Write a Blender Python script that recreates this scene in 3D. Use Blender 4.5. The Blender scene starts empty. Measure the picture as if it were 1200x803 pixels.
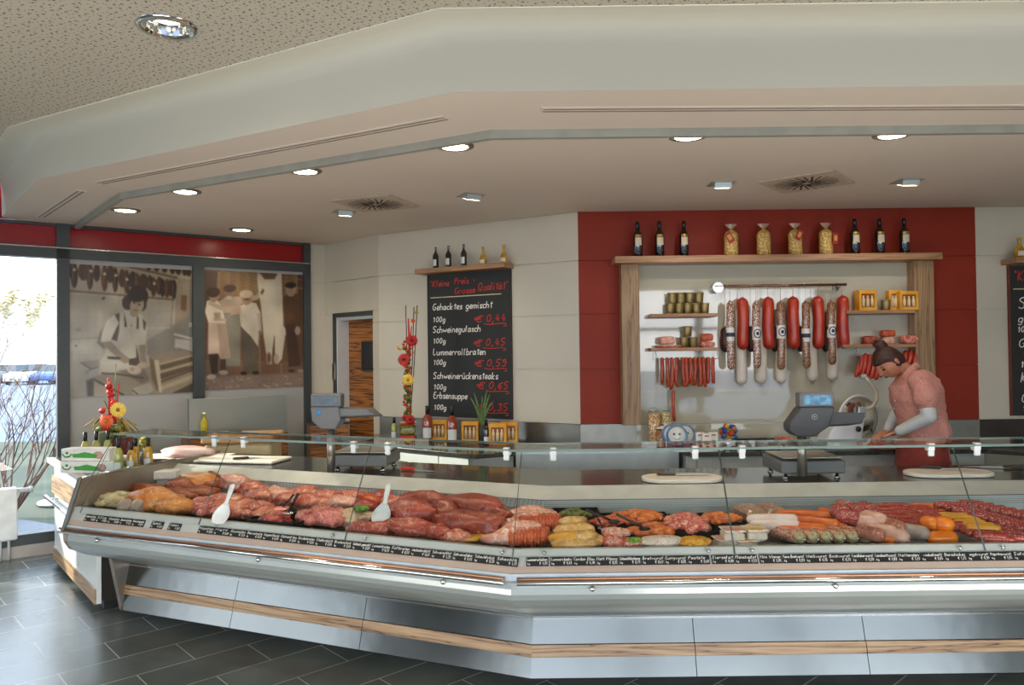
import bpy, bmesh, math, random
import numpy as np
from mathutils import Vector, Matrix, noise
random.seed(7)
COL = bpy.context.scene.collection
PI = math.pi
# ---------------------------------------------------------------- camera
F = 885.0; CAM_H = 1.7; PIT = math.radians(0.85); ROL = math.radians(0.70)
CF = Vector((0, math.cos(PIT), math.sin(PIT)))
_r = Vector((1, 0, 0)); _u = Vector((0, -math.sin(PIT), math.cos(PIT)))
CR = _r*math.cos(ROL) - _u*math.sin(ROL); CU = _u*math.cos(ROL) + _r*math.sin(ROL)
CC = Vector((0, 0, CAM_H))
cam = bpy.data.cameras.new('camera'); cam_o = bpy.data.objects.new('camera', cam); COL.objects.link(cam_o)
cam.sensor_width = 36; cam.lens = F/1200*36; cam.clip_start = 0.05; cam.clip_end = 500
m = Matrix((CR, CU, -CF)).transposed().to_4x4(); m.translation = CC
cam_o.matrix_world = m
bpy.context.scene.camera = cam_o

# real-world points from measured directions (survey of the photograph)
def _ray(px, py): return CF + CR*((px-600)/F) + CU*((401.5-py)/F)
def onZ(px, py, z):
    d = _ray(px, py); return CC + d*((z-CAM_H)/d.z)
def onY(px, py, y):
    d = _ray(px, py); return CC + d*(y/d.y)
def onW(px, py, A, B):
    d = _ray(px, py); n = (-(B[1]-A[1]), B[0]-A[0])
    t = (n[0]*A[0]+n[1]*A[1])/(n[0]*d.x+n[1]*d.y); return CC + d*t

# ---------------------------------------------------------------- materials
def lin(c):
    if isinstance(c, str):
        c = [int(c[i:i+2], 16)/255 for i in (0, 2, 4)]
    return tuple((x/12.92 if x <= .04045 else ((x+.055)/1.055)**2.4) for x in c)
class NT:
    def __init__(s, name):
        s.m = bpy.data.materials.new(name); s.m.use_nodes = True; s.t = s.m.node_tree; s.t.nodes.clear()
        s.out = s.n('ShaderNodeOutputMaterial')
    def n(s, ty, **kw):
        x = s.t.nodes.new(ty)
        for k, v in kw.items():
            if hasattr(x, k): setattr(x, k, v)
        return x
    def l(s, a, b): s.t.links.new(a, b)
    def ramp(s, fac, stops, interp='LINEAR'):
        r = s.n('ShaderNodeValToRGB'); r.color_ramp.interpolation = interp
        e = r.color_ramp.elements
        while len(e) < len(stops): e.new(0.5)
        for i, (p, c) in enumerate(stops): e[i].position = p; e[i].color = (*c, 1)
        s.l(fac, r.inputs[0]); return r.outputs[0]
MATS = {}
def mat(name, c, rough=.5, metal=0, var=.06, scale=8, bump=0, bscale=60, spec=.5, emit=None, es=0, coat=0, stretch=None, c2=None, lo=.4, hi=.6, sss=0, aniso=0, detail=4, dist=0):
    if name in MATS: return MATS[name]
    N = NT(name); c = lin(c)
    p = N.n('ShaderNodeBsdfPrincipled'); N.l(p.outputs[0], N.out.inputs[0])
    tc = N.n('ShaderNodeTexCoord'); mp = N.n('ShaderNodeMapping'); N.l(tc.outputs['Object'], mp.inputs[0])
    if stretch: mp.inputs['Scale'].default_value = stretch
    nz = N.n('ShaderNodeTexNoise'); nz.inputs['Scale'].default_value = scale; nz.inputs['Detail'].default_value = detail; nz.inputs['Distortion'].default_value = dist
    N.l(mp.outputs[0], nz.inputs['Vector'])
    if c2 is None:
        a = tuple(max(0, x*(1-var)) for x in c); b = tuple(min(1, x*(1+var)) for x in c)
    else: a = c; b = lin(c2)
    col = N.ramp(nz.outputs['Fac'], [(lo, a), (hi, b)])
    N.l(col, p.inputs['Base Color'])
    p.inputs['Roughness'].default_value = rough; p.inputs['Metallic'].default_value = metal
    p.inputs['Specular IOR Level'].default_value = spec
    if coat: p.inputs['Coat Weight'].default_value = coat; p.inputs['Coat Roughness'].default_value = .05
    if sss: p.inputs['Subsurface Weight'].default_value = sss; p.inputs['Subsurface Radius'].default_value = (.02, .008, .004)
    if emit: p.inputs['Emission Color'].default_value = (*lin(emit), 1); p.inputs['Emission Strength'].default_value = es
    if bump:
        nb = N.n('ShaderNodeTexNoise'); nb.inputs['Scale'].default_value = bscale; nb.inputs['Detail'].default_value = 3
        N.l(mp.outputs[0], nb.inputs['Vector'])
        b = N.n('ShaderNodeBump'); b.inputs['Strength'].default_value = bump; b.inputs['Distance'].default_value = .01
        N.l(nb.outputs['Fac'], b.inputs['Height']); N.l(b.outputs[0], p.inputs['Normal'])
    MATS[name] = N.m; return N.m
def meat(name, c, c2, fat=None, fats=14, fatw=.035, rough=.32, scale=9, bump=.5):
    """flesh with soft mottling and wandering threads of fat"""
    N = NT(name); p = N.n('ShaderNodeBsdfPrincipled'); N.l(p.outputs[0], N.out.inputs[0])
    tc = N.n('ShaderNodeTexCoord'); nz = N.n('ShaderNodeTexNoise'); nz.inputs['Scale'].default_value = scale; nz.inputs['Detail'].default_value = 5
    N.l(tc.outputs['Object'], nz.inputs['Vector'])
    col = N.ramp(nz.outputs['Fac'], [(.35, lin(c)), (.65, lin(c2))])
    if fat:
        n2 = N.n('ShaderNodeTexNoise'); n2.inputs['Scale'].default_value = fats; n2.inputs['Detail'].default_value = 3; n2.inputs['Distortion'].default_value = 1.2
        N.l(tc.outputs['Object'], n2.inputs['Vector'])
        k = N.ramp(n2.outputs['Fac'], [(.5-fatw, (0, 0, 0)), (.5, (1, 1, 1)), (.5+fatw, (0, 0, 0))])
        mx = N.n('ShaderNodeMix', data_type='RGBA'); N.l(k, mx.inputs[0]); N.l(col, mx.inputs[6]); mx.inputs[7].default_value = (*lin(fat), 1); col = mx.outputs[2]
    N.l(col, p.inputs['Base Color']); p.inputs['Roughness'].default_value = rough
    p.inputs['Specular IOR Level'].default_value = .55
    nb = N.n('ShaderNodeTexNoise'); nb.inputs['Scale'].default_value = 45; N.l(tc.outputs['Object'], nb.inputs['Vector'])
    b = N.n('ShaderNodeBump'); b.inputs['Strength'].default_value = bump; b.inputs['Distance'].default_value = .008
    N.l(nb.outputs['Fac'], b.inputs['Height']); N.l(b.outputs[0], p.inputs['Normal'])
    return N.m
def glassmat(name, tint, edge=None, rough=.0, k=1.0):
    N = NT(name); tr = N.n('ShaderNodeBsdfTransparent'); tr.inputs[0].default_value = (*tint, 1)
    gl = N.n('ShaderNodeBsdfGlossy'); gl.inputs['Roughness'].default_value = rough
    fr = N.n('ShaderNodeFresnel'); fr.inputs[0].default_value = 1.45
    ge = N.n('ShaderNodeNewGeometry'); inv = N.n('ShaderNodeMath', operation='MULTIPLY_ADD'); N.l(ge.outputs['Backfacing'], inv.inputs[0]); inv.inputs[1].default_value = -k; inv.inputs[2].default_value = k
    mu = N.n('ShaderNodeMath', operation='MULTIPLY'); N.l(fr.outputs[0], mu.inputs[0]); N.l(inv.outputs[0], mu.inputs[1])
    mx = N.n('ShaderNodeMixShader'); N.l(mu.outputs[0], mx.inputs[0]); N.l(tr.outputs[0], mx.inputs[1]); N.l(gl.outputs[0], mx.inputs[2])
    N.l(mx.outputs[0], N.out.inputs[0]); return N.m
def woodmat(name, dark, mid, light, scale=1.0, vertical=False, rough=.4, dark_amt=.5, rz=0):
    N = NT(name); p = N.n('ShaderNodeBsdfPrincipled'); N.l(p.outputs[0], N.out.inputs[0])
    tc = N.n('ShaderNodeTexCoord'); m0 = N.n('ShaderNodeMapping'); N.l(tc.outputs['Object'], m0.inputs[0]); m0.inputs['Rotation'].default_value = (0, 0, rz); mp = N.n('ShaderNodeMapping'); N.l(m0.outputs[0], mp.inputs[0])
    s = 6*scale
    mp.inputs['Scale'].default_value = (s*1.3, s*1.3, .09*s) if vertical else (.09*s, s*1.3, s*1.9)
    n1 = N.n('ShaderNodeTexNoise'); n1.inputs['Scale'].default_value = 1.5; n1.inputs['Detail'].default_value = 5; n1.inputs['Distortion'].default_value = .25
    N.l(mp.outputs[0], n1.inputs['Vector'])
    ml = N.n('ShaderNodeMath', operation='MULTIPLY'); N.l(n1.outputs['Fac'], ml.inputs[0]); ml.inputs[1].default_value = 7
    fr = N.n('ShaderNodeMath', operation='PINGPONG'); N.l(ml.outputs[0], fr.inputs[0]); fr.inputs[1].default_value = .5
    col = N.ramp(fr.outputs[0], [(0, lin(dark)), (.12*dark_amt*2, lin(mid)), (.5, lin(light)), (1, lin(mid))])
    N.l(col, p.inputs['Base Color']); p.inputs['Roughness'].default_value = rough
    return N.m

M = {}
M['wall'] = mat('wall_white', 'cbc4b0', .35, var=.02, scale=2)
M['ceil'] = mat('ceiling_paint', 'dacdbc', .8, var=.015, scale=1)
M['red'] = mat('red_panel', '8c2c18', .5, spec=.25, var=.06, scale=1.5)
M['redband'] = mat('red_fascia', '960d10', .25, var=.05, scale=2)
M['frame'] = mat('window_frame_grey', '3c4140', .4, var=.05)
M['film'] = mat('grey_film', 'aaa9a4', .35, var=.03, scale=2)
M['steel'] = mat('brushed_steel', '5f6362', .17, 1, var=.06, scale=1.2, bump=.3, bscale=2.2)
M['steelv'] = mat('steel_satin', 'aeb2b0', .38, 1, var=.06, scale=3)
M['chrome'] = mat('chrome', 'd8d8d4', .12, 1, var=.02)
M['copper'] = mat('rail_copper_tint', 'b08468', .45, 1, var=.05)
M['greyp'] = mat('grey_plastic', '66696a', .45, var=.05)
M['dgreyp'] = mat('dark_grey_plastic', '46494b', .45, var=.05)
M['belly'] = mat('metallic_grey_lacquer', 'aab2ae', .32, .4, var=.04, scale=2)
M['sill'] = mat('sill_grey', 'b4b8b2', .35, .2, var=.03)
M['white'] = mat('white_enamel', 'd2d5d3', .3, var=.02)
M['ledge'] = mat('ledge_pinkish', 'b9a595', .35, .2, var=.03)
M['black'] = mat('black_plastic', '101112', .35, var=.1)
M['granite'] = mat('dark_granite', '2e2e2b', .2, var=.3, scale=120, coat=.3)
M['board'] = mat('chalkboard', '1e211d', .55, var=.15, scale=4)
M['chalk'] = mat('chalk_white', 'efece0', .9, var=.05)
M['rchalk'] = mat('chalk_red', 'c8382c', .9, var=.08)
M['ychalk'] = mat('chalk_cream', 'd8c8a0', .9, var=.05)
M['pearl'] = mat('cabinet_front_grey', 'c0c2be', .4, 0, var=.03)
M['cream_glass'] = mat('lacquered_glass', 'b7b29e', .05, var=.02, scale=1, spec=.8, coat=.6)
for _n in M['cream_glass'].node_tree.nodes:
    if _n.type == 'BSDF_PRINCIPLED': _n.inputs['Coat IOR'].default_value = 1.55; _n.inputs['Coat Roughness'].default_value = .01
M['oak'] = woodmat('light_oak', '83603f', 'a07650', 'b08660', .8, False)
M['oakv'] = woodmat('oak_vertical', '6e5436', '8f6f4b', 'a58560', .8, True, dark_amt=.35)
M['zebra'] = woodmat('zebrano', '1e0f07', '9a5c28', 'b87a3c', 1.0, False, dark_amt=.9)
M['zebral'] = woodmat('pale_striped_wood', '3e2c1e', '93714e', 'b89870', .8, False, dark_amt=.25)
M['zebrall'] = woodmat('pale_striped_wood_slanting', '3e2c1e', '93714e', 'b89870', .8, False, dark_amt=.25, rz=math.radians(22.9))
M['block'] = mat('beech_block', 'c99a68', .5, var=.08, scale=12, stretch=(1, 1, 8))
M['blocks'] = mat('pale_beech', 'd6c49c', .5, var=.06, scale=10)
M['pwhite'] = mat('cutting_board_white', 'e6dccf', .45, var=.03)
M['glass'] = glassmat('clear_glass', (.97, .99, .98), k=1.0)
M['gedge'] = mat('glass_edge_green', '5d7468', .3, var=.1, spec=.8)
M['jar'] = glassmat('jar_glass', (.93, .96, .93), k=1.6)
M['lip'] = mat('ledge_lip', 'a8b4ba', .45, .35)
M['sepia'] = None
# ---------------------------------------------------------------- mesh builder
class MB:
    def __init__(s): s.v = []; s.f = []; s.sm = []; s.T = None
    def add(s, vs, fs, smooth=False):
        b = len(s.v)
        if s.T is not None: vs = [tuple(s.T @ Vector(v)) for v in vs]
        s.v += [tuple(v) for v in vs]; s.f += [tuple(i+b for i in f) for f in fs]; s.sm += [smooth]*len(fs); return s
    def box(s, x0, x1, y0, y1, z0, z1):
        vs = [(x, y, z) for z in (z0, z1) for y in (y0, y1) for x in (x0, x1)]
        return s.add(vs, [(0, 2, 3, 1), (4, 5, 7, 6), (0, 1, 5, 4), (2, 6, 7, 3), (0, 4, 6, 2), (1, 3, 7, 5)])
    def bbox(s, cx, cy, cz, sx, sy, sz, b=.1):
        """box with chamfered vertical and horizontal edges"""
        b = min(b, sx/2.01, sy/2.01, sz/2.01); rings = []
        for z, i in ((-sz/2, b), (-sz/2+b, 0), (sz/2-b, 0), (sz/2, b)):
            hx = sx/2-i; hy = sy/2-i; c = b*.6
            rings.append([(cx+x, cy+y, cz+z) for x, y in ((-hx+c, -hy), (hx-c, -hy), (hx, -hy+c), (hx, hy-c), (hx-c, hy), (-hx+c, hy), (-hx, hy-c), (-hx, -hy+c))])
        return s.rings(rings, True, False)
    def rings(s, R, caps=True, smooth=True, closed=True):
        n = len(R[0]); vs = [p for r in R for p in r]; fs = []
        for i in range(len(R)-1):
            for j in range(n if closed else n-1):
                k = (j+1) % n; fs.append((i*n+j, i*n+k, (i+1)*n+k, (i+1)*n+j))
        s.add(vs, fs, smooth)
        if caps and closed:
            b = len(s.v)-len(vs)
            s.f.append(tuple(b+j for j in reversed(range(n)))); s.sm.append(False)
            s.f.append(tuple(b+(len(R)-1)*n+j for j in range(n))); s.sm.append(False)
        return s
    def lathe(s, prof, cx=0, cy=0, n=20, z0=0, caps=True):
        return s.rings([[(cx+r*math.cos(2*PI*j/n), cy+r*math.sin(2*PI*j/n), z0+z) for j in range(n)] for r, z in prof], caps)
    def cyl(s, a, b, r, r2=None, n=12):
        r2 = r if r2 is None else r2; return s.tube([a, b], [r, r2], n)
    def tube(s, pts, rs, n=10, caps=True, flat=1.0):
        P = [Vector(p) for p in pts]
        if not isinstance(rs, (list, tuple)): rs = [rs]*len(P)
        R = []; prev = None
        for i, p in enumerate(P):
            d = (P[min(i+1, len(P)-1)]-P[max(i-1, 0)]).normalized()
            if prev is None:
                u = d.cross(Vector((0, 0, 1)))
                if u.length < .1: u = d.cross(Vector((0, 1, 0)))
            else: u = prev - d*prev.dot(d)
            u.normalize(); prev = u; w = d.cross(u)
            R.append([tuple(p+u*math.cos(2*PI*j/n)*rs[i]+w*math.sin(2*PI*j/n)*rs[i]*flat) for j in range(n)])
        return s.rings(R, caps)
    def caps_tube(s, pts, r, n=12, taper=3):
        """rounded-end tube (sausage)"""
        P = [Vector(p) for p in pts]; rs = [r]*len(P)
        a = (P[0]-P[1]).normalized(); b = (P[-1]-P[-2]).normalized(); pre = []; pr = []; po = []; por = []
        for k in range(taper):
            t = (k+1)/(taper+.0)*PI/2
            po.append(P[-1]+b*r*math.sin(t)*.98); por.append(max(r*math.cos(t), r*.06))
            pre.append(P[0]+a*r*math.sin(t)*.98); pr.append(max(r*math.cos(t), r*.06))
        return s.tube(pre[::-1]+P+po, pr[::-1]+rs+por, n)
    def ball(s, c, rx, ry=None, rz=None, n=14, m=9):
        ry = rx if ry is None else ry; rz = rx if rz is None else rz
        R = [[(c[0]+rx*math.sin(t)*math.cos(2*PI*j/n), c[1]+ry*math.sin(t)*math.sin(2*PI*j/n), c[2]-rz*math.cos(t)) for j in range(n)] for t in [max(.02, min(PI-.02, PI*i/m)) for i in range(m+1)]]
        return s.rings(R, True)
    def prism(s, poly, z0, z1):
        n = len(poly); vs = [(x, y, z0) for x, y in poly]+[(x, y, z1) for x, y in poly]
        return s.add(vs, [tuple(reversed(range(n))), tuple(range(n, 2*n))]+[(j, (j+1) % n, n+(j+1) % n, n+j) for j in range(n)])
    def prism_y(s, poly, y0, y1):
        n = len(poly); vs = [(x, y0, z) for x, z in poly]+[(x, y1, z) for x, z in poly]
        return s.add(vs, [tuple(range(n)), tuple(reversed(range(n, 2*n)))]+[((j+1) % n, j, n+j, n+(j+1) % n) for j in range(n)])
    def lump(s, c, sx, sy, sz, seed=0, amp=.25, freq=1.6, rot=0, sub=3, flat=.0, square=0):
        bm = bmesh.new(); bmesh.ops.create_icosphere(bm, subdivisions=sub, radius=1)
        o = Vector((seed*3.7, seed*1.3, seed*7.1)); cr, sr = math.cos(rot), math.sin(rot); vs = []
        for v in bm.verts:
            p = v.co.copy()
            if square: p = Vector([math.copysign(abs(q)**(1-square), q) for q in p])
            k = 1+amp*(noise.noise(p*freq+o)*1.4+.45*noise.noise(p*freq*2.7+o))
            p = p*k
            if flat and p.z < -flat: p.z = -flat
            x, y, z = p.x*sx, p.y*sy, p.z*sz
            vs.append((c[0]+x*cr-y*sr, c[1]+x*sr+y*cr, c[2]+z))
        fs = [tuple(v.index for v in f.verts) for f in bm.faces]; bm.free()
        return s.add(vs, fs, True)
    def build(s, name, m=None, parent=None, loc=None, bevel=0, fix=True):
        me = bpy.data.meshes.new(name); me.from_pydata(s.v, [], s.f)
        me.polygons.foreach_set('use_smooth', s.sm)
        if fix:
            bm = bmesh.new(); bm.from_mesh(me); bmesh.ops.recalc_face_normals(bm, faces=bm.faces); bm.to_mesh(me); bm.free()
        me.update()
        o = bpy.data.objects.new(name, me); COL.objects.link(o)
        if m is not None:
            for mm in (m if isinstance(m, list) else [m]): me.materials.append(mm)
        if parent is not None: o.parent = parent
        if loc is not None: o.location = loc
        if bevel:
            b = o.modifiers.new('bevel', 'BEVEL'); b.width = bevel; b.segments = 2; b.limit_method = 'ANGLE'; b.angle_limit = .6
        return o
def thing(name, label, cat, loc=(0, 0, 0), rz=0, group=None, kind=None):
    o = bpy.data.objects.new(name, None); COL.objects.link(o); o.empty_display_size = .05
    o.location = loc; o.rotation_euler = (0, 0, rz); return tag(o, label, cat, group, kind)
def tag(o, label=None, cat=None, group=None, kind=None):
    if label: o['label'] = label
    if cat: o['category'] = cat
    if group: o['group'] = group
    if kind: o['kind'] = kind
    return o
def dup(root, loc, rz=None, label=None, group=None, sc=None):
    kids = {}
    for o in list(COL.objects):
        if o.parent is not None: kids.setdefault(o.parent.name, []).append(o)
    def cp(o, par):
        c = o.copy(); COL.objects.link(c)
        if par is not None: c.parent = par
        for ch in kids.get(o.name, []): cp(ch, c)
        return c
    r = cp(root, None); r.location = loc
    if rz is not None: r.rotation_euler = (0, 0, rz)
    if label: r['label'] = label
    if group: r['group'] = group
    if sc: r.scale = (sc, sc, sc)
    return r
def S(name, mb, m, parent=None, bevel=0, fix=True):
    o = mb.build(name, m, parent, bevel=bevel, fix=fix)
    if parent is None: o['kind'] = 'structure'
    return o
# ---------------------------------------------------------------- plan of the place
a_ = math.radians(22.9)
CX, CY = .075, 3.90
U = Vector((-math.cos(a_), math.sin(a_))); NL = Vector((math.sin(a_), math.cos(a_)))
def Lp(t, o): return (CX+NL.x*o+U.x*t, CY+NL.y*o+U.y*t)
def tM(o): return o*math.tan(a_/2)
def Rp(x, o): return (x, CY+o)
def xM(o): return CX+math.sin(a_)*o-math.cos(a_)*tM(o)
E0 = Vector((-2.694, 4.595)); E1 = Vector((-2.50, 5.80)); ED = (E1-E0).normalized()
def tE(o):   # t where the run meets the left end plane
    n = Vector((-ED.y, ED.x)); p0 = Vector((CX, CY))+NL*o
    return n.dot(E0-p0)/n.dot(U)
XR = 5.2
def seg(side, s, o):
    """s in 'end','miter' or number; returns xy"""
    if side == 'L':
        t = tE(o) if s == 'end' else (tM(o) if s == 'miter' else s); return Lp(t, o)
    x = xM(o) if s == 'miter' else (XR if s == 'end' else s); return Rp(x, o)
def sweep(mb, side, prof, s0, s1, closed=True, smooth=False):
    """profile of (offset, z) swept along one run of the counter"""
    if side == 'L' and s0 != 'end' and s1 != 'miter' : pass
    A = [(*seg(side, s0, o), z) for o, z in prof]; B = [(*seg(side, s1, o), z) for o, z in prof]
    n = len(prof); fs = [(j, (j+1) % n, n+(j+1) % n, n+j) for j in range(n if closed else n-1)]
    if closed: fs += [tuple(reversed(range(n))), tuple(range(n, 2*n))]
    return mb.add(A+B, fs, smooth)
def slab(o0, z0, o1, z1, th):   # thin profile between two points, thickness behind
    d = Vector((o1-o0, z1-z0)).normalized(); n = Vector((d.y, -d.x))*th
    return [(o0, z0), (o1, z1), (o1+n.x, z1+n.y), (o0+n.x, z0+n.y)]
# ---------------------------------------------------------------- walls
ZL, ZH = 2.91, 3.22
PA = (-2.026, 8.204); PB = (-1.329, 7.549); PC = (.576, 6.455); PD = (3.98, 6.455)
W0 = (-4.047, 6.712); WD = Vector((.8046, .594))
def wpt(s): return (W0[0]+WD.x*s, W0[1]+WD.y*s)
def wall_panels(name, A, B, z0, z1, m, gaps, depth=.02, back=.25):
    A = Vector(A); B = Vector(B); d = (B-A); L = d.length; rz = math.atan2(d.y, d.x)
    mb = MB(); mb.box(0, L, .012, back, z0, z1)
    zs = [z0]+[g for g in gaps if z0 < g < z1]+[z1]
    for a, b in zip(zs[:-1], zs[1:]): mb.box(0, L, 0, .012, a+.003, b-.003)
    o = S(name, mb, m); o.location = (A.x, A.y, 0); o.rotation_euler = (0, 0, rz); return o, rz, L
GAPS = [1.09, 1.56, 2.03, 2.49]
rzB = math.atan2(PC[1]-PB[1], PC[0]-PB[0])
wall_panels('wall_back_middle', PB, PC, 1.09, ZL, M['wall'], GAPS)
wall_panels('wall_back', PC, PD, 1.09, ZL, M['red'], GAPS)
wall_panels('wall_back_right', (3.98, 6.455), (6.6, 6.455), 1.09, ZL, M['wall'], GAPS)
for nm, A, B in (('trim_1', PB, PC), ('trim_2', PC, PD), ('trim_3', (3.98, 6.455), (6.6, 6.455))):
    A = Vector(A); B = Vector(B); o = S(nm, MB().box(0, (B-A).length, -.004, .25, .0, 1.088), mat('splash_trim_steel', '86857e', .33, .9) if nm != 'trim_3' else mat('dark_steel', '4a4440', .25, .8))
    o.location = (A.x, A.y, 0); o.rotation_euler = (0, 0, math.atan2((B-A).y, (B-A).x))
# corner wall with doorway
rzD = math.atan2(PB[1]-PA[1], PB[0]-PA[0]); LD = (Vector(PB)-Vector(PA)).length
mb = MB()
def sD(px, py=400): p = onW(px, py, PA, PB); return (Vector((p.x, p.y))-Vector(PA)).length
d0, d1 = sD(391), sD(437)
zd = onW(413, 366, PA, PB).z
for a, b in ((0, d0), (d1, LD)):
    for z0, z1 in zip([0, .62, 1.09, 1.56, 2.03], [.62, 1.09, 1.56, 2.03, zd]):
        mb.box(a, b, 0, .1, z0+.003, z1-.003)
mb.box(0, LD, 0, .1, zd+.003, 2.49); mb.box(0, LD, 0, .1, 2.496, ZL); mb.box(0, d0, .01, .1, 0, ZL); mb.box(d1, LD, .01, .1, 0, ZL)
o = S('wall_left_corner', mb, M['wall']); o.location = (*PA, 0); o.rotation_euler = (0, 0, rzD)
dr = MB(); dr.box(d0+.075, d1, .14, .18, .02, zd-.07)
do = S('door_1', dr, M['zebra']); do.location = (*PA, 0); do.rotation_euler = (0, 0, rzD)
df = MB(); df.box(d0, d0+.055, -.012, .2, 0, zd); df.box(d0, d1, -.012, .2, zd-.045, zd)
S('door_frame', df, M['frame'], do)
dj = MB(); dj.box(d0+.055, d0+.078, .0, .2, 0, zd-.045); dj.box(d0+.055, d1, .02, .2, zd-.075, zd-.045)
S('door_jamb', dj, M['white'], do)
p0 = sD(414); wz0 = onW(425, 434, PA, PB).z; wz1 = onW(425, 401, PA, PB).z
dw = MB(); dw.box(p0, d1, .118, .14, wz0, wz1); wf = S('door_window', dw, mat('dark_door_glass', '2c2c28', .1), do)
dwf = MB()
for a in ((p0-.012, d1, wz0-.015, wz0), (p0-.012, d1, wz1, wz1+.015), (p0-.015, p0, wz0, wz1)): dwf.box(a[0], a[1], .108, .14, a[2], a[3])
S('window_trim', dwf, M['frame'], do)
dh = MB(); dh.box(d0+.01, d0+.045, -.03, -.012, 1.45, 1.62); S('hinge_plate', dh, M['chrome'], do)
# pier between the window wall and the corner
e0 = wpt(2.27); mb = MB(); L = (Vector(PA)-Vector(e0)).length
for z0, z1 in zip([0, .62, 1.09, 1.56, 2.03, 2.49], [.62, 1.09, 1.56, 2.03, 2.49, ZL]): mb.box(.01, L, 0, .12, z0+.003, z1-.003)
mb.box(.01, L+.05, .012, .12, 0, ZL)
o = S('wall_left_pier', mb, M['wall']); o.location = (*e0, 0); o.rotation_euler = (0, 0, math.atan2(WD.y, WD.x))
# window wall : frame members as one window with panes
RW = math.atan2(WD.y, WD.x)
def sw(px, py=400): p = onW(px, py, W0, wpt(1)); return (Vector((p.x, p.y))-Vector(W0)).dot(WD)
sL = -1.75; s66 = sw(66.5); s81 = sw(81.5); s226 = sw(226); s239 = sw(239); s356 = sw(356); s362 = sw(362.5)
zt0, zt1 = 2.60, 2.69
def WALLOBJ(o): o.location = (*W0, 0); o.rotation_euler = (0, 0, RW); return o
win = MB()
for a, b in ((s66, s81), (s226, s239), (s356, s362+.01), (sL, sL+.1)): win.box(a, b, -.03, .09, .19 if a != s66 else .0, ZL if a != s226 else zt0)
win.box(sL, s362, -.03, .09, zt0, zt1); win.box(sL, s362, -.03, .09, .10, .19); win.box(sL, s362, -.01, .09, 2.885, ZL)
wo = WALLOBJ(S('window_1', win, M['frame']))
g = MB(); g.box(sL+.1, s66, .02, .035, .19, zt0); S('window_pane', g, M['glass'], wo)
g = MB(); g.box(s81, s226, .02, .05, .19, zt0); g.box(s239, s356, .02, .05, .19, zt0); S('grey_film_panel', g, M['film'], wo)
rb = MB(); rb.box(sL, s66, .03, .08, zt1, 2.885); rb.box(s81, s356, .03, .08, zt1, 2.885); S('red_fascia', rb, M['redband'], wo)
rb = MB(); rb.box(sL, s362, -.034, -.03, zt1-.004, zt1+.006); S('fascia_lip', rb, M['chrome'], wo)
WALLOBJ(S('baseboard_left', MB().box(sL, s362, -.05, .09, 0, .10), mat('sill_stone', 'b8b0a6', .4)))
# wall continues towards the camera (solid, red fascia above)
o = WALLOBJ(S('wall_left', MB().box(-9.5, sL, 0, .25, 0, 3.3), M['wall']))
o = WALLOBJ(S('wall_left_upper', MB().box(-1.75, -.2, .0, .2, 2.92, 3.3), M['redband']))
S('wall_right', MB().box(6.6, 6.85, -3.4, 6.7, 0, 3.3), M['wall'])
# shop front behind the camera: glazed bays between columns
mb = MB(); cols = [-7.6, -5.2, -2.9, -.6, 1.7, 4.0, 6.6]
for c in cols: mb.box(c-.07, c+.07, -3.4, -3.2, 0, 3.3)
mb.box(-12, 6.85, -3.4, -3.2, 3.02, 3.3); mb.box(-12, 6.85, -3.4, -3.2, 0, .25); mb.box(-12, 6.85, -3.38, -3.26, 2.15, 2.22); mb.box(-12, -7.5, -3.4, -3.2, 0, 3.3)
S('wall_front', mb, M['frame'])
# floor
N = NT('slate_tiles'); p = N.n('ShaderNodeBsdfPrincipled'); N.l(p.outputs[0], N.out.inputs[0])
tc = N.n('ShaderNodeTexCoord'); mp = N.n('ShaderNodeMapping'); N.l(tc.outputs['Object'], mp.inputs[0])
mp.inputs['Rotation'].default_value = (0, 0, -math.radians(42.5)); mp.inputs['Location'].default_value = (-.035, .03, 0)
br = N.n('ShaderNodeTexBrick'); br.offset = .5; br.inputs['Scale'].default_value = 1; br.inputs['Brick Width'].default_value = .61; br.inputs['Row Height'].default_value = .315
br.inputs['Mortar Size'].default_value = .003; br.inputs['Mortar Smooth'].default_value = .1; br.inputs['Bias'].default_value = 0
br.inputs['Color1'].default_value = (*lin('5e635d'), 1); br.inputs['Color2'].default_value = (*lin('6c716a'), 1); br.inputs['Mortar'].default_value = (*lin('c8c8ba'), 1)
N.l(mp.outputs[0], br.inputs['Vector'])
nz = N.n('ShaderNodeTexNoise'); nz.inputs['Scale'].default_value = 3; nz.inputs['Detail'].default_value = 6; N.l(tc.outputs['Object'], nz.inputs['Vector'])
k = N.ramp(nz.outputs['Fac'], [(.3, (.75, .75, .75)), (.7, (1.2, 1.2, 1.2))])
mx = N.n('ShaderNodeMix', data_type='RGBA', blend_type='MULTIPLY'); mx.inputs[0].default_value = 1; N.l(br.outputs['Color'], mx.inputs[6]); N.l(k, mx.inputs[7]); N.l(mx.outputs[2], p.inputs['Base Color'])
p.inputs['Roughness'].default_value = .27; p.inputs['Specular IOR Level'].default_value = 1.0
b = N.n('ShaderNodeBump'); b.inputs['Strength'].default_value = .25; b.inputs['Distance'].default_value = .003; N.l(br.outputs['Fac'], b.inputs['Height']); b.invert = True
N.l(b.outputs[0], p.inputs['Normal']); M['floor'] = N.m
fl = MB(); fpoly = [(-11.5, -3.4), (6.85, -3.4), (6.85, 7.2), (1, 7.2), (-1.2, 8.6), (-2.0, 8.6), (-2.6, 7.9), wpt(-9.0)]
fl.prism(fpoly, -.12, 0); S('floor', fl, M['floor'])
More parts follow.
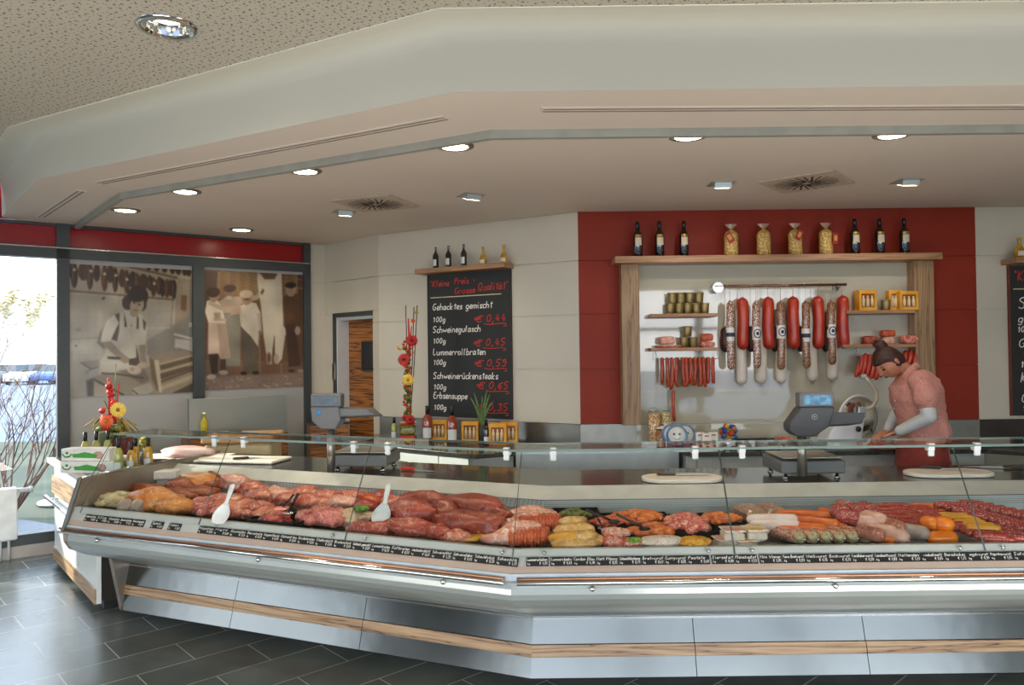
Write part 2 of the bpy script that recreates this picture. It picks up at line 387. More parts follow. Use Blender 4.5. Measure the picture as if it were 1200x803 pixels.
# ---------------------------------------------------------------- ceilings
b0 = (-4.30, 6.37); b1 = (-3.163, 5.049); b2 = (-.261, 3.468); b3 = (7.2, 3.468)
low = MB(); low.prism([b0, b1, b2, b3, (7.2, 7.3), (1.0, 7.3), (-1.2, 9.0), (-2.3, 9.0), (-4.25, 6.75)], ZL, ZL+.22)
c_ = S('ceiling_low', low, M['ceil'])
# bulkhead face with a soft cove at its top
prof = [(-.002, 0), (-.003, .12), (-.004, .22), (-.012, .27), (-.035, .295), (-.07, .306), (-.12, .309)]
def offs(pts, d):
    out = []
    for i, p in enumerate(pts):
        p = Vector(p); ns = []
        for q0, q1 in ((i-1, i), (i, i+1)):
            if q0 >= 0 and q1 < len(pts):
                e = (Vector(pts[q1])-Vector(pts[q0])).normalized(); ns.append(Vector((e.y, -e.x)))
        n = sum(ns, Vector((0, 0))).normalized(); k = 1/max(.3, n.dot(ns[0])); out.append(tuple(p+n*d*k))
    return out
# front side normal: towards camera is to the right of travel b0->b3
R = []
for dd, zz in prof:
    R.append([(x, y, ZL+zz) for x, y in offs([b0, b1, b2, b3], -dd if False else (-dd))])
mb = MB(); mb.rings(R, caps=False, smooth=True, closed=False); bo = S('ceiling_bulkhead', mb, mat('bulkhead_paint', 'd0cdbc', .8, var=.01, scale=1), fix=False)
N = NT('perforated_plaster'); p = N.n('ShaderNodeBsdfPrincipled'); N.l(p.outputs[0], N.out.inputs[0]); p.inputs['Roughness'].default_value = .85
tc = N.n('ShaderNodeTexCoord'); mp = N.n('ShaderNodeMapping'); N.l(tc.outputs['Object'], mp.inputs[0]); mp.inputs['Rotation'].default_value = (0, 0, .5)
masks = []
for sc, th in ((21, .13), (33, .12)):
    vo = N.n('ShaderNodeTexVoronoi', voronoi_dimensions='2D'); vo.inputs['Scale'].default_value = sc; vo.inputs['Randomness'].default_value = .62; N.l(mp.outputs[0], vo.inputs['Vector'])
    lt = N.n('ShaderNodeMath', operation='LESS_THAN'); N.l(vo.outputs['Distance'], lt.inputs[0]); lt.inputs[1].default_value = th; masks.append(lt.outputs[0])
mm = N.n('ShaderNodeMath', operation='MAXIMUM'); N.l(masks[0], mm.inputs[0]); N.l(masks[1], mm.inputs[1])
mx = N.n('ShaderNodeMix', data_type='RGBA'); N.l(mm.outputs[0], mx.inputs[0]); mx.inputs[6].default_value = (*lin('bfb7a5'), 1); mx.inputs[7].default_value = (*lin('6e685e'), 1); N.l(mx.outputs[2], p.inputs['Base Color'])
M['perf'] = N.m
q0 = offs([b0, b1, b2, b3], .18)
_hc = onZ(197, 32, ZH); hole = [(_hc.x+.101*math.cos(-2*PI*k/28-PI/2), _hc.y+.101*math.sin(-2*PI*k/28-PI/2)) for k in range(29)]
up = MB(); up.prism([(-12.3, -3.4), (-1.5, -3.4)]+hole+[(-1.5, -3.4), (7.2, -3.4), q0[3], q0[2], q0[1], q0[0], wpt(-9.7)], ZH, ZH+.1); S('ceiling_perforated', up, M['perf'])
pl = MB(); q1 = offs([b0, b1, b2, b3], -.1); pl.add([(x, y, ZH-.002) for x, y in q0]+[(x, y, ZH-.002) for x, y in q1], [(0, 1, 5, 4), (1, 2, 6, 5), (2, 3, 7, 6)]); pl.add([(x, y, ZH+.12) for x, y in q0]+[(x, y, ZH+.12) for x, y in q1], [(0, 1, 5, 4), (1, 2, 6, 5), (2, 3, 7, 6)]); S('ceiling_margin', pl, bo.data.materials[0])
# metal edge profile under the low ceiling
s0 = (-3.90, 6.74); s1 = (-2.852, 5.496); s2 = (-.1, 4.06); s3 = (6.6, 4.10)
mb = MB(); A = offs([s0, s1, s2, s3], 0); B = offs([s0, s1, s2, s3], -.035)
mb.rings([[(x, y, ZL) for x, y in A], [(x, y, ZL-.045) for x, y in A], [(x, y, ZL-.045) for x, y in B], [(x, y, ZL) for x, y in B]], caps=False, smooth=False, closed=False)
S('trim_4', mb, mat('aluminium_profile', 'a3a498', .45, .3))
# slot diffusers in the soffit
def slot(name, p, q, label, n=2):
    P = Vector(p); Q = Vector(q); d = Q-P; t = thing(name, label, 'air vent', (P.x, P.y, ZL), math.atan2(d.y, d.x)); L = d.length
    f = MB(); f.box(0, L, -.035, .035, -.006, .0); f.build('frame', M['ceil'], t)
    s = MB()
    for k in (-1, 1): s.box(.01, L-.01, k*.017-.005, k*.017+.005, -.009, -.0055)
    s.build('slot', mat('vent_shadow', '8b8074', .7), t)
def vz(px, py): p = onZ(px, py, ZL); return (p.x, p.y)
slot('slot_diffuser', vz(634, 128), vz(1400, 124), 'long straight slot diffuser in the soffit above the right counter run')
slot('slot_diffuser', vz(116, 214), vz(524, 137), 'long slanting slot diffuser in the soffit above the left counter run')
slot('slot_diffuser', vz(48, 254), vz(95, 223), 'short slot diffuser in the soffit by the left window wall')
# ---------------------------------------------------------------- ceiling fittings
M['lamp'] = mat('lamp_glow', 'fff4dc', .4, emit='fff0d0', es=14)
M['lampc'] = mat('lamp_glow_halogen', 'fff0e6', .4, emit='ffe4cc', es=8)
def spot(parent, e, col=(1, .86, .68), size=2.4, r=.05, z=-.02):
    L = bpy.data.lights.new('lamp', 'SPOT'); L.energy = e; L.color = col; L.spot_size = size; L.spot_blend = .9; L.shadow_soft_size = r
    o = bpy.data.objects.new('lamp', L); COL.objects.link(o); o.parent = parent; o.location = (0, 0, z); return o
def downlight(loc, label, r=.085, e=28, big=False):
    t = thing('downlight', label, 'ceiling light', loc, 0, None)
    f = MB(); f.lathe([(r*1.32, 0), (r*1.30, -.006), (r*.98, -.012), (r*.96, 0), (r*.9, .0)], n=28, caps=False); f.build('trim_ring', M['chrome'] if big else mat('downlight_ring', '8d877b', .35, .6), t)
    if big:
        c = MB(); n = 30; R = []
        for rr, z in ((r*.97, -.002), (r*.86, .035), (r*.7, .06)):
            R.append([(rr*(1+(.03 if j % 2 else -.02))*math.cos(2*PI*j/n), rr*(1+(.03 if j % 2 else -.02))*math.sin(2*PI*j/n), z) for j in range(n)])
        c.rings(R, caps=False, smooth=False); c.build('reflector', M['chrome'], t)
        g = MB(); g.ball((0, 0, .045), r*.62, r*.62, .02); g.build('bulb', M['lamp'], t)
    else:
        g = MB(); g.lathe([(.001, -.012), (r*.6, -.0115), (r*.92, -.007), (r*.92, 0)], n=24); g.build('diffuser', M['lamp'], t)
    spot(t, e); return t
DL = [((1047, 157), 'round downlight above the right counter run, rightmost of the lit row at the ceiling edge'),
      ((807, 159), 'round downlight at the ceiling edge above the left part of the red wall'),
      ((533, 171), 'round downlight at the bend of the metal ceiling edge'),
      ((357, 200), 'round downlight along the slanting ceiling edge, between the bend and the door'),
      ((217, 224), 'round downlight along the slanting ceiling edge, above the left vintage picture'),
      ((147, 246), 'round downlight nearest the left window post, leftmost of the lit row'),
      ((283, 269), 'round downlight at the back of the low ceiling close to the red fascia')]
for (px, py), lb in DL:
    p = onZ(px, py, ZL); downlight((p.x, p.y, ZL), lb)
p = onZ(197, 32, ZH); downlight((p.x, p.y, ZH), 'large round recessed downlight with faceted reflector in the perforated ceiling', r=.105, e=30, big=True)
def halogen(loc, rz, label):
    t = thing('square_spotlight', label, 'ceiling light', loc, rz)
    f = MB(); f.box(-.085, .085, -.085, .085, -.006, 0); f.build('frame', mat('spot_frame_grey', 'a9a39a', .4, .3), t)
    h = MB(); h.add([(-.06, -.06, -.006), (.06, -.06, -.006), (.06, .06, -.006), (-.06, .06, -.006), (-.06, -.055, -.045), (.06, -.055, -.045), (.06, .06, -.012), (-.06, .06, -.012)], [(0, 1, 2, 3), (4, 7, 6, 5), (0, 4, 5, 1), (1, 5, 6, 2), (2, 6, 7, 3), (3, 7, 4, 0)]); h.build('tilting_head', mat('spot_head', 'b9c6c0', .3, .4), t)
    g = MB(); g.add([(-.05, -.045, -.046), (.05, -.045, -.046), (.05, .05, -.017), (-.05, .05, -.017)], [(0, 3, 2, 1)]); g.build('lens', M['lampc'], t)
    L = spot(t, 14, (1, .9, .78), 1.9, .03, -.06); L.rotation_euler = (math.radians(35), 0, 0); return t
for (px, py), rz, lb in [((845, 215), 0, 'square tilting spotlight left of the right ceiling air vent'), ((1063, 212), 0, 'square tilting spotlight right of the right ceiling air vent'),
                     ((552, 229), .5, 'square tilting spotlight in front of the white chalkboard wall'), ((403, 248), .5, 'square tilting spotlight left of the left ceiling air vent')]:
    p = onZ(px, py, ZL); halogen((p.x, p.y, ZL), rz, lb)
def swirl(loc, rz, label):
    t = thing('swirl_air_vent', label, 'air vent', loc, rz); a = .26
    f = MB(); f.box(-a, a, -a, a, -.012, 0); f.build('face_plate', mat('vent_plate', 'c4b19a', .6), t, bevel=.003)
    s = MB()
    for k in range(24):
        th = 2*PI*k/24+.1; r0 = .05 if k % 2 else .075; r1 = .215
        w = .0065; c, n_ = math.cos(th), math.sin(th); off = .03
        x0, y0 = r0*c-off*n_, r0*n_+off*c; x1, y1 = r1*c-off*n_, r1*n_+off*c
        s.add([(x0-w*n_, y0+w*c, -.0135), (x1-w*n_, y1+w*c, -.0135), (x1+w*n_, y1-w*c, -.0135), (x0+w*n_, y0-w*c, -.0135)], [(0, 1, 2, 3)])
    for k in range(8):
        th = 2*PI*k/8; c, n_ = math.cos(th), math.sin(th); w = .012
        s.add([(.03*c-w*n_, .03*n_+w*c, -.0142), (.10*c-w*n_, .10*n_+w*c, -.0142), (.10*c+w*n_, .10*n_-w*c, -.0142), (.03*c+w*n_, .03*n_-w*c, -.0142)], [(0, 1, 2, 3)])
    s.build('slot', mat('vent_black', '2a2622', .8), t)
p = onZ(945, 213, ZL); swirl((p.x, p.y, ZL), PI/4+.1, 'square air vent with radial slots above the hanging sausages')
p = onZ(440, 238, ZL); swirl((p.x, p.y, ZL), PI/4+.45, 'square air vent with radial slots left of the chalkboard')

# ---------------------------------------------------------------- handwriting
G = {
'a': (5, '5 4 4 5 2 5 1 3 1 1 2 0 4 1 5 4/5 5 5 1 6 0'), 'b': (5, '1 9 1 0/1 4 3 5 5 4 5 1 3 0 1 1'), 'c': (4, '5 4 3 5 1 4 1 1 3 0 5 1'), 'd': (5, '5 4 3 5 1 4 1 1 3 0 5 1/5 9 5 0'),
'e': (4, '1 2 5 3 4 5 2 5 1 3 1 1 3 0 5 1'), 'f': (4, '5 8 4 9 3 8 3 0/1 5 5 5'), 'g': (5, '5 4 3 5 1 4 1 1 3 0 5 1/5 5 5 -2 3 -3 1 -2'), 'h': (5, '1 9 1 0/1 4 3 5 5 4 5 0'),
'i': (2, '1 5 1 1 2 0/1 7 1 8'), 'j': (3, '2 5 2 -2 1 -3/2 7 2 8'), 'k': (5, '1 9 1 0/5 5 1 2 5 0'), 'l': (3, '1 4 2 8 1 9 1 1 2 0'), 'm': (7, '1 5 1 0/1 4 3 5 4 4 4 0/4 4 6 5 7 4 7 0'),
'n': (5, '1 5 1 0/1 4 3 5 5 4 5 0'), 'o': (5, '3 5 1 4 1 1 3 0 5 1 5 4 3 5'), 'p': (5, '1 5 1 -3/1 4 3 5 5 4 5 1 3 0 1 1'), 'r': (4, '1 5 1 0/1 4 3 5 5 4'), 's': (4, '5 4 3 5 1 4 2 3 4 2 5 1 3 0 1 1'),
't': (4, '3 8 3 1 4 0/1 6 5 6'), 'u': (5, '1 5 1 1 3 0 5 1/5 5 5 0'), 'v': (5, '1 5 3 0 5 5'), 'w': (7, '1 5 2 0 4 4 6 0 7 5'), 'x': (5, '1 5 5 0/5 5 1 0'), 'y': (5, '1 5 3 1/5 5 3 0 1 -3'), 'z': (5, '1 5 5 5 1 0 5 0'),
'A': (6, '0 0 3 9 6 0/1 3 5 3'), 'B': (6, '1 0 1 9 4 9 5 7 4 5 1 5/4 5 6 3 5 0 1 0'), 'C': (6, '6 8 4 9 1 7 1 2 4 0 6 1'), 'D': (6, '1 0 1 9 4 8 6 5 4 1 1 0'), 'E': (5, '5 9 1 9 1 0 5 0/1 5 4 5'), 'F': (5, '1 0 1 9 5 9/1 5 4 5'),
'G': (6, '6 8 4 9 1 7 1 2 4 0 6 2 6 4 4 4'), 'H': (6, '1 9 1 0/6 9 6 0/1 5 6 5'), 'K': (6, '1 9 1 0/6 9 1 4 6 0'), 'L': (5, '1 9 1 0 5 1'), 'M': (8, '1 0 1 9 4 4 7 9 7 0'), 'P': (5, '1 0 1 9 4 9 5 7 4 5 1 4'),
'Q': (7, '4 9 1 8 1 1 4 0 6 1 6 8 4 9/4 2 7 -1'), 'R': (6, '1 0 1 9 4 9 5 7 4 5 1 5 6 0'), 'S': (6, '6 8 4 9 1 8 1 6 5 4 5 1 3 0 1 1'), 'W': (8, '0 9 2 0 4 6 6 0 8 9'), 'N': (6, '1 0 1 9 6 0 6 9'), 'T': (6, '0 9 6 9/3 9 3 0'),
'0': (5, '3 9 1 7 1 2 3 0 5 2 5 7 3 9'), '1': (3, '0 6 2 9 2 0'), '2': (5, '1 7 3 9 5 7 4 4 1 0 5 0'), '3': (5, '1 8 4 9 5 7 3 5 5 3 4 0 1 1'), '4': (5, '3 9 1 3 5 3/4 6 4 0'), '5': (5, '5 9 1 9 1 5 4 5 5 2 3 0 1 1'),
'6': (5, '5 8 2 6 1 2 3 0 5 2 3 4 1 3'), '7': (5, '1 9 5 9 2 0'), '8': (5, '3 9 1 7 5 2 3 0 1 2 5 7 3 9'), '9': (5, '5 7 3 9 1 7 3 5 5 7 5 2 3 0 1 1'), ',': (2, '2 1 1 -2'), '.': (2, '1 0 1 1'), '-': (5, '1 4 4 4'),
'€': (6, '6 8 4 9 2 7 2 2 4 0 6 1/0 6 5 6/0 4 5 4'), '"': (3, '1 9 1 7/2 9 2 7'), ' ': (4, ''), 'ß': (5, '1 -1 1 7 3 9 4 7 3 5 5 2 3 0'), "'": (2, '1 9 1 7')}
for a, b in (('ä', 'a'), ('ö', 'o'), ('ü', 'u')): G[a] = (G[b][0], G[b][1]+'/2 7 2 8/4 7 4 8')
def write(mb, s, x, z, h, w=None, y=0, jit=.25, smooth=1, fit=None, track=1.3, rnd=random.Random(3), slant=.06, eps=0):
    """stroke lettering in the local XZ plane, facing -Y"""
    k = h/9.0; w = w or h*.07; tot = sum(G.get(c, G[' '])[0]+track for c in s)*k
    if fit: kx = k*fit/tot
    else: kx = k
    cx = x
    for c in s:
        g = G.get(c, G[' '])
        for st in g[1].split('/'):
            v = [float(q) for q in st.split()]
            if len(v) < 4: continue
            pts = [Vector((v[i]+rnd.uniform(-jit, jit)+v[i+1]*slant*3, v[i+1]+rnd.uniform(-jit, jit))) for i in range(0, len(v), 2)]
            for _ in range(smooth):
                if len(pts) > 2:
                    q = [pts[0]]
                    for a, b in zip(pts[:-1], pts[1:]): q += [a*.75+b*.25, a*.25+b*.75]
                    pts = q+[pts[-1]]
            P = [Vector((cx+p.x*kx, z+p.y*k)) for p in pts]
            L = []; Rr = []
            for i, p in enumerate(P):
                d = (P[min(i+1, len(P)-1)]-P[max(0, i-1)]); d = d.normalized() if d.length > 1e-9 else Vector((1, 0))
                n = Vector((-d.y, d.x))*w/2; L.append((p.x+n.x, y, p.y+n.y)); Rr.append((p.x-n.x, y, p.y-n.y))
            m_ = len(P); mb.add(L+Rr, [(i, i+1, m_+i+1, m_+i) for i in range(m_-1)])
        cx += (g[0]+track)*kx
    return cx
def scribble(mb, pts, w, y):
    P = [Vector(p) for p in pts]
    for _ in range(2):
        q = [P[0]]
        for a, b in zip(P[:-1], P[1:]): q += [a*.75+b*.25, a*.25+b*.75]
        P = q+[P[-1]]
    L = []; Rr = []
    for i, p in enumerate(P):
        d = (P[min(i+1, len(P)-1)]-P[max(0, i-1)]).normalized(); n = Vector((-d.y, d.x))*w/2
        L.append((p.x+n.x, y, p.y+n.y)); Rr.append((p.x-n.x, y, p.y-n.y))
    mb.add(L+Rr, [(i, i+1, len(P)+i+1, len(P)+i) for i in range(len(P)-1)])

# ---------------------------------------------------------------- chalkboard on the white wall
def sB(px, py): p = onW(px, py, PB, PC); return (Vector((p.x, p.y))-Vector(PB)).length, p.z
x0, zb = sB(505, 493); x1, _ = sB(601, 497); _, zt = sB(555, 319); zb = 1.12; BW = x1-x0
tb = thing('chalkboard', 'tall chalkboard under the oak shelf, reading Kleine Preis, Grosse Qualität with five meat prices', 'chalkboard', (PB[0]+math.cos(rzB)*x0, PB[1]+math.sin(rzB)*x0, 0), rzB)
MB().box(0, BW, -.022, -.002, zb, zt).build('panel', M['board'], tb)
fr = MB(); fr.box(-.008, 0, -.026, -.002, zb, zt); fr.box(BW, BW+.008, -.026, -.002, zb, zt); fr.box(-.008, BW+.008, -.026, -.002, zb-.008, zb); fr.build('frame', mat('board_edge', '2b1a12', .5), tb)
H = zt-zb; yy = -.0235
def bz(f): return zt-H*f
def u(f): return BW*f
def line(root, red, *parts):
    mb = MB()
    for q_ in parts:
        if isinstance(q_, list): scribble(mb, q_, .007, yy)
        else: s_, x_, z_, h_, w_, fit = q_; write(mb, s_, x_, z_, h_, w_, yy, fit=fit)
    o_ = mb.build('red_chalk_writing' if red else 'white_chalk_writing', M['rchalk'] if red else M['chalk'], root, fix=False); o_['kind'] = 'stuff'
line(tb, 1, ('"Kleine', u(.02), bz(.085), .058, .008, u(.25))); line(tb, 1, ('Preis -', u(.33), bz(.077), .058, .008, u(.27)))
line(tb, 1, ('Grosse', u(.33), bz(.145), .058, .008, u(.26))); line(tb, 1, ('Qualität"', u(.62), bz(.132), .070, .008, u(.36)))
ln = MB(); ln.box(u(.03), u(.9), -.0245, -.0225, bz(.166), bz(.160)); ln.build('chalk_line', M['ychalk'], tb)
rows = [('Gehacktes gemischt', .253, .745, '100g', .337, '0,44', .348, .56), ('Schweinegulasch', .413, .60, '100g', .488, '0,45', .512, .55), ('Lummerrollbraten', .572, .66, '100g', .640, '0,59', .652, .56),
        ('Schweinerückensteaks', .738, .80, '100g', .814, '0,65', .804, .58), ('Erbsensuppe', .878, .43, '100g', .958, '0,35', .951, .57)]
for nm, f, wd, g_, f2, pr, f3, xe in rows:
    line(tb, 0, (nm, u(.05), bz(f), .062, .0085, u(wd))); line(tb, 0, (g_, u(.06), bz(f2), .050, .0080, u(.16)))
    line(tb, 1, ('€', u(xe), bz(f3), .058, .009, u(.12)), (pr, u(xe+.15), bz(f3), .066, .009, u(.24)), [(u(xe+.13), bz(f3+.012)), (u(xe+.2), bz(f3+.02)), (u(xe+.38), bz(f3+.010)), (u(xe+.4), bz(f3+.03)), (u(xe+.36), bz(f3+.032))])
def oak_shelf(A, rz, x0, x1, z, label, depth=.17, th=.045):
    o = MB().box(0, x1-x0, -depth, -.003, -th, 0).build('wall_shelf', M['oak'], bevel=.003); o.location = (A[0]+math.cos(rz)*x0, A[1]+math.sin(rz)*x0, z); o.rotation_euler = (0, 0, rz)
    return tag(o, label, 'shelf')
sx0, sx1 = x0-.05, x1+.03; SZ = zt+.047
oak_shelf(PB, rzB, sx0, sx1, SZ, 'short oak wall shelf above the left chalkboard, holding five small bottles')
# right chalkboard, cut by the frame
bx0 = onY(1183, 400, 6.45).x
tb2 = thing('chalkboard', 'chalkboard at the right edge on the white wall beside the red panels', 'chalkboard', (bx0, 6.455, 0), 0)
zt2 = 2.40; MB().box(0, .72, -.022, -.002, 1.12, zt2).build('panel', M['board'], tb2)
fr = MB(); fr.box(-.01, 0, -.026, -.002, 1.12, zt2); fr.box(.72, .73, -.026, -.002, 1.12, zt2); fr.build('frame', mat('board_edge_red', '7a2f1c', .5), tb2)
line(tb2, 1, ('"Kleine Preis', .03, 2.27, .085, .008, .5))
MB().box(.03, .6, -.0245, -.0225, 2.195, 2.203).build('chalk_line', M['ychalk'], tb2)
for s_, x_, z_, h_ in (('Schinken', .06, 2.03, .10), ('gekocht', .06, 1.915, .07), ('100g', .06, 1.83, .05), ('Grobe', .06, 1.70, .075), ('-bratwurst', .10, 1.62, .06), ('100g', .08, 1.53, .055), ('Kasseler', .07, 1.405, .08), ('100g', .10, 1.32, .055), ('Grillhaxe', .07, 1.23, .08), ('100g', .09, 1.155, .05)):
    line(tb2, 0, (s_, x_, z_, h_, .0085, None))
oak_shelf((bx0, 6.455), 0, -.06, .8, 2.45, 'oak wall shelf above the chalkboard at the right edge', depth=.2)
# ---------------------------------------------------------------- refrigerated serve-over counter, two runs meeting at a mitre
ZDK = .745
def counter(side, label):
    a, b = ('end', 'miter') if side == 'L' else ('miter', 'end')
    c0 = Lp(1.5, 0) if side == 'L' else Rp(1.8, 0)
    t = thing('refrigerated_counter', label, 'display counter', (0, 0, 0))
    def part(name, prof, m, s0=a, s1=b, closed=True, smooth=False, bevel=0):
        mb = MB(); sweep(mb, side, prof, s0, s1, closed, smooth); return mb.build(name, m, t, bevel=bevel)
    part('plinth', [(.06, 0), (.06, .05), (.5, .05), (.5, 0)], M['black'])
    # stainless lower panels in lengths, wood inlay between
    def lean(z): return .005+.085*(z-.03)/.27
    joints = {'L': [None, 1.05, 2.0, None], 'R': [None, .93, 1.82, 2.7, 3.58, 4.46, None]}[side]
    for i in range(len(joints)-1):
        if side == 'L': s0 = 'miter' if i == 0 else joints[i]+.002; s1 = 'end' if i == len(joints)-2 else joints[i+1]-.002
        else: s0 = 'miter' if i == 0 else joints[i]+.002; s1 = 'end' if i == len(joints)-2 else joints[i+1]-.002
        if s1 == 'end' and side == 'L': pass
        for z0, z1, nm, mm in ((.03, .124, 'lower_steel_panel', M['steel']), (.127, .183, 'wood_inlay', M['zebrall'] if side == 'L' else M['zebral']), (.186, .32, 'upper_steel_panel', M['steel'])):
            d = .006 if nm == 'wood_inlay' else 0
            part(nm, [(lean(z0)-d, z0), (lean(z1)-d, z1), (lean(z1)+.04, z1), (lean(z0)+.04, z0)], mm, s0, s1)
    # curved belly
    bel = [(-.452, .655), (-.462, .63), (-.462, .605), (-.452, .578), (-.42, .545), (-.36, .51), (-.28, .475), (-.18, .435), (-.08, .395), (.02, .358), (.075, .33), (.10, .312)]
    part('curved_belly', bel+[(.18, .305), (.18, .655)], M['belly'], smooth=False)
    part('belly_trim', [(.088, .300), (.088, .312), (.14, .312), (.14, .300)], M['chrome'])
    # bumper rail with brackets
    e = .06
    s0r, s1r = (tM(-.48)+.03, 2.86) if side == 'L' else (xM(-.48)+.03, XR)
    rl = MB()
    P = [(*seg(side, s0r, -.482), .663), (*seg(side, s1r, -.482), .663)]; rl.cyl(P[0], P[1], .0115, n=10); rl.build('bumper_rail', M['chrome'], t)
    P = [(*seg(side, s0r, -.476), .681), (*seg(side, s1r, -.476), .681)]; MB().cyl(P[0], P[1], .007, n=8).build('rail_insert', M['copper'], t)
    for k in ([.25, 1.35, 2.55] if side == 'L' else [.35, 1.45, 2.5, 3.55, 4.6]):
        p = Vector((*seg(side, k, -.468), .632)); q = Vector((*seg(side, k, -.455), .655))
        MB().ball(p, .013).cyl(p, q, .006).build('rail_bracket', M['chrome'], t)
    # front ledge
    part('front_ledge_lip', [(-.47, .672), (-.462, .700), (-.44, .700), (-.44, .655), (-.452, .655)], M['lip'])
    part('front_ledge', [(-.455, .700), (-.437, .728), (-.40, .728), (-.40, .70)], M['ledge'])
    part('price_rail', [(-.437, .728), (-.414, .765), (-.38, .765), (-.38, .728)], M['sill'])
    part('front_sill', [(-.413, .7655), (-.398, .795), (-.37, .795), (-.35, .74), (-.38, .74)], M['sill'])
    # deck and rear wall of the well
    part('display_deck', [(-.36, .72), (-.36, ZDK), (.5, ZDK), (.5, .72)], M['steelv'])
    part('well_back', [(.5, ZDK), (.5, .80), (.505, .845), (.53, .845), (.53, ZDK)], mat('well_back_light', 'ccd0ca', .45, .1))
    part('air_grille', [(.4985, .795), (.5035, .842), (.506, .842), (.502, .795)], M['grille'])
    part('rear_fascia', [(.503, .848), (.63, .905), (.64, .905), (.64, .86), (.53, .83)], mat('fascia_light', 'c3c4bd', .35, .2))
    part('fascia_groove', [(.499, .843), (.503, .848), (.51, .848), (.51, .842)], M['greyp'])
    wt = part('worktop', [(.632, .885), (.626, .893), (.632, .902), (1.27, .902), (1.27, .865), (.64, .865)], M['granite'], bevel=0)
    part('carcass', [(.62, .06), (.62, .864), (1.2, .864), (1.2, .06)], M['pearl'])
    return t
N = NT('air_grille'); p = N.n('ShaderNodeBsdfPrincipled'); N.l(p.outputs[0], N.out.inputs[0]); p.inputs['Roughness'].default_value = .5
tc = N.n('ShaderNodeTexCoord'); vo = N.n('ShaderNodeTexVoronoi'); vo.inputs['Scale'].default_value = 95; vo.inputs['Randomness'].default_value = 0; N.l(tc.outputs['Object'], vo.inputs['Vector'])
N.l(N.ramp(vo.outputs['Distance'], [(.25, lin('5d6664')), (.4, lin('ccd1cc'))]), p.inputs['Base Color']); M['grille'] = N.m
cL = counter('L', 'slanting left run of the glazed butcher counter with a brushed steel base')
cR = counter('R', 'straight right run of the glazed butcher counter with a brushed steel base')
# left cheek of the left run
ch = MB()
def endpt(o, z, sh=0):
    p = Vector(Lp(tE(o), o)) - Vector((1, 0))*sh; return (p.x, p.y, z)
poly = [(-.47, .665), (-.462, .60), (-.42, .545), (-.28, .475), (-.08, .395), (.02, .03), (1.2, .03), (1.2, .93), (.62, .935), (-.33, .955), (-.40, .80)]
A = [endpt(o, z) for o, z in poly]; B = [endpt(o, z, .02) for o, z in poly]; n = len(poly)
ch.add(A+B, [tuple(range(n)), tuple(reversed(range(n, 2*n)))]+[(j, (j+1) % n, n+(j+1) % n, n+j) for j in range(n)])
ch.build('end_cheek', mat('cheek_steel', '9c9388', .35, .5), cL)
# dark slanted front profile of the cheek
mb = MB(); mb.tube([endpt(-.478, .66, .012), endpt(-.41, .81, .012), endpt(-.335, .96, .012)], .014, n=6); mb.build('front_profile', M['greyp'], cL)
mb = MB(); mb.tube([endpt(-.335, .96, .012), endpt(.62, .94, .012)], .010, n=6); mb.build('cheek_cap', M['chrome'], cL)
mb = MB(); mb.tube([endpt(.0, .03, -.004), endpt(.12, .31, -.004)], .008, n=4); mb.build('corner_post', M['greyp'], cL)
# glass: leaning front panes, flat glass shelf, end pane
OT, ZT, OBt, ZBt = -.17, 1.215, -.415, .768
def pane(side, s0, s1):
    mb = MB(); g = .003
    sweep(mb, side, [(OBt, ZBt), (OT, ZT), (OT+.008, ZT), (OBt+.008, ZBt)], s0, s1); mb.build('front_pane', M['glass'], cL if side == 'L' else cR)
    for s in (s0, s1):
        mb = MB(); p = Vector((*seg(side, s, OBt-.001), ZBt)); q = Vector((*seg(side, s, OT-.001), ZT)); mb.tube([p, q], .0018, n=4)
        mb.build('pane_edge', mat('pane_edge_dark', '3b4a46', .3), cL if side == 'L' else cR)
tL = [tM(OT), .92, 1.72, 2.72]
def tpx(px, o, z):
    # position along a run where a direction crosses it
    d = _ray(px, 520); A = Vector(Lp(0, o)); nn = NL; t_ = nn.dot(A)/(nn.x*d.x+nn.y*d.y); P = Vector((d.x*t_, d.y*t_)); return (P-A).dot(U)
def xpx(px, o): return onY(px, 520, CY+o).x
tL = [None, tpx(435, OT, 1.2), tpx(270, OT, 1.2), tpx(135, OT, 1.2)]
pane('L', tL[1]-.002, 'miter'); pane('L', tL[2]-.002, tL[1]+.002); pane('L', tL[3], tL[2]+.002)
xR = [None, xpx(842, OT), xpx(1116, OT), 3.4]
pane('R', 'miter', xR[1]-.002); pane('R', xR[1]+.002, xR[2]-.002); pane('R', xR[2]+.002, xR[3]); pane('R', xR[3]+.004, 5.0)
for side, s0, s1, root in (('L', tL[3], 'miter', cL), ('R', 'miter', 5.0, cR)):
    mb = MB(); sweep(mb, side, [(OT-.01, ZT+.001), (OT-.01, ZT+.011), (OT+.27, ZT+.011), (OT+.27, ZT+.001)], s0, s1); mb.build('glass_shelf', M['glass'], root)
    mb = MB(); sweep(mb, side, [(OT-.013, ZT), (OT-.013, ZT+.012), (OT-.010, ZT+.012), (OT-.010, ZT)], s0, s1)
    sweep(mb, side, [(OT+.27, ZT), (OT+.27, ZT+.012), (OT+.2715, ZT+.012), (OT+.2715, ZT)], s0, s1); mb.build('glass_shelf_edge', M['gedge'], root)
gp = MB(); q = [(*Lp(tL[3], OBt), ZBt+.10), (*Lp(tL[3], OT), ZT), (*Lp(tL[3], OT+.27), ZT), (*Lp(tL[3], .62), .94), (*Lp(tL[3], -.2), .95)]
gp.add(q, [(0, 1, 2, 3, 4)]); gp.build('end_pane', M['glass'], cL)
MB().tube([q[0], q[1]], .003, n=4).tube([q[1], q[2]], .003, n=4).build('pane_edge', MATS['pane_edge_dark'], cL)
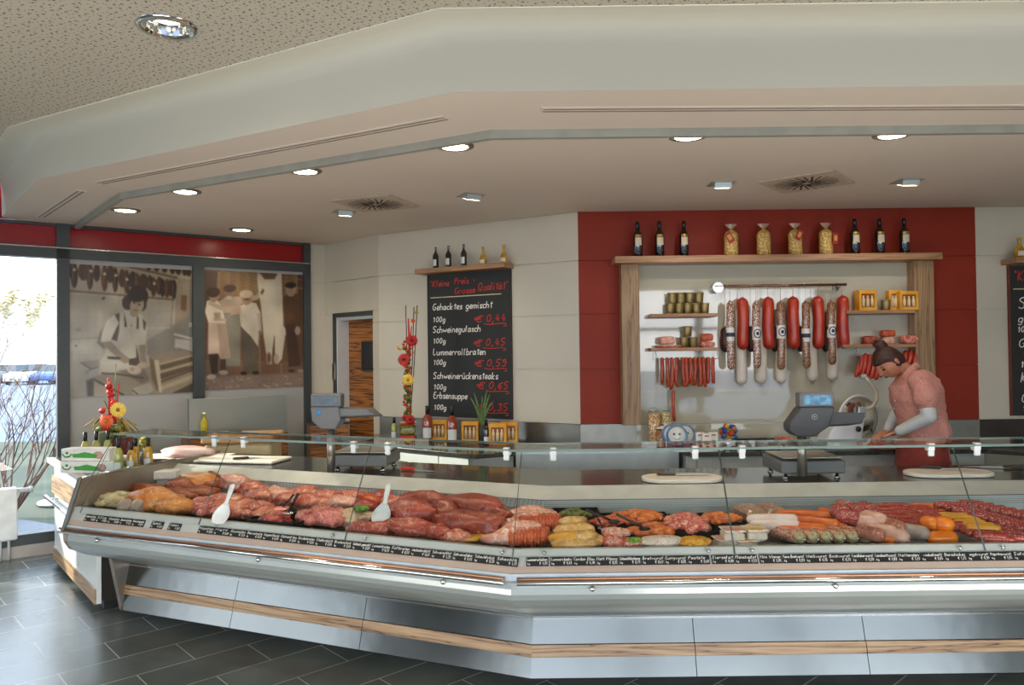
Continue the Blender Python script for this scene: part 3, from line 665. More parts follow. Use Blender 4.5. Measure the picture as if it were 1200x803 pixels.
def clamp(side, s, root):
    p = Vector((*seg(side, s, OT), ZT)); rz = -a_ if side == 'L' else 0
    mb = MB(); mb.bbox(0, .004, -.006, .034, .036, .030, .006); mb.bbox(0, -.006, -.030, .03, .012, .030, .004); mb.bbox(0, -.004, .016, .030, .03, .008, .003)
    ob = mb.build('glass_clamp', M['white'], root); ob.location = p; ob.rotation_euler = (0, 0, rz)
def knob(side, s, root):
    p = Vector((*seg(side, s, OBt-.004), ZBt+.016)); mb = MB(); mb.ball(p, .010, .010, .010, 10, 6); mb.build('pane_clip', M['steelv'], root)
for px in (252, 286, 415, 455, 594): clamp('L', tpx(px, OT, 1.2), cL)
for px in (648, 814, 869, 1090, 1144): clamp('R', xpx(px, OT), cR)
for px in (254, 389, 427, 587): knob('L', tpx(px, OBt, .78), cL)
for px in (636, 828, 879, 1122, 1172): knob('R', xpx(px, OBt), cR)
# legs that carry the glass: slender steel posts behind the glass shelf
for side, ss, root in (('L', [tpx(300, .1, 1)], cL),):
    pass
# ---------------------------------------------------------------- price cards
def card(side, s, w, word, price, extra=''):
    rz = PI+0 if False else (-a_ if side == 'L' else 0)
    o0 = -.4405; z0 = .7275
    p = seg(side, s, o0)
    lb = 'small black price card on the counter edge, chalk-written %s, %s' % (word, price)+extra
    t = thing('price_card', lb, 'price tag', (p[0], p[1], z0), rz)
    # local frame leaning back like the rail
    tilt = math.atan2(.414-.437+.046, .037)
    mb = MB(); mb.box(-w/2+.0012, w/2-.0012, -.003, -.0005, .001, .0425); c = mb.build('card', mat('card_black', '14181a', .5), t)
    wr = MB(); rnd = random.Random(hash(word) % 99 if False else len(word)*7)
    write(wr, word, -w/2+.004, .0245, .0135, .0016, -.0036, jit=.15, smooth=0, fit=w*.9 if len(word) > 7 else w*.75, rnd=rnd)
    write(wr, 'kg', -w/2+.006, .008, .009, .0013, -.0036, jit=.1, smooth=0, rnd=rnd); write(wr, '€ '+price, w*.08, .008, .0125, .0015, -.0036, jit=.1, smooth=0, fit=w*.36, rnd=rnd)
    g = wr.build('lettering', M['chalk'], c, fix=False)
    c.rotation_euler = (-math.atan2(.023, .037), 0, 0)
    return t
wordsL = [('Schaschlik', '1,15'), ('Schaufelstück', '0,99'), ('Schweineleber', '0,45'), ('Schweinefilet', '1,29'), ('Nackenkotelett', '0,65'), ('Rollbraten', '0,59'), ('Lummerbraten', '0,75'), ('Gulasch gemischt', '0,89'), ('Bratenstück', '0,69'), ('Stielkotelett', '0,85'),
          ('Rinderbraten', '0,89'), ('Gehacktes', '0,44'), ('Suppenfleisch', '0,65'), ('Beinscheibe', '0,69'), ('Rouladen', '1,19'), ('Mett', '0,60'), ('Rippchen', '0,55')]
w_ = .113
tL0 = tpx(605, -.44, .74)+w_/2
for i, (wd, pr) in enumerate(wordsL):
    card('L', tL0+i*w_, w_, wd, pr)
base = tL0+len(wordsL)*w_
for tt, wd, pr in ((tpx(202.5, -.44, .7), 'Eisbein', '0,39'), (tpx(182, -.44, .7), 'Speck', '0,59')): card('L', tt, .095, wd, pr)
tt = tpx(160, -.44, .7)
for i, (wd, pr) in enumerate([('Bauchspeck', '0,49'), ('Bauernschinken', '1,19'), ('Kasseler', '0,89'), ('Sülze', '0,69'), ('Leberkäse', '0,60')]): card('L', tt+i*.098, .098, wd, pr)
wordsR = [('Lummerscheiben', '4,05'), ('Lummersteaks', '4,49'), ('Cordon Bleu', '4,20'), ('Mett Pfanne', '0,95'), ('Schaschlikpfanne', '0,75'), ('Bratwurst', '0,69'), ('Currywurst', '0,85'), ('Pastete', '0,60')]
xx = xpx(628, -.44); card('R', xx, .105, *wordsR[0])
x_a = xpx(643, -.44)
for i, (wd, pr) in enumerate(wordsR[1:]): card('R', x_a+.052+i*.1045, .1045, wd, pr)
x_a = xpx(832, -.44)
for i, (wd, pr) in enumerate([('Eiersalat', '0,80'), ('Fleischsalat', '0,59')]): card('R', x_a+.053+i*.106, .106, wd, pr)
x_a = xpx(888, -.44)
for i, (wd, pr) in enumerate([('Mini Wiener', '1,05'), ('Feine Bratwurst', '0,89'), ('Weißwurst', '0,95'), ('Bockwurst', '0,79'), ('Landleberwurst', '0,99'), ('Landmettwurst', '1,09'), ('Mettenden', '1,19'), ('Zwiebelmett', '0,85'), ('Bierschinken', '1,25'), ('Jagdwurst', '0,99'), ('Paprikawurst', '1,05'), ('Salami', '1,35'), ('Cervelat', '1,39'), ('Teewurst', '1,09')]):
    card('R', x_a+.053+i*.1055, .1055, wd, pr)

# ---------------------------------------------------------------- end counter: pale panel, wood bands, stone top
ea = Vector((-2.813, 5.098)); eb = Vector((-3.818, 6.294)); ed = (eb-ea).normalized(); en = Vector((-ed.y, ed.x)); en = en if en.dot(Vector((-1, -1))) > 0 else -en
et = thing('end_counter', 'end counter with pale panels and wood bands, under the mustard boxes and flowers', 'counter', (ea.x, ea.y, 0), math.atan2(-ed.y, -ed.x))
# local: +X from far end to near end is negative, so run from x=-L..0 ; -Y faces outwards
LE = (eb-ea).length
def eb_(mb, x0, x1, y0, y1, z0, z1): return mb.box(x0, x1, y0, y1, z0, z1)
MB().box(-LE+.02, -.02, .05, .75, 0, .05).build('plinth', M['black'], et)
MB().box(-LE, 0, .0, .03, .05, .85).build('panel', mat('pale_backpainted_glass', 'e4e8e2', .12, var=.02, spec=.7), et)
MB().box(-LE, 0, -.012, .0, .05, .15).build('lower_wood_band', M['zebral'], et)
MB().box(-LE, 0, -.02, .0, .60, .74).build('upper_wood_band', M['zebral'], et)
MB().cyl((-LE-.03, -.06, .565), (.0, -.06, .565), .016).build('bumper_rail', M['chrome'], et)
for k in (-LE+.15, -.2): MB().cyl((k, -.06, .565), (k, 0, .565), .008).build('rail_bracket', M['chrome'], et)
MB().box(-LE-.02, .03, -.05, -.005, .845, .885).build('top_edge', mat('edge_sand', 'bfb6a6', .4), et)
# stone top polygon in world coordinates -> local
ri = Matrix.Rotation(-math.atan2(-ed.y, -ed.x), 2)
def tl(p): v = ri @ (Vector(p)-ea); return (v.x, v.y)
pw = [tuple(ea+en*.0+ed*(-.03)), tuple(eb+en*.0), (-3.45, 6.85), (-3.0, 6.6), (-2.75, 6.2), Lp(tE(1.2)+.03, 1.2), Lp(tE(.62)+.03, .62), Lp(tE(0)+.03, 0)]
MB().prism([tl(p) for p in pw], .872, .884).build('stone_top', mat('stone_top_grey', '33363a', .22, var=.15, scale=40), et)
# ---------------------------------------------------------------- meats in the well
K = {
 'pork': meat('pork', 'aa4230', 'd07a5e', 'efc8b0', fatw=.025), 'porkp': meat('pork_pale', 'cc7e68', 'e4a892', 'f2d6c2', fatw=.035), 'beef': meat('beef', '84281a', 'b04632', 'dc9a84', fatw=.02),
 'beefd': meat('beef_dark', '7a2a1c', 'a4462e', 'c98a7c', fatw=.012), 'fat': meat('fat', 'f4efe8', 'e8ded2', None), 'smoked': meat('smoked_ham', '6e2410', '9c4a20', 'c98650', fatw=.02, rough=.4),
 'crust': meat('orange_crust', 'b05a1c', 'd88a40', 'e8b070', rough=.45), 'crusty': meat('cream_rind', 'e0b890', 'c88a5c', None), 'sour': meat('cream_heap', 'd8c8a0', 'bfa878', None, scale=25, bump=.8), 'mince': meat('mince', 'a83c34', 'cc6a5e', 'e8b0a4', fats=40, fatw=.05),
 'mar': meat('marinated_red', 'a8381c', 'cc5c30', 'e08858', fatw=.03), 'maro': meat('marinated_orange', 'b4481a', 'd9752c', 'e89850', scale=22, fatw=.03), 'yel': meat('breaded_yellow', 'c08a3c', 'dca860', 'e8c48c', fatw=.03), 'yelo': meat('marinated_yellow', 'd08c1c', 'e8a838', None),
 'kebab': meat('kebab_mix', 'b83c34', 'd46858', 'ecc0a4', fats=22, fatw=.06), 'onion': meat('pale_strips', 'b89870', 'd8c098', 'c07060', fats=20, fatw=.03), 'fish': meat('pale_fat_slab', 'dcc4b0', 'ecdcc8', 'c89884', fatw=.02), 'blood': meat('diced_red', '8c2018', 'b43428', 'd07060'),
 'green': mat('parsley', '3f6a1c', .6, c2='7a9a34', scale=40, bump=.8), 'dgreen': mat('herb_dark', '4a5420', .6, c2='6b6a2c', scale=30, bump=.6),
 'wurst': meat('cooked_sausage_pink', 'd49a84', 'e4b8a4', None), 'wwhite': meat('white_sausage', 'e0c0b0', 'ecd4c8', None, rough=.3), 'orangew': meat('orange_sausage', 'd05a1c', 'e07830', None, rough=.25), 'bright': meat('bright_orange_sausage', 'e87010', 'f08a1c', None, rough=.2, bump=.05),
 'net': None, 'brownw': meat('brown_sausage', '8e4a34', 'b06a50', 'd8a898', fats=30, fatw=.04), 'greyw': meat('grey_roll', 'b8a498', '988478', None)}
N = NT('wrapped_sausage'); p = N.n('ShaderNodeBsdfPrincipled'); N.l(p.outputs[0], N.out.inputs[0]); p.inputs['Roughness'].default_value = .18; p.inputs['Coat Weight'].default_value = .6
tc = N.n('ShaderNodeTexCoord'); sp = N.n('ShaderNodeSeparateXYZ'); N.l(tc.outputs['Object'], sp.inputs[0])
nz = N.n('ShaderNodeTexNoise'); nz.inputs['Scale'].default_value = 60; N.l(tc.outputs['Object'], nz.inputs['Vector'])
c = N.ramp(nz.outputs['Fac'], [(.42, lin('a05f48')), (.55, lin('cf9a80'))]); gcol = N.ramp(nz.outputs['Fac'], [(.4, lin('97905c')), (.6, lin('c0b088'))])
mr = N.n('ShaderNodeMapRange'); N.l(sp.outputs[1], mr.inputs[0]); mr.inputs[1].default_value = -.075; mr.inputs[2].default_value = -.115
mx = N.n('ShaderNodeMix', data_type='RGBA'); N.l(mr.outputs[0], mx.inputs[0]); N.l(c, mx.inputs[6]); N.l(gcol, mx.inputs[7]); N.l(mx.outputs[2], p.inputs['Base Color']); K['wrap'] = N.m
def netmat(name, c, c2, sc=120, th=.25):
    N = NT(name); p = N.n('ShaderNodeBsdfPrincipled'); N.l(p.outputs[0], N.out.inputs[0]); p.inputs['Roughness'].default_value = .25; p.inputs['Coat Weight'].default_value = .4
    tc = N.n('ShaderNodeTexCoord'); vo = N.n('ShaderNodeTexVoronoi'); vo.inputs['Scale'].default_value = sc; N.l(tc.outputs['Object'], vo.inputs['Vector'])
    N.l(N.ramp(vo.outputs['Distance'], [(th, lin(c2)), (th+.15, lin(c))]), p.inputs['Base Color']); return N.m
K['net'] = netmat('speckled_red_sausage', '9c2e20', 'cc8070', 130, .2); K['netp'] = netmat('speckled_pink_sausage', 'a03a34', 'd49c92', 105, .22); K['salam'] = netmat('white_dusted_salami', '8a5c48', 'dcc8b4', 90, .35); K['salb'] = netmat('brown_mottled_salami', '80553a', 'b89878', 90, .3)
_n = [0]
def chunk(name, label, px, py, h, sx, sy, sz, m, rot=0, amp=.22, freq=1.5, group=None, sub=3, flat=.6, square=0, mult=None, kind=None, cat='meat'):
    """one piece centred where the photo shows it; h = centre height above the deck"""
    _n[0] += 1
    if px < 262: sx *= 1.18; sy *= 1.15; sz *= 1.12; py += 2
    p = onZ(px, py, ZDK+h); mb = MB()
    if mult:
        rnd = random.Random(_n[0])
        n, sp_, r = mult
        for i in range(n):
            th = rnd.uniform(0, 2*PI); q = math.sqrt(rnd.random()); zz = (1-q*q)*sz*.75+sz*.2
            x, y = q*sx*math.cos(th), q*sy*math.sin(th); X = x*math.cos(rot)-y*math.sin(rot); Y = x*math.sin(rot)+y*math.cos(rot)
            rr = r*rnd.uniform(.7, 1.3); mb.lump((X, Y, zz-sz*.4), rr*rnd.uniform(.8, 1.9), rr, rr*.7, i+_n[0], .25, 1.5, rnd.uniform(0, PI), 2)
        mb.lump((0, 0, -sz*.15), sx*.95, sy*.95, sz*.8, _n[0], .12, 1.5, rot, 3, .35)
    else: mb.lump((0, 0, 0), sx, sy, sz, _n[0], amp, freq, rot, sub, flat, square)
    o = mb.build(name, K[m], fix=False); o.location = p; return tag(o, label, cat, group, kind)
def tray(px, py, w, d, h=.05, rz=0, label='', z=0):
    p = onZ(px, py, ZDK+z+h); t = MB(); th = .004
    t.box(-w/2, w/2, -d/2, d/2, 0, th)
    for a in ((-w/2, -w/2+th, -d/2, d/2), (w/2-th, w/2, -d/2, d/2), (-w/2, w/2, -d/2, -d/2+th), (-w/2, w/2, d/2-th, d/2)): t.box(*a, 0, h)
    o = t.build('black_tray', M['black']); o.location = (p.x, p.y, ZDK+z+.002); o.rotation_euler = (0, 0, rz); return tag(o, label, 'tray')
LA = -a_
# --- left end
chunk('cream_rind_heap', 'cream coloured crumbly heap at the far left end of the counter well', 140, 584, .045, .17, .10, .06, 'sour', LA, .3, 2.5, mult=(26, 0, .03), kind=None)
for i, (px, py) in enumerate(((148, 592), (163, 592))):
    chunk('grey_meat_roll', ['grey meat roll with a pale cut face beside the cream heap', 'second grey meat roll between the cream heap and the orange roast'][i], px, py, .045, .045, .07, .045, 'greyw', .3, .12)
chunk('orange_roast', 'orange crusted roast in front of the smoked meats at the left', 182, 586, .06, .16, .10, .075, 'crust', LA+.3, .2, 1.6)
chunk('smoked_bacon_slab', 'long dark smoked slab lying behind the cream heap', 168, 574, .05, .16, .05, .05, 'smoked', LA, .2)
chunk('smoked_bacon_slab', 'flat dark smoked slab in front of the cut ham', 208, 579, .06, .16, .07, .04, 'smoked', LA-.1, .2)
def fatb(px, py, z, label):
    p = onZ(px, py, ZDK+z); o = MB().bbox(0, 0, 0, .19, .12, .062, .006).build('fat_block', K['fat'], bevel=.004); o.location = p; o.rotation_euler = (0, 0, .15); tag(o, label, 'meat')
fatb(189, 566, .05, 'lower white block of back fat near the left rear of the well'); fatb(193, 556, .115, 'upper white block of back fat stacked on another')
o = chunk('cut_ham', 'dark smoked ham with a red cut face at the rear left', 214, 570, .07, .10, .09, .065, 'smoked', 0, .12)
f = MB(); f.lump((0, 0, 0), .055, .012, .045, 3, .2); q = f.build('cut_face', K['beef'], o, fix=False); q.location = (-.02, -.082, .0)
o = chunk('ham_with_rind', 'smoked ham with a cream rind on top at the rear left', 232, 564, .09, .12, .10, .06, 'crust', 0, .15)
f = MB(); f.lump((0, 0, 0), .10, .08, .025, 5, .15); q = f.build('rind', K['crusty'], o, fix=False); q.location = (-.01, 0, .05)
chunk('smoked_ham_piece', 'orange brown smoked ham beside the pork knuckle', 244, 569, .06, .09, .09, .06, 'smoked', .4)
chunk('smoked_rib', 'red brown smoked rib pointing up at the rear of the hams', 250, 556, .10, .10, .04, .03, 'smoked', LA-.4)
chunk('smoked_bacon_slab', 'dark red smoked slab between the cream heap and the white fat blocks', 170, 574, .04, .13, .08, .05, 'smoked', LA, .25)
chunk('smoked_ham_piece', 'brown smoked ham piece in front of the ham with the cream rind', 236, 577, .05, .12, .08, .05, 'smoked', LA+.3, .25)
chunk('orange_roast', 'second orange crusted roast touching the pork strips', 205, 592, .05, .12, .08, .055, 'crust', LA, .25)
# --- fresh pork
chunk('pork_knuckle', 'pale pork knuckle at the rear beside the smoked hams', 276, 566, .09, .11, .07, .06, 'porkp', -.3, .3)
L1 = 'pork leg joint in the rear row, next to the scoop'
for i, (px, py, sx, sy, rot, h, m, lb) in enumerate([(297, 573, .12, .08, .2, .07, 'pork', 'pork leg joint in the rear row, right beside the knuckle'), (312, 567, .15, .06, .3, .07, 'porkp', 'long pork piece with a cut end in the rear row'), (305, 582, .13, .07, -.2, .06, 'pork', 'pork joint lying in front of the long rear piece'),
        (324, 580, .12, .08, 0, .065, 'porkp', 'pale marbled pork steak left of the black tongs'), (340, 586, .10, .07, .4, .06, 'pork', 'small pork piece touching the black tongs'),
        (357, 579, .13, .07, -.1, .06, 'pork', 'pork cutlet in the rear row behind the black tongs'), (366, 589, .13, .07, .1, .06, 'pork', 'long pork cutlet right of the tongs'), (383, 584, .13, .09, 0, .065, 'pork', 'round pork cutlet in the middle of the rear row'),
        (401, 590, .11, .07, .2, .06, 'porkp', 'pale pork cutlet before the raised steak'), (412, 583, .12, .06, .6, .085, 'pork', 'raised pork steak behind the parsley'), (431, 588, .12, .06, -.1, .055, 'mar', 'flat reddish pork slice right of the raised steak'),
        (428, 596, .10, .05, -.3, .05, 'blood', 'dark red slice partly behind the right scoop'), (449, 583, .10, .06, -.5, .06, 'beef', 'beef piece behind the right scoop'), (462, 591, .10, .06, 0, .06, 'pork', 'beef and fat piece right of the right scoop'), (478, 595, .09, .05, .2, .05, 'porkp', 'small pale piece left of the large beef joints'), (376, 575, .16, .05, LA, .04, 'pork', 'thin pork strip along the rear edge of the well')]):
    chunk('pork_piece', lb, px, py, h, sx*.95, sy, .05, m, rot+LA, .28, 1.8)
chunk('pork_strips', 'large heap of pink pork strips in front of the left scoop', 262, 594, .05, .27, .15, .10, 'pork', LA, mult=(60, 0, .035), kind='stuff')
chunk('pork_strips', 'heap of pink pork cubes right of the left scoop', 305, 600, .045, .13, .09, .07, 'pork', LA, mult=(30, 0, .032), kind='stuff')
tray(333, 606, .34, .24, .05, LA, 'black tray of diced red meat under the two black tongs')
chunk('diced_meat', 'diced dark red meat in the black tray under the tongs', 325, 608, .045, .09, .07, .04, 'blood', LA, mult=(22, 0, .02), kind='stuff')
chunk('minced_cutlets', 'heap of fresh minced meat beside the cabbage', 383, 606, .05, .17, .10, .075, 'mince', LA, mult=(40, 0, .032), kind='stuff')
chunk('cabbage_heap', 'cream heap of marinated strips topped with parsley', 412, 608, .05, .13, .08, .07, 'onion', LA, mult=(34, 0, .026), kind='stuff')
chunk('parsley_sprig', 'bright green parsley sprig on the cream heap', 424, 596, .115, .045, .035, .025, 'green', 0, mult=(14, 0, .012), cat='garnish', kind=None)
chunk('marinated_strips', 'brownish marinated strips between the parsley and the right scoop', 434, 607, .06, .08, .05, .05, 'onion', LA, mult=(16, 0, .022), kind='stuff')
for px, py, sx, sy, sz, rot, h, m, lb in [(433, 620, .15, .05, .045, 0, .04, 'beef', 'flat beef slice at the front edge below the marinated strips'), (455, 612, .11, .06, .06, .4, .05, 'beef', 'beef piece in front of the right scoop'), (466, 604, .09, .06, .06, .7, .07, 'beef', 'upright beef piece right of the scoop'),
        (485, 603, .17, .10, .085, .1, .09, 'beef', 'large marbled beef joint in the middle of the left run'), (478, 619, .18, .07, .06, 0, .05, 'beef', 'long beef roast at the front edge with fat streaks'), (500, 586, .17, .07, .06, -.1, .08, 'beefd', 'dark oval beef joint at the rear'),
        (522, 600, .09, .08, .07, .3, .10, 'beefd', 'vacuum packed beef joint shining between the large joints'), (553, 596, .22, .10, .08, -.15, .10, 'beefd', 'largest beef joint with a rounded top at the rear'), (547, 614, .22, .08, .075, -.1, .08, 'beefd', 'long dark beef joint lying in front of the largest one'),
        (578, 605, .12, .07, .06, .1, .08, 'beefd', 'short dark beef joint at the right end of the beef'), (515, 624, .10, .06, .045, .1, .045, 'beef', 'beef slice with a curved fat line at the front edge'), (535, 630, .09, .05, .04, 0, .035, 'pork', 'small pink slice at the front edge beside the orange slices'), (447, 574, .05, .04, .04, 0, .05, 'beef', 'small beef trimming at the rear edge')]:
    chunk('beef_piece', lb, px, py, h, sx*.93, sy*.95, sz*.95, m, rot+LA, .24, 1.5, square=.1)
for i, (px, py) in enumerate(((548, 632), (558, 629), (568, 627))):
    chunk('orange_slice', 'orange marinated slice fanned at the front edge beside the beef', px, py, .03+.006*i, .055, .035, .014, 'yelo', LA, .15, group='fanned orange marinated slices')
for i, (px, py, h) in enumerate(((588, 632, .04), (600, 626, .06), (612, 618, .08), (622, 608, .09), (596, 616, .07), (607, 604, .08), (620, 600, .085), (632, 604, .07))):
    chunk('pork_escalope', 'pale pink pork escalope in the overlapping pile at the counter corner', px, py, h, .10, .045, .035, 'porkp', LA+.5, .16, group='pale pork escalopes at the corner')
for i in range(11):
    f = i/10; px = 606+f*42; 
    for k, (dy, hh) in enumerate(((0, .045), (-16, .075))):
        _n[0] += 1; p = onZ(px+k*6-(8 if k == 0 else 0), 630+dy-f*2, ZDK+hh); mb = MB(); mb.lump((0, 0, 0), .021, .085, .042, _n[0], .14, 1.4, .15-f*.3, 3)
        o = mb.build('marinated_steak', K['mar'], fix=False); o.location = p; o.rotation_euler = (.12, 0, 0)
        tag(o, 'upright orange red marinated steak in the ribbed %s row at the corner' % ('front' if k == 0 else 'rear'), 'meat', 'marinated steaks, %s row' % ('front' if k == 0 else 'rear'))
# --- right run: trays
tray(678, 606, .26, .50, .06, 0, 'black tray of yellow cutlets right of the ribbed steaks')
chunk('herb_garnish', 'dark green herb bundle at the rear of the yellow cutlets', 672, 603, .10, .09, .05, .04, 'dgreen', 0, mult=(16, 0, .02), cat='garnish')
chunk('herb_garnish', 'small dark herb bundle in the rear left corner of the yellow cutlet tray', 655, 609, .08, .03, .05, .03, 'dgreen', 0, mult=(10, 0, .014), cat='garnish')
for i, (px, py, h, sx, sy, rt) in enumerate([(671, 612, .11, .075, .045, 0), (669, 621, .095, .085, .045, .1), (684, 620, .10, .05, .06, .9), (668, 630, .07, .10, .05, -.1), (686, 628, .08, .06, .05, .3), (655, 632, .05, .05, .05, 0), (698, 633, .05, .05, .06, .2), (675, 637, .05, .11, .04, 0)]):
    chunk('yellow_cutlet', 'yellow seasoned cutlet in the pile right of the ribbed steaks', px, py, h, sx, sy, .03, 'yel' if i % 3 else 'yelo' if i == 3 else 'yel', rt, .15, group='yellow seasoned cutlets')
tray(718, 606, .19, .20, .06, 0, 'small black tray of red pepper meat with a black spoon', z=.03); tray(718, 622, .19, .18, .05, 0, 'small black tray of pale pink meat with a serving spoon', z=.02)
chunk('pepper_meat', 'red pepper meat in the small rear tray', 712, 611, .10, .075, .07, .025, 'mar', 0, mult=(24, 0, .018), kind='stuff')
chunk('pale_pink_meat', 'pale pink chopped meat in the small front tray', 722, 624, .08, .075, .06, .025, 'porkp', 0, mult=(24, 0, .016), kind='stuff')
tray(762, 610, .24, .42, .06, 0, 'black tray of orange marinated chunks'); 
chunk('orange_chunks', 'heap of orange marinated chunks in the rear of the wide tray', 748, 606, .09, .13, .10, .04, 'maro', 0, mult=(42, 0, .024), kind='stuff')
chunk('orange_chunks', 'heap of orange marinated chunks in the front of the wide tray', 765, 622, .07, .10, .09, .04, 'maro', 0, mult=(36, 0, .022), kind='stuff')
chunk('stuffed_roll', 'red stuffed meat roll with a pepper strip at the front edge', 719, 636, .045, .06, .05, .04, 'kebab', 0, .2); chunk('stuffed_roll', 'red stuffed meat roll topped with parsley at the front edge', 741, 638, .04, .06, .045, .035, 'kebab', .3, .2)
chunk('parsley_sprig', 'green parsley sprig on the stuffed meat roll', 743, 633, .085, .03, .025, .018, 'green', 0, mult=(12, 0, .009), cat='garnish')
chunk('pale_fat_slab', 'pale flat fat slab at the front edge below the orange chunks', 776, 635, .05, .11, .05, .03, 'fish', 0, .12); chunk('pale_fat_slab', 'thin pale slab lying under the other fat slab at the front', 783, 639, .022, .12, .045, .015, 'fish', 0, .12)
tray(806, 611, .20, .36, .06, 0, 'black tray of red and yellow skewer meat'); chunk('skewer_meat', 'red and yellow skewer meat chunks in a black tray', 806, 612, .09, .10, .14, .04, 'kebab', 0, mult=(44, 0, .024), kind='stuff')
chunk('onion_pieces', 'yellow pepper pieces among the red skewer meat', 806, 612, .128, .07, .09, .012, 'yelo', 0, mult=None, cat='garnish', amp=.5, freq=3) if False else None
tray(845, 606, .21, .22, .06, 0, 'black tray of orange red goulash at the rear'); chunk('goulash', 'orange red goulash heap in the rear tray', 844, 607, .09, .10, .08, .03, 'maro', 0, mult=(32, 0, .02), kind='stuff')
chunk('orange_salad', 'bright yellow orange marinated strips at the front edge', 813, 635, .05, .08, .045, .03, 'yelo', 0, mult=(26, 0, .016), kind='stuff')
# plastic tubs with salads
for i, (px, py, z, lb) in enumerate([(858, 624, .045, 'clear plastic salad tub at the rear left of the four'), (884, 623, .045, 'clear plastic salad tub at the rear right of the four'), (850, 635, .0, 'clear plastic salad tub at the front left'), (872, 636, .0, 'clear plastic salad tub at the front right with yellow lid label')]):
    p = onZ(px, py, ZDK+z+.04); t = thing('salad_tub', lb, 'tub', (p.x, p.y, ZDK+z), .05*i)
    mb = MB(); mb.bbox(0, 0, .027, .095, .10, .05, .012); mb.build('tub', mat('tub_plastic', 'd8ccb8', .25, var=.1, scale=30), t)
    mb = MB(); mb.bbox(0, 0, .056, .104, .108, .008, .003); mb.build('lid', mat('lid_film', 'e2d2c0', .12, c2='d09a88', scale=25), t)
    mb = MB(); mb.box(-.04, .04, -.035, .02, .0603, .0608); mb.build('paper_label', mat('label_%d' % (i % 2), ['d88a7c', 'e0c060'][i % 2], .5), t)
for px, py, lb in ((879, 603, 'grey brown vacuum packed loaf at the rear'), (903, 602, 'second vacuum packed loaf, right of the first')):
    p = onZ(px, py, ZDK+.07); o = MB().bbox(0, 0, 0, .13, .17, .085, .02).build('packed_loaf', meat('loaf%d' % px, '8a6a56', 'a88874', 'b8a090', rough=.12)); o.location = p; o.rotation_euler = (.1, 0, .25); tag(o, lb, 'meat')
_sp = {}
def sausage(name, label, px, py, h, L, r, m, rz=0, group=None, bend=0, cut=None, rx=0, cat='sausage'):
    key = (name, round(L, 3), round(r, 3), m, bend)
    p = onZ(px, py, ZDK+h)
    if key in _sp: o = bpy.data.objects.new(name, _sp[key]); COL.objects.link(o)
    else:
        n = 7; pts = [(bend*math.sin(PI*i/(n-1)), -L/2+r+(L-2*r)*i/(n-1), 0) for i in range(n)]
        mb = MB(); mb.caps_tube(pts, r, 14); o = mb.build(name, K[m], fix=False); _sp[key] = o.data
        if name.startswith('wrapped'): pass
    o.location = p; o.rotation_euler = (rx, 0, rz); return tag(o, label, cat, group)
for i, (px, py, h) in enumerate(((905, 603+6, .10), (908, 616, .075), (900, 620, .055))):
    sausage('white_sausage', ['upper white sausage lying across the pile', 'middle white sausage lying across the pile', 'lowest white sausage lying across the pile'][i], px, py, h, .26, .027, 'wwhite', PI/2+.05*(i-1), bend=.012)
for i, (px, py, h, rz, L) in enumerate([(932, 603, .09, 1.5, .2), (938, 610, .08, 1.35, .2), (955, 604, .09, 1.2, .17), (946, 618, .07, 1.1, .18), (962, 612, .08, .9, .18), (930, 622, .055, 1.4, .16), (972, 602, .085, .5, .15), (975, 617, .06, .9, .15)]):
    sausage('orange_sausage', 'orange red sausage in the loose pile behind the wrapped sausages', px, py, h, L, .024, 'orangew', rz, 'loose orange red sausages')
for i in range(9):
    px = 920+i*15.2
    p = onZ(px, 626-i*.25, ZDK+.042); key = 'wrapped'
    if i == 0:
        mb = MB(); mb.caps_tube([(0, -.09+.03*j, 0) for j in range(7)], .034, 18); w0_ = mb.build('wrapped_sausage', K['wrap'], fix=False)
        o = w0_; mb = MB(); mb.lathe([(.001, 0), (.009, .001), (.006, .008), (.001, .009)], n=8); c = mb.build('clip', M['chrome'], o); c.rotation_euler = (PI/2, 0, 0); c.location = (0, -.122, 0)
        w0_.location = p; w0_.rotation_euler = (0, 0, .45); tag(w0_, 'x', 'sausage', 'row of thick wrapped sausages')
    else: o = dup(w0_, p, .45)
    o['label'] = 'thick wrapped sausage with a greenish end in the front row'
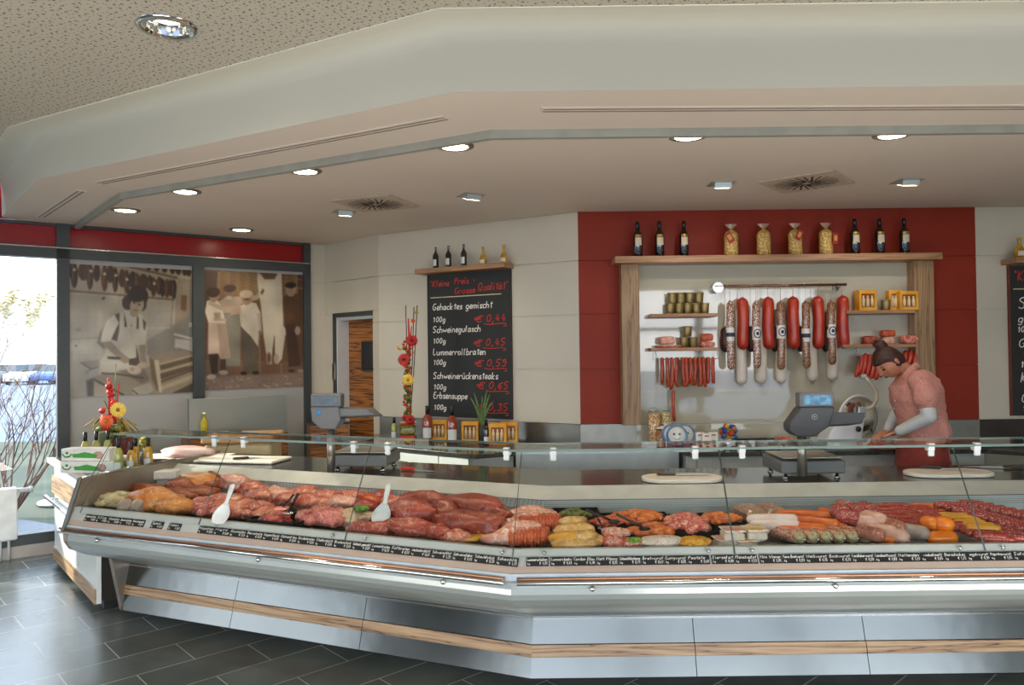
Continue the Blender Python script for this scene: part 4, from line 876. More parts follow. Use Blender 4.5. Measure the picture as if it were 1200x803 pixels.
# pile of mixed sausages and hams
pile = [('speckled_ham', 'net', 990, 597, .11, .10, .075, 'speckled red ham at the left of the rear pile'), ('speckled_ham', 'net', 1004, 593, .11, .09, .07, 'speckled red ham at the rear centre of the pile'), ('speckled_ham', 'net', 1012, 600, .12, .08, .05, 'small speckled ham right of centre in the pile'),
        ('speckled_ham', 'netp', 1029, 603, .11, .12, .05, 'long pink speckled ham in the pile')]
for i, (nm, m, px, py, h, L, r, lb) in enumerate([('pink_sausage', 'netp', 985, 600, .12, .12, .038, 'pink speckled sausage end at the left of the rear pile'), ('pink_sausage', 'netp', 994, 606, .11, .13, .036, 'pink speckled sausage left of centre in the pile'), ('pink_sausage', 'netp', 1003, 598, .13, .13, .036, 'pink speckled sausage on top of the rear pile'), ('dark_sausage', 'brownw', 990, 593, .13, .12, .03, 'dark brown sausage at the very rear of the pile'),
        ('dark_sausage', 'brownw', 998, 616, .06, .20, .036, 'long brown sausage lying across behind the wrapped row'), ('pink_sausage', 'netp', 1016, 597, .13, .13, .038, 'big speckled sausage next to the net salami rows'), ('pink_sausage', 'wurst', 1010, 610, .10, .16, .034, 'smooth pink sausage pointing to the front'), ('pink_sausage', 'wurst', 1022, 607, .11, .17, .034, 'smooth pink sausage beside the first net row'),
        ('brown_sausage', 'brownw', 1020, 625, .07, .16, .034, 'brown sausage with a cut end, left'), ('brown_sausage', 'wurst', 1033, 622, .07, .16, .034, 'pink sausage with a cut end, middle'), ('brown_sausage', 'brownw', 1045, 616, .09, .16, .034, 'brown sausage behind the cut ends'), ('brown_sausage', 'wurst', 1048, 627, .06, .15, .034, 'pink cut sausage near the bright orange ones'), ('brown_sausage', 'greyw', 1064, 622, .07, .20, .034, 'greenish grey sausage beside the bright orange ones'), ('brown_sausage', 'orangew', 1035, 633, .03, .14, .026, 'small orange sausage at the front edge of the pile')]):
    sausage(nm, lb, px, py, h, L, r, m, .5+.25*math.sin(i*2.3) if i not in (4, 12) else (1.45 if i == 4 else .75))
for i, (px, py, lb) in enumerate([(1042, 629, 'round pink sausage slice leaning at the front edge, left'), (1060, 629, 'round pink sausage slice leaning at the front edge, right')]):
    p = onZ(px, py, ZDK+.045); mb = MB(); mb.lathe([(.001, -.008), (.036, -.008), (.037, 0), (.036, .008), (.001, .008)], n=20); o = mb.build('sausage_slice', K['porkp']); o.location = p; o.rotation_euler = (1.1, 0, .4); tag(o, lb, 'sausage')
# slanting rows of net salami: each row a line of short sausages side by side
def rowof(name, m, p0, p1, n, L, r, rz, label, group, h0=.06, h1=.11):
    A_ = onZ(p0[0], p0[1], ZDK+h0); B_ = onZ(p1[0], p1[1], ZDK+h1); n = int((B_-A_).length/(2.12*r))+1; rnd = random.Random(n*7+p0[0])
    for i in range(n):
        f = i/(n-1); px = p0[0]+(p1[0]-p0[0])*f; py = p0[1]+(p1[1]-p0[1])*f
        sausage(name, label, px+rnd.uniform(-1.2, 1.2), py, h0+(h1-h0)*f+rnd.uniform(-.004, .005), L, r, m, rz+rnd.uniform(-.07, .07), group)
rowof('red_salami', 'net', (1070, 622), (1028, 595), 13, .16, .022, 1.35, 'speckled red salami in the first slanting row', 'speckled salami, first slanting row')
rowof('red_salami', 'net', (1092, 620), (1050, 594), 13, .15, .022, 1.35, 'speckled red salami in the second slanting row', 'speckled salami, second slanting row')
rowof('red_sausage', 'net', (1170, 632), (1073, 596), 20, .15, .020, 1.35, 'thin red sausage in the third slanting row, behind the bright orange ones', 'thin red sausages, third slanting row')
rowof('orange_red_sausage', 'orangew', (1108, 608), (1085, 594), 7, .15, .020, 1.35, 'orange red sausage in the short row behind the yellow ones', 'orange red sausages behind the yellow')
rowof('yellow_sausage', 'yelo', (1152, 619), (1116, 605), 9, .15, .019, 1.35, 'pale yellow sausage in the short yellow row', 'pale yellow sausages', .09, .10)
rowof('pink_red_sausage', 'netp', (1205, 632), (1158, 618), 11, .15, .022, 1.35, 'pink red wrapped sausage at the front right', 'pink red wrapped sausages, front right', .06, .08)
rowof('dark_red_salami', 'netp', (1230, 626), (1110, 593), 24, .14, .022, 1.35, 'pink speckled salami in the long row at the right', 'pink speckled salami, long right row', .08, .12)
rowof('dark_red_salami', 'netp', (1250, 616), (1138, 591), 22, .14, .022, 1.35, 'pink speckled salami in the rearmost long row at the right', 'pink speckled salami, rearmost right row', .08, .12)
for i, (px, py, h, L, r, rz, lb) in enumerate([(1104, 631, .045, .15, .036, PI/2, 'bright orange thick sausage lying across at the front edge'), (1106, 615, .10, .10, .04, .7, 'bright orange sausage end resting on the rows, right one'), (1090, 613, .10, .10, .034, .5, 'orange sausage end resting on the rows, left one')]):
    sausage('bright_orange_sausage', lb, px, py, h, L, r, 'bright', rz)
# --- scoops and tongs
def scoop(px, py, h, rz, label, rx=.6):
    p = onZ(px, py, ZDK+h); t = thing('serving_scoop', label, 'scoop', p, rz); t.rotation_euler = (rx, 0, rz)
    b = MB(); R = []
    for i in range(9):
        f = i/8; y = -.105+.115*f; w = .012+.040*math.sin(PI*min(1, f*.80+.20)); d = .010+.012*math.sin(PI*f); R.append([(w*math.cos(q), y, -d*abs(math.sin(q))+.002) for q in [PI+PI*k/8 for k in range(9)]])
    b.rings(R, caps=False, closed=False); o = b.build('blade', M['white'], t, fix=False); sm = o.modifiers.new('solid', 'SOLIDIFY'); sm.thickness = .003
    hd = MB(); hd.tube([(0, .005, -.004), (0, .03, 0), (0, .07, .004), (0, .11, .008)], [.016, .012, .016, .017], 12, flat=.5); hd.ball((0, .112, .008), .017, .012, .008); hd.build('handle', M['white'], t)
scoop(264, 592, .14, -.35, 'white plastic scoop standing in the pink pork strips at the left', .95); scoop(450, 592, .15, -.3, 'white plastic scoop lying on the meat in the middle of the left run', .95)
def spoon(a, b, label, name='serving_tongs', dz=0, r=.011, head=False, tagc=None):
    A_ = onZ(a[0], a[1], ZDK+a[2]); B_ = onZ(b[0], b[1], ZDK+b[2]); t = thing(name, label, 'tongs' if 'tongs' in name else 'spoon', A_)
    v = B_-A_; mb = MB(); mb.tube([(0, 0, 0), tuple(v*.5), tuple(v)], [r, r*.8, r*.75], 8, flat=.6); mb.build('handle', M['black'], t)
    if head: m2 = MB(); m2.lump(tuple(v*1.12), .03, .022, .010, 1, .05); m2.build('spoon_bowl', M['black'] if head == 1 else M['chrome'], t)
    if tagc: m2 = MB(); m2.bbox(*(v*1.12), .07, .05, .012, .003); q = m2.build('pink_tag', mat('pink_tag', 'e88a7c', .5), t)
    return t
spoon((344, 580, .19), (332, 594, .12), 'black handled tongs ending in a pink tag, in the tray of diced meat', tagc=1)
spoon((349, 579, .20), (339, 599, .10), 'black handled fork right beside the tongs in the diced meat tray', 'meat_fork', head=2)
spoon((687, 598, .17), (716, 610, .12), 'black serving spoon slanting into the red pepper meat', 'serving_spoon', head=1)
spoon((723, 603, .18), (752, 618, .11), 'black serving spoon slanting into the orange chunks', 'serving_spoon', head=1)
spoon((701, 608, .15), (706, 618, .09), 'steel serving spoon lying in the pale pink meat', 'serving_spoon', head=2, r=.007)
# ---------------------------------------------------------------- scales and boards on the worktop
ZW = .903
def scale(px, py, rz, label, left=True):
    p = onZ(px, py, ZW); t = thing('counter_scale', label, 'scale', (p.x, p.y, ZW), rz); t.scale = (1, 1, .82); cx = -.19 if left else -.075; dx = cx-.02 if left else cx+.085; cy = -.20
    hm = M['greyp'] if left else M['dgreyp']
    b = MB(); b.add([(-.20, -.19, .04), (.20, -.19, .04), (.20, .17, .04), (-.20, .17, .04), (-.20, -.19, .135), (.20, -.19, .135), (.20, .17, .145), (-.20, .17, .145)], [(3, 2, 1, 0), (4, 5, 6, 7), (0, 1, 5, 4), (1, 2, 6, 5), (2, 3, 7, 6), (3, 0, 4, 7)]); b.build('base', M['greyp'], t, bevel=.012)
    MB().bbox(0, -.01, .157, .37, .33, .012, .004).build('weighing_pan', mat('pan_satin', 'b9b4aa', .4, .5), t)
    MB().tube([(-.17, .14, .16), (-.17, .14, .20), (.17, .14, .20), (.17, .14, .16)], .003, n=6).build('pan_rail', M['chrome'], t)
    for x in (-.16, .16):
        for y in (-.15, .13): MB().lathe([(.018, 0), (.020, .01), (.010, .016), (.010, .044)], cx=x, cy=y, n=10).build('foot', M['chrome'], t)
    MB().cyl((cx, cy, .03 if not left else .0), (cx, cy, .375), .027, n=18).build('column', mat('column_steel', 'a8a59c', .3, .8), t)
    h = MB(); h.prism_y([(cx-.05, .36), (cx+.055, .36), (cx+.09, .44), (cx+.075, .545), (cx-.125, .545), (cx-.115, .43)] if left else [(cx-.05, .33), (cx+.06, .33), (cx+.15, .40), (cx+.19, .545), (cx-.02, .545), (cx-.095, .42), (cx-.09, .37)], cy-.055, cy+.06); h.build('display_head', hm, t, bevel=.01)
    MB().bbox(dx, cy, .60, .215, .075, .115, .01).build('customer_display', M['greyp'], t)
    MB().box(dx-.085, dx+.085, cy-.040, cy-.037, .565, .635).build('screen', mat('lcd_dim', '4e5c68', .2, c2='5e6c78', scale=14) if left else mat('lcd_blue', '35607c', .15, c2='6a97b0', scale=22, emit='4f83a4', es=.3), t)
    if left: MB().ball((cx-.065, cy-.056, .50), .016, .003, .020, 12, 8).build('blue_sticker', mat('sticker_blue', '2a86c8', .4), t)
    else: MB().tube([(cx+.06+.016*math.sin(q), cy-.057, .475+.019*math.cos(q)) for q in [i*PI/6 for i in range(13)]], .0025, n=4).ball((cx+.06, cy-.056, .475), .006, .002, .008, 8, 5).build('round_logo', mat('logo_silver', 'b8bcbc', .4), t)
    o = MB(); Pf = [(3, 2, 1, 0), (4, 5, 6, 7), (0, 1, 5, 4), (1, 2, 6, 5), (2, 3, 7, 6), (3, 0, 4, 7)]
    if left: o.add([(cx+.04, cy-.04, .46), (cx+.33, cy-.04, .475), (cx+.33, cy+.16, .45), (cx+.04, cy+.16, .43), (cx+.04, cy-.04, .535), (cx+.26, cy-.04, .525), (cx+.26, cy+.16, .52), (cx+.04, cy+.16, .53)], Pf)
    else: o.add([(cx+.10, cy-.04, .40), (cx+.36, cy-.04, .42), (cx+.36, cy+.16, .38), (cx+.10, cy+.16, .37), (cx+.14, cy-.04, .51), (cx+.38, cy-.04, .50), (cx+.38, cy+.16, .48), (cx+.10, cy+.16, .50)], Pf)
    o.build('operator_panel', hm, t, bevel=.008)
    return t
scale(430, 548, -.12, 'grey shop scale with a blue sticker on the left worktop before the wooden door')
scale(940, 556, 0, 'grey shop scale with a blue display on the right worktop before the slicer', False)
def stadium(cx, cy, w, d, n=10):
    r = d/2; P = []
    for k in range(n+1): q = -PI/2+PI*k/n; P.append((cx+w/2-r+r*math.cos(q), cy+r*math.sin(q)))
    for k in range(n+1): q = PI/2+PI*k/n; P.append((cx-w/2+r+r*math.cos(q), cy+r*math.sin(q)))
    return P
def knife(p, rz, label, L=.30, hc='black', z=0):
    t = thing('knife', label, 'knife', p, rz); h = MB(); h.bbox(-.06, 0, .011, .12, .026, .018, .007); h.build('handle', mat('handle_'+hc, {'black': '1a1817', 'red': 'd8281c', 'brown': '3a2c22'}[hc], .4), t)
    b = MB(); b.add([(0, -.013, .006), (L*.75, -.010, .006), (L, .010, .006), (0, .013, .006), (0, -.013, .009), (L*.75, -.010, .008), (L, .010, .007), (0, .013, .009)], [(3, 2, 1, 0), (4, 5, 6, 7), (0, 1, 5, 4), (1, 2, 6, 5), (2, 3, 7, 6), (3, 0, 4, 7)]); b.build('blade', M['steelv'], t); return t
p = onZ(799, 559, ZW+.02); o = MB().prism(stadium(0, 0, .50, .27), 0, .022).build('cutting_board', M['pwhite'], bevel=.005); o.location = (p.x, p.y, ZW+.001); tag(o, 'oval white cutting board on the worktop below the hanging thin sausages', 'cutting board')
knife((p.x-.03, p.y+.03, ZW+.024), -.1, 'dark handled knife on the oval board left of the right scale', .22, 'brown')
p = onZ(1111, 553, ZW+.02); o = MB().prism(stadium(0, 0, .54, .26), 0, .022).build('cutting_board', M['pwhite'], bevel=.005); o.location = (p.x, p.y, ZW+.001); tag(o, 'oval white cutting board on the worktop in front of the shop assistant', 'cutting board')
knife((p.x-.0, p.y+.07, ZW+.024), -.5, 'black handled knife lying slanted on the oval board before the assistant', .22, 'black')
p = onZ(1175, 549, ZW); knife((p.x, p.y, ZW+.001), 2.9, 'long sharpening knife on the worktop at the right edge, beside the oval board', .25, 'brown')
p = onZ(285, 539, ZW+.01); o = MB().bbox(0, 0, .011, .66, .30, .022, .006).build('cutting_board', M['pwhite'], bevel=.006); o.location = (p.x, p.y, ZW+.001); o.rotation_euler = (0, 0, -.22); tag(o, 'large rectangular white cutting board on the left worktop', 'cutting board')
p2 = onZ(292, 537, ZW+.03); knife((p2.x, p2.y, ZW+.024), .55, 'small dark knife on the large rectangular board', .09, 'brown')
p = onZ(486, 552, ZW); knife((p.x, p.y, ZW+.001), -.55, 'knife with a red handle on the dark left worktop', .17, 'red')
# paper with pink meat
p = onZ(222, 535, ZW); mb = MB(); mb.lump((0, 0, .035), .23, .13, .05, 4, .25, 1.2, .1, 3, .5); o = mb.build('meat_parcel', meat('parcel_pink', 'e8b4b0', 'f0d0cc', None), fix=False); o.location = (p.x, p.y, ZW); tag(o, 'pale pink meat parcel on the left worktop beside the bottles', 'meat')
mb = MB(); mb.add([(-.30, -.14, .002), (.27, -.18, .004), (.33, .13, .003), (-.20, .16, .010), (-.34, .02, .02)], [(0, 1, 2, 3, 4)], False); mb.add([(-.30, -.14, .001), (.27, -.18, .001), (.33, .13, .001), (-.20, .16, .001), (-.34, .02, .001)], [(4, 3, 2, 1, 0)]); o = mb.build('wrapping_paper', mat('paper_white', 'e8e2da', .7), fix=False); o.location = (p.x, p.y, ZW+.001); tag(o, 'white wrapping paper under the pink meat parcel', 'paper')
# butcher block and steel splash behind
p = onZ(288, 540, .0)
bp = Vector((-2.40, 6.75)); t = thing('butcher_block', 'pale beech butcher block standing before the steel splash panel', 'butcher block', (*bp, 0), RW-.55)
MB().bbox(0, 0, .52, .56, .44, .86, .02).build('block', M['blocks'], t); MB().bbox(0, 0, .985, .60, .48, .07, .015).build('chopping_top', M['block'], t)
for x in (-.22, .22):
    for y in (-.16, .16): MB().box(x-.04, x+.04, y-.04, y+.04, 0, .1).build('leg', M['blocks'], t)
knife((bp.x-.02, bp.y+.0, 1.022), RW-.6+PI*.0, 'long knife with a black handle on top of the butcher block', .26, 'black')
def wz(px, py, off):   # point on a line parallel to the window wall, moved into the room
    n = Vector((WD.y, -WD.x))*off; A = Vector(W0)+n; return onW(px, py, A, A+WD)
P0 = wz(221, 468, .45); P1 = wz(336, 466, .45)
t = thing('steel_splash_panel', 'large brushed steel splash panel behind the butcher block', 'panel', (P0.x, P0.y, 0), RW); Ls = (P1-P0).length
MB().box(0, Ls, 0, .02, .98, P0.z).build('sheet', mat('splash_steel', 'a3a8a0', .4, .8, scale=2), t, bevel=.002); MB().box(-.004, .002, -.004, .024, .9, P0.z+.003).build('edge', M['greyp'], t)
zc = thing('low_cabinet', 'low cabinet faced in dark striped wood behind the butcher block', 'cabinet', (P0.x, P0.y, 0), RW)
MB().box(0, Ls, -.03, .3, .08, .96).build('carcass', M['zebra'], zc); MB().box(0, Ls, -.01, .3, .0, .08).build('plinth', M['black'], zc); MB().box(-.01, Ls+.01, -.05, .3, .96, .979).build('top', M['steelv'], zc)
bq = wz(257, 512, .75); t = thing('oil_bottle', 'small bottle of yellow oil beside the butcher block', 'bottle', (bq.x, bq.y, .0), 0); t.location = (P0.x+.12, P0.y+.05, .98)
P2 = onW(364, 500, (-2.3, 7.45), (-1.5, 7.9)); P3 = onW(383, 500, (-2.3, 7.45), (-1.5, 7.9))
zc = thing('low_cabinet', 'small striped wood cabinet between the dark window post and the scale', 'cabinet', (P2.x, P2.y, 0), .4)
MB().box(0, .38, 0, .3, .08, 1.0).build('carcass', M['zebra'], zc); MB().box(.01, .37, .02, .28, 0, .08).build('plinth', M['black'], zc)
MB().box(-.01, .39, -.01, .3, 1.0, 1.02).build('top', M['black'], zc)

# ---------------------------------------------------------------- bottles
def bottle(name, label, cat, loc, prof, m, capm=None, capz=None, lab=None, group=None, rz=0, labm=None, neck=None):
    t = thing(name, label, cat, loc, rz, group); MB().lathe(prof, n=20).build('glass_body', m, t)
    if capz: z0, z1, r = capz; MB().lathe([(r, z0), (r, z1-.002), (r*.8, z1)], n=16).build('cap', capm, t)
    if lab:
        z0, z1, r, wd = lab; mb = MB(); n = 8
        A = [(r*math.sin(q), -r*math.cos(q), z0) for q in [(-wd+2*wd*i/n) for i in range(n+1)]]; B = [(x, y, z1) for x, y, _ in A]
        mb.add(A+B, [(i, i+1, n+2+i, n+1+i) for i in range(n)], True); mb.build('paper_label', labm or mat('label_cream', 'ddd2b4', .6), t, fix=False)
    if neck: z0, z1, r = neck; MB().lathe([(r, z0), (r, z1)], n=16, caps=False).build('neck_foil', mat('gold_foil', 'b08a3c', .35, .6), t)
    return t
M['wine'] = mat('dark_wine_glass', '0f0d0c', .08, spec=.8, coat=.5); M['rose'] = mat('rose_glass', '7a2a1c', .08, c2='a8503a', scale=3, spec=.8); M['gold'] = mat('golden_liquor', 'a8781c', .1, c2='d0a030', scale=20, spec=.8); M['oil'] = mat('pale_oil_glass', '8f9440', .1, c2='b8b060', scale=14, spec=.8); M['wineg'] = mat('dark_green_glass', '16200f', .08, spec=.8)
M['amber'] = mat('amber_glass', 'b87420', .1, c2='d89838', scale=12, spec=.8)
def wprof(H, R, rn): return [(R*.9, 0), (R, .006), (R, H*.60), (R*.85, H*.67), (rn*1.25, H*.76), (rn, H*.80), (rn, H*.94), (rn*1.15, H*.95), (rn*1.15, H)]
bottle('oil_bottle_glass', 'x', 'bottle', (0, 0, 0), wprof(.12, .03, .012), M['oil']) if False else None
o = [x for x in COL.objects if x.name == 'oil_bottle'][0]; MB().lathe(wprof(.20, .035, .014), n=16).build('glass_body', mat('yellow_oil', 'b8a818', .15), o); MB().lathe([(.016, .19), (.016, .21)], n=12).build('cap', M['white'], o)
# big oak shelf unit on the red wall
YS = 6.455
def xs(px, y=YS, py=400): return onY(px, py, y).x
def zs(px, py, y=YS): return onY(px, py, y).z
shy = YS-.24
sx0, sx1 = xs(722, shy), xs(1107, shy); shz1 = zs(915, 298, shy); shz0 = zs(915, 306, shy)
t = thing('oak_display_frame', 'wide oak frame on the red wall with a shelf on top and pale glass inside', 'shelf', (sx0, YS, 0), 0)
MB().box(0, sx1-sx0, -.24, -.002, shz0, shz1).build('top_shelf', M['oak'], t, bevel=.003)
pxl = (xs(729, YS-.14)-sx0, xs(750, YS-.14)-sx0); pxr = (xs(1073, YS-.14)-sx0, xs(1096, YS-.14)-sx0)
for a, b in (pxl, pxr): MB().box(a, b, -.14, -.002, 1.09, shz0).build('side_post', M['oakv'], t, bevel=.003)
MB().box(pxl[1], pxr[0], -.02, -.006, 1.09, shz0).build('glass_back_panel', M['cream_glass'], t)
MB().box(pxl[1]-.02, pxr[0]+.02, -.02, -.006, .93, 1.084).build('glass_splash_strip', M['cream_glass'], t)
TOPZ = shz1+.001
first = None
names = ['leftmost of the left three', 'middle of the left three', 'rightmost of the left three', 'leftmost of the right three', 'middle of the right three', 'rightmost of the right three']
for i, px in enumerate((747.5, 773, 801.5, 1002, 1031, 1060)):
    loc = (xs(px, YS-.12, 290), YS-.12, TOPZ); lb = 'dark wine bottle on the long oak shelf, '+names[i]
    if first is None:
        first = bottle('wine_bottle', lb, 'bottle', loc, wprof(.30, .039, .014), M['wine'], M['black'], (.235, .305, .0165), (.10, .165, .0395, .75), 'wine bottles on the long oak shelf')
        mb = MB(); n = 8; A = [(.0397*math.sin(q), -.0397*math.cos(q), .168) for q in [(-.75+1.5*i_/n) for i_ in range(n+1)]]; mb.add(A+[(x, y, .19) for x, y, _ in A], [(i_, i_+1, n+2+i_, n+1+i_) for i_ in range(n)], True); mb.build('gold_label', mat('gold_foil', 'b08a3c', .35, .6), first, fix=False)
    else: dup(first, loc, 0, lb)
M['noodle'] = mat('pasta_yellow', 'b8862c', .3, c2='e8cc80', scale=70, bump=.8, bscale=90, lo=.4, hi=.6, coat=.3)
for i, px in enumerate((857, 895, 932, 968)):
    lb = ['pasta bag with a tilted red tag, leftmost of the four on the oak shelf', 'plain pasta bag without a tag on the oak shelf', 'pasta bag with a red tag near its top, third of the four', 'pasta bag with a red tag at its right side, rightmost of the four'][i]
    t = thing('pasta_bag', lb, 'food bag', (xs(px, YS-.12, 290), YS-.12, TOPZ), .1*i, 'pasta bags on the long oak shelf')
    R = []
    for z, r in ((0, .045), (.01, .058), (.06, .060), (.12, .058), (.18, .060), (.205, .045), (.222, .014), (.235, .012)):
        R.append([(r*(1+.06*noise.noise(Vector((q*2, z*20, i))))*math.cos(q), r*.8*math.sin(q), z) for q in [2*PI*k/18 for k in range(18)]])
    mb = MB(); mb.rings(R); mb.build('filled_bag', M['noodle'], t)
    R = [[((.012+z_)*(1+.5*(k % 2))*math.cos(2*PI*k/16), (.012+z_)*.6*math.sin(2*PI*k/16), .235+z_*1.5) for k in range(16)] for z_ in (0, .012, .024)]
    mb = MB(); mb.rings(R, caps=False, smooth=False); mb.build('ruffled_top', mat('clear_film', 'b09078', .2), t, fix=False)
    MB().lathe([(.014, .224), (.016, .228), (.014, .232)], n=12).build('tie', mat('gold_foil', '', .3), t)
    if i != 1:
        tx, tz, rr = [(-.03, .15, -.55), (0, 0, 0), (.0, .165, .5), (.044, .135, .05)][i]
        g = MB(); g.T = Matrix.Translation((tx, -.064, tz)) @ Matrix.Rotation(rr, 4, 'Y'); g.box(-.026, .026, 0, .002, -.045, .045); g.build('red_tag', mat('tag_red', 'b8301c', .5), t)
        g = MB(); g.T = Matrix.Translation((tx, -.0655, tz)) @ Matrix.Rotation(rr, 4, 'Y'); g.box(-.015, .015, 0, .001, -.02, .025); g.build('tag_print', mat('tag_print', 'd8a060', .5), t)
# towel rail like sausage bar
yr = YS-.10; zr = zs(915, 334.5, yr)
t = thing('sausage_rail', 'steel hook rail on the pale glass panel above the hanging sausages', 'rail', (0, 0, 0))
x0, x1 = xs(838, yr), xs(993, yr); MB().cyl((x0, yr, zr), (x1, yr, zr), .011, n=12).build('bar', mat('rail_bronze', '8a6450', .25, .8), t)
MB().cyl((x0+.03, YS-.02, zr-.01), (x0+.03, yr-.01, zr-.01), .045, .045, n=22).build('left_disc', M['chrome'], t); MB().cyl((x1-.06, YS-.02, zr-.02), (x1-.06, yr, zr-.005), .03, .02, n=16).build('right_mount', M['chrome'], t)
c = MB()
for k in range(8): x = x0+.12+k*(x1-x0-.15)/7.5; c.tube([(x+.012*math.cos(q), yr-.002+.014*math.cos(q)*.2, zr+.014*math.sin(q)) for q in [i*PI/4 for i in range(9)]], .004, n=5)
c.build('ring', M['chrome'], t)
# hanging sausages
def hang(px, ytop, ybot, w, m, name, lb, group, off=.12, parts=None, blunt=False):
    y = YS-off; x = xs(px, y); zt = zs(px, ytop, y); zb = zs(px, ybot, y); r = w/885*y/2
    t = thing(name, lb, 'sausage', (x, y, 0), 0, group)
    mb = MB(); n = 6; mb.caps_tube([(.004*math.sin(i*1.3+px), 0, zb+r*.8+(zt-zb-1.6*r)*i/(n-1)) for i in range(n)], r, 16); mb.build('casing', m, t, fix=False)
    MB().cyl((0, 0, zt-.005), (0, 0, zt+.012), .008, .011, n=8).build('tied_end', m, t)
    s = MB(); s.cyl((0, 0, zt), (0, .12-.12 if True else 0, zr-.012), .0016, n=5); s.build('string', mat('string', 'a89070', .8), t)
    return t, zt, zb, r
M['redw'] = mat('red_casing', 'a62a14', .3, c2='bc3a1c', scale=6, spec=.6); M['whitew'] = mat('white_casing', 'e0d6c8', .5, var=.03, scale=5)
M['band'] = mat('label_band', 'e4e0d8', .5); M['bandb'] = mat('label_blue', '24304a', .5)
ordw = ['leftmost', 'second from the left', 'middle', 'second from the right', 'rightmost']
for i, px in enumerate((871, 900.5, 930, 959.5, 988)):
    hang(px, 350-i*.6, 409-i*.3, 13.6, M['redw'], 'red_sausage', 'thick shiny red sausage hanging from the rail, %s of five' % ordw[i], 'thick red hanging sausages', .10)
for i, px in enumerate((868, 891.5, 915, 951, 974.5)):
    t, zt, zb, r = hang(px, 362, [450, 449, 448, 446, 445][i], 12.6, M['whitew'], 'white_sausage', 'long white sausage hanging behind the red ones, %s of five' % ordw[i], 'long white hanging sausages', .05)
    MB().tube([(-.012, 0, zb-.03), (-.009, 0, zb), (.009, 0, zb), (.012, 0, zb-.03)], .002, n=5).build('clip_loop', M['greyp'], t)
for i, px in enumerate((856, 886.5, 915.5, 944.5, 974.5)):
    t, zt, zb, r = hang(px, 354, [433, 431, 433, 431, 427][i], 9, K['salam'] if i < 2 else K['salb'], 'salami', 'thin mottled salami with a paper band hanging in front, %s of five' % ordw[i], 'thin hanging salamis', .155)
    zc_ = zs(px, [392, 391, 389, 393, 388][i], YS-.155); MB().lathe([(r+.003, zc_-.055), (r+.003, zc_+.055)], n=18, caps=False).build('paper_band', M['band'], t)
    if i in (0, 3): MB().lathe([(r+.0042, zc_-.02), (r+.0042, zc_+.014)], n=18, caps=False).build('blue_stripe', M['bandb'], t)
    else:
        mb = MB(); mb.tube([(.026*math.cos(q)*(r+.004)/.034, -(r+.0045)*math.cos(.75*math.cos(q)), zc_+.035*math.sin(q)) for q in [k*PI/8 for k in range(17)]], .004, n=5); mb.ball((0, -(r+.003), zc_), .013, .003, .015, 10, 6); mb.build('round_emblem', M['bandb'], t)
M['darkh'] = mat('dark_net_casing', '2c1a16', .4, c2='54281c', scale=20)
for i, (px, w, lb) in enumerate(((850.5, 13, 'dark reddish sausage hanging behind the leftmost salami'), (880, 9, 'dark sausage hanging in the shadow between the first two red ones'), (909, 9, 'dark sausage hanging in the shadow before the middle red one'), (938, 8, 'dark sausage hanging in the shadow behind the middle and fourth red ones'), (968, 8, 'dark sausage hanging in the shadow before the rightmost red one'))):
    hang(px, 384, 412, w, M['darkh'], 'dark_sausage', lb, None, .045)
# small oak shelves
def pshelf(px0, px1, pytop, pybot, label, d=.15):
    y = YS-.02-d; x0, x1 = xs(px0, y), xs(px1, y); z1 = zs(px0, pytop, y); z1_ = z1
    o = MB().box(0, x1-x0, 0, d, -.028, 0).build('small_oak_shelf', M['oak'], bevel=.002); o.location = (x0, y, z1); tag(o, label, 'shelf'); return z1, y
zA, yA = pshelf(763, 842, 368, 372, 'small oak shelf with the tins, upper left inside the frame')
zB, yB = pshelf(763, 842, 408, 413, 'small oak shelf with meat and tins, lower left inside the frame')
zC, yC = pshelf(993, 1073, 364, 369, 'small oak shelf with orange gift boxes, upper right inside the frame')
zD, yD = pshelf(988, 1073, 404, 410, 'small oak shelf with packed meat, lower right inside the frame')
M['tin'] = mat('gold_tin', '9a8450', .3, .5, c2='7a6a44', scale=14)
ft = None
def tin(px, z, y, lb, grp):
    global ft
    loc = (xs(px, y), y, z+.001)
    if ft is None:
        ft = thing('preserve_jar', lb, 'jar', loc, 0, grp); MB().lathe([(.030, 0), (.032, .004), (.037, .072), (.037, .078)], n=18).build('filled_glass', M['tin'], ft); MB().lathe([(.039, .078), (.040, .082), (.039, .088), (.03, .089)], n=18).build('lid', mat('jar_lid', 'b0a070', .3, .6), ft)
    else: dup(ft, loc, random.uniform(0, 3), lb, grp)
for i, px in enumerate((786, 796.5, 806.5, 816.5, 826.5)): tin(px, zA, yA+.075, 'golden preserve jar, lower row on the upper left shelf, %s of five' % ordw[i], 'preserve jars, lower row')
for i, px in enumerate((788.5, 798.5, 809, 820)): tin(px, zA+.091, yA+.075, 'golden preserve jar, upper row on the upper left shelf, %s of four' % ['leftmost', 'second from the left', 'third from the left', 'rightmost'][i], 'preserve jars, upper row')
tin(801.5, zB, yB+.075, 'golden preserve jar at the lower left of the little stack of three', None); tin(812.5, zB, yB+.075, 'golden preserve jar at the lower right of the little stack of three', None); tin(806, zB+.091, yB+.075, 'golden preserve jar on top of the little stack of three', None)
tin(1039, zC, yC+.06, 'golden preserve jar between the orange boxes, upper right shelf', None)
def sl(px, z, y, sx, sy, sz, m, lb, name='packed_meat', rz=0, sq=.5):
    mb = MB(); mb.lump((0, 0, sz), sx, sy, sz, px, .06, 1.5, rz, 3, .95, sq); o = mb.build(name, K[m], fix=False); o.location = (xs(px, y), y, z+.001); return tag(o, lb, 'meat')
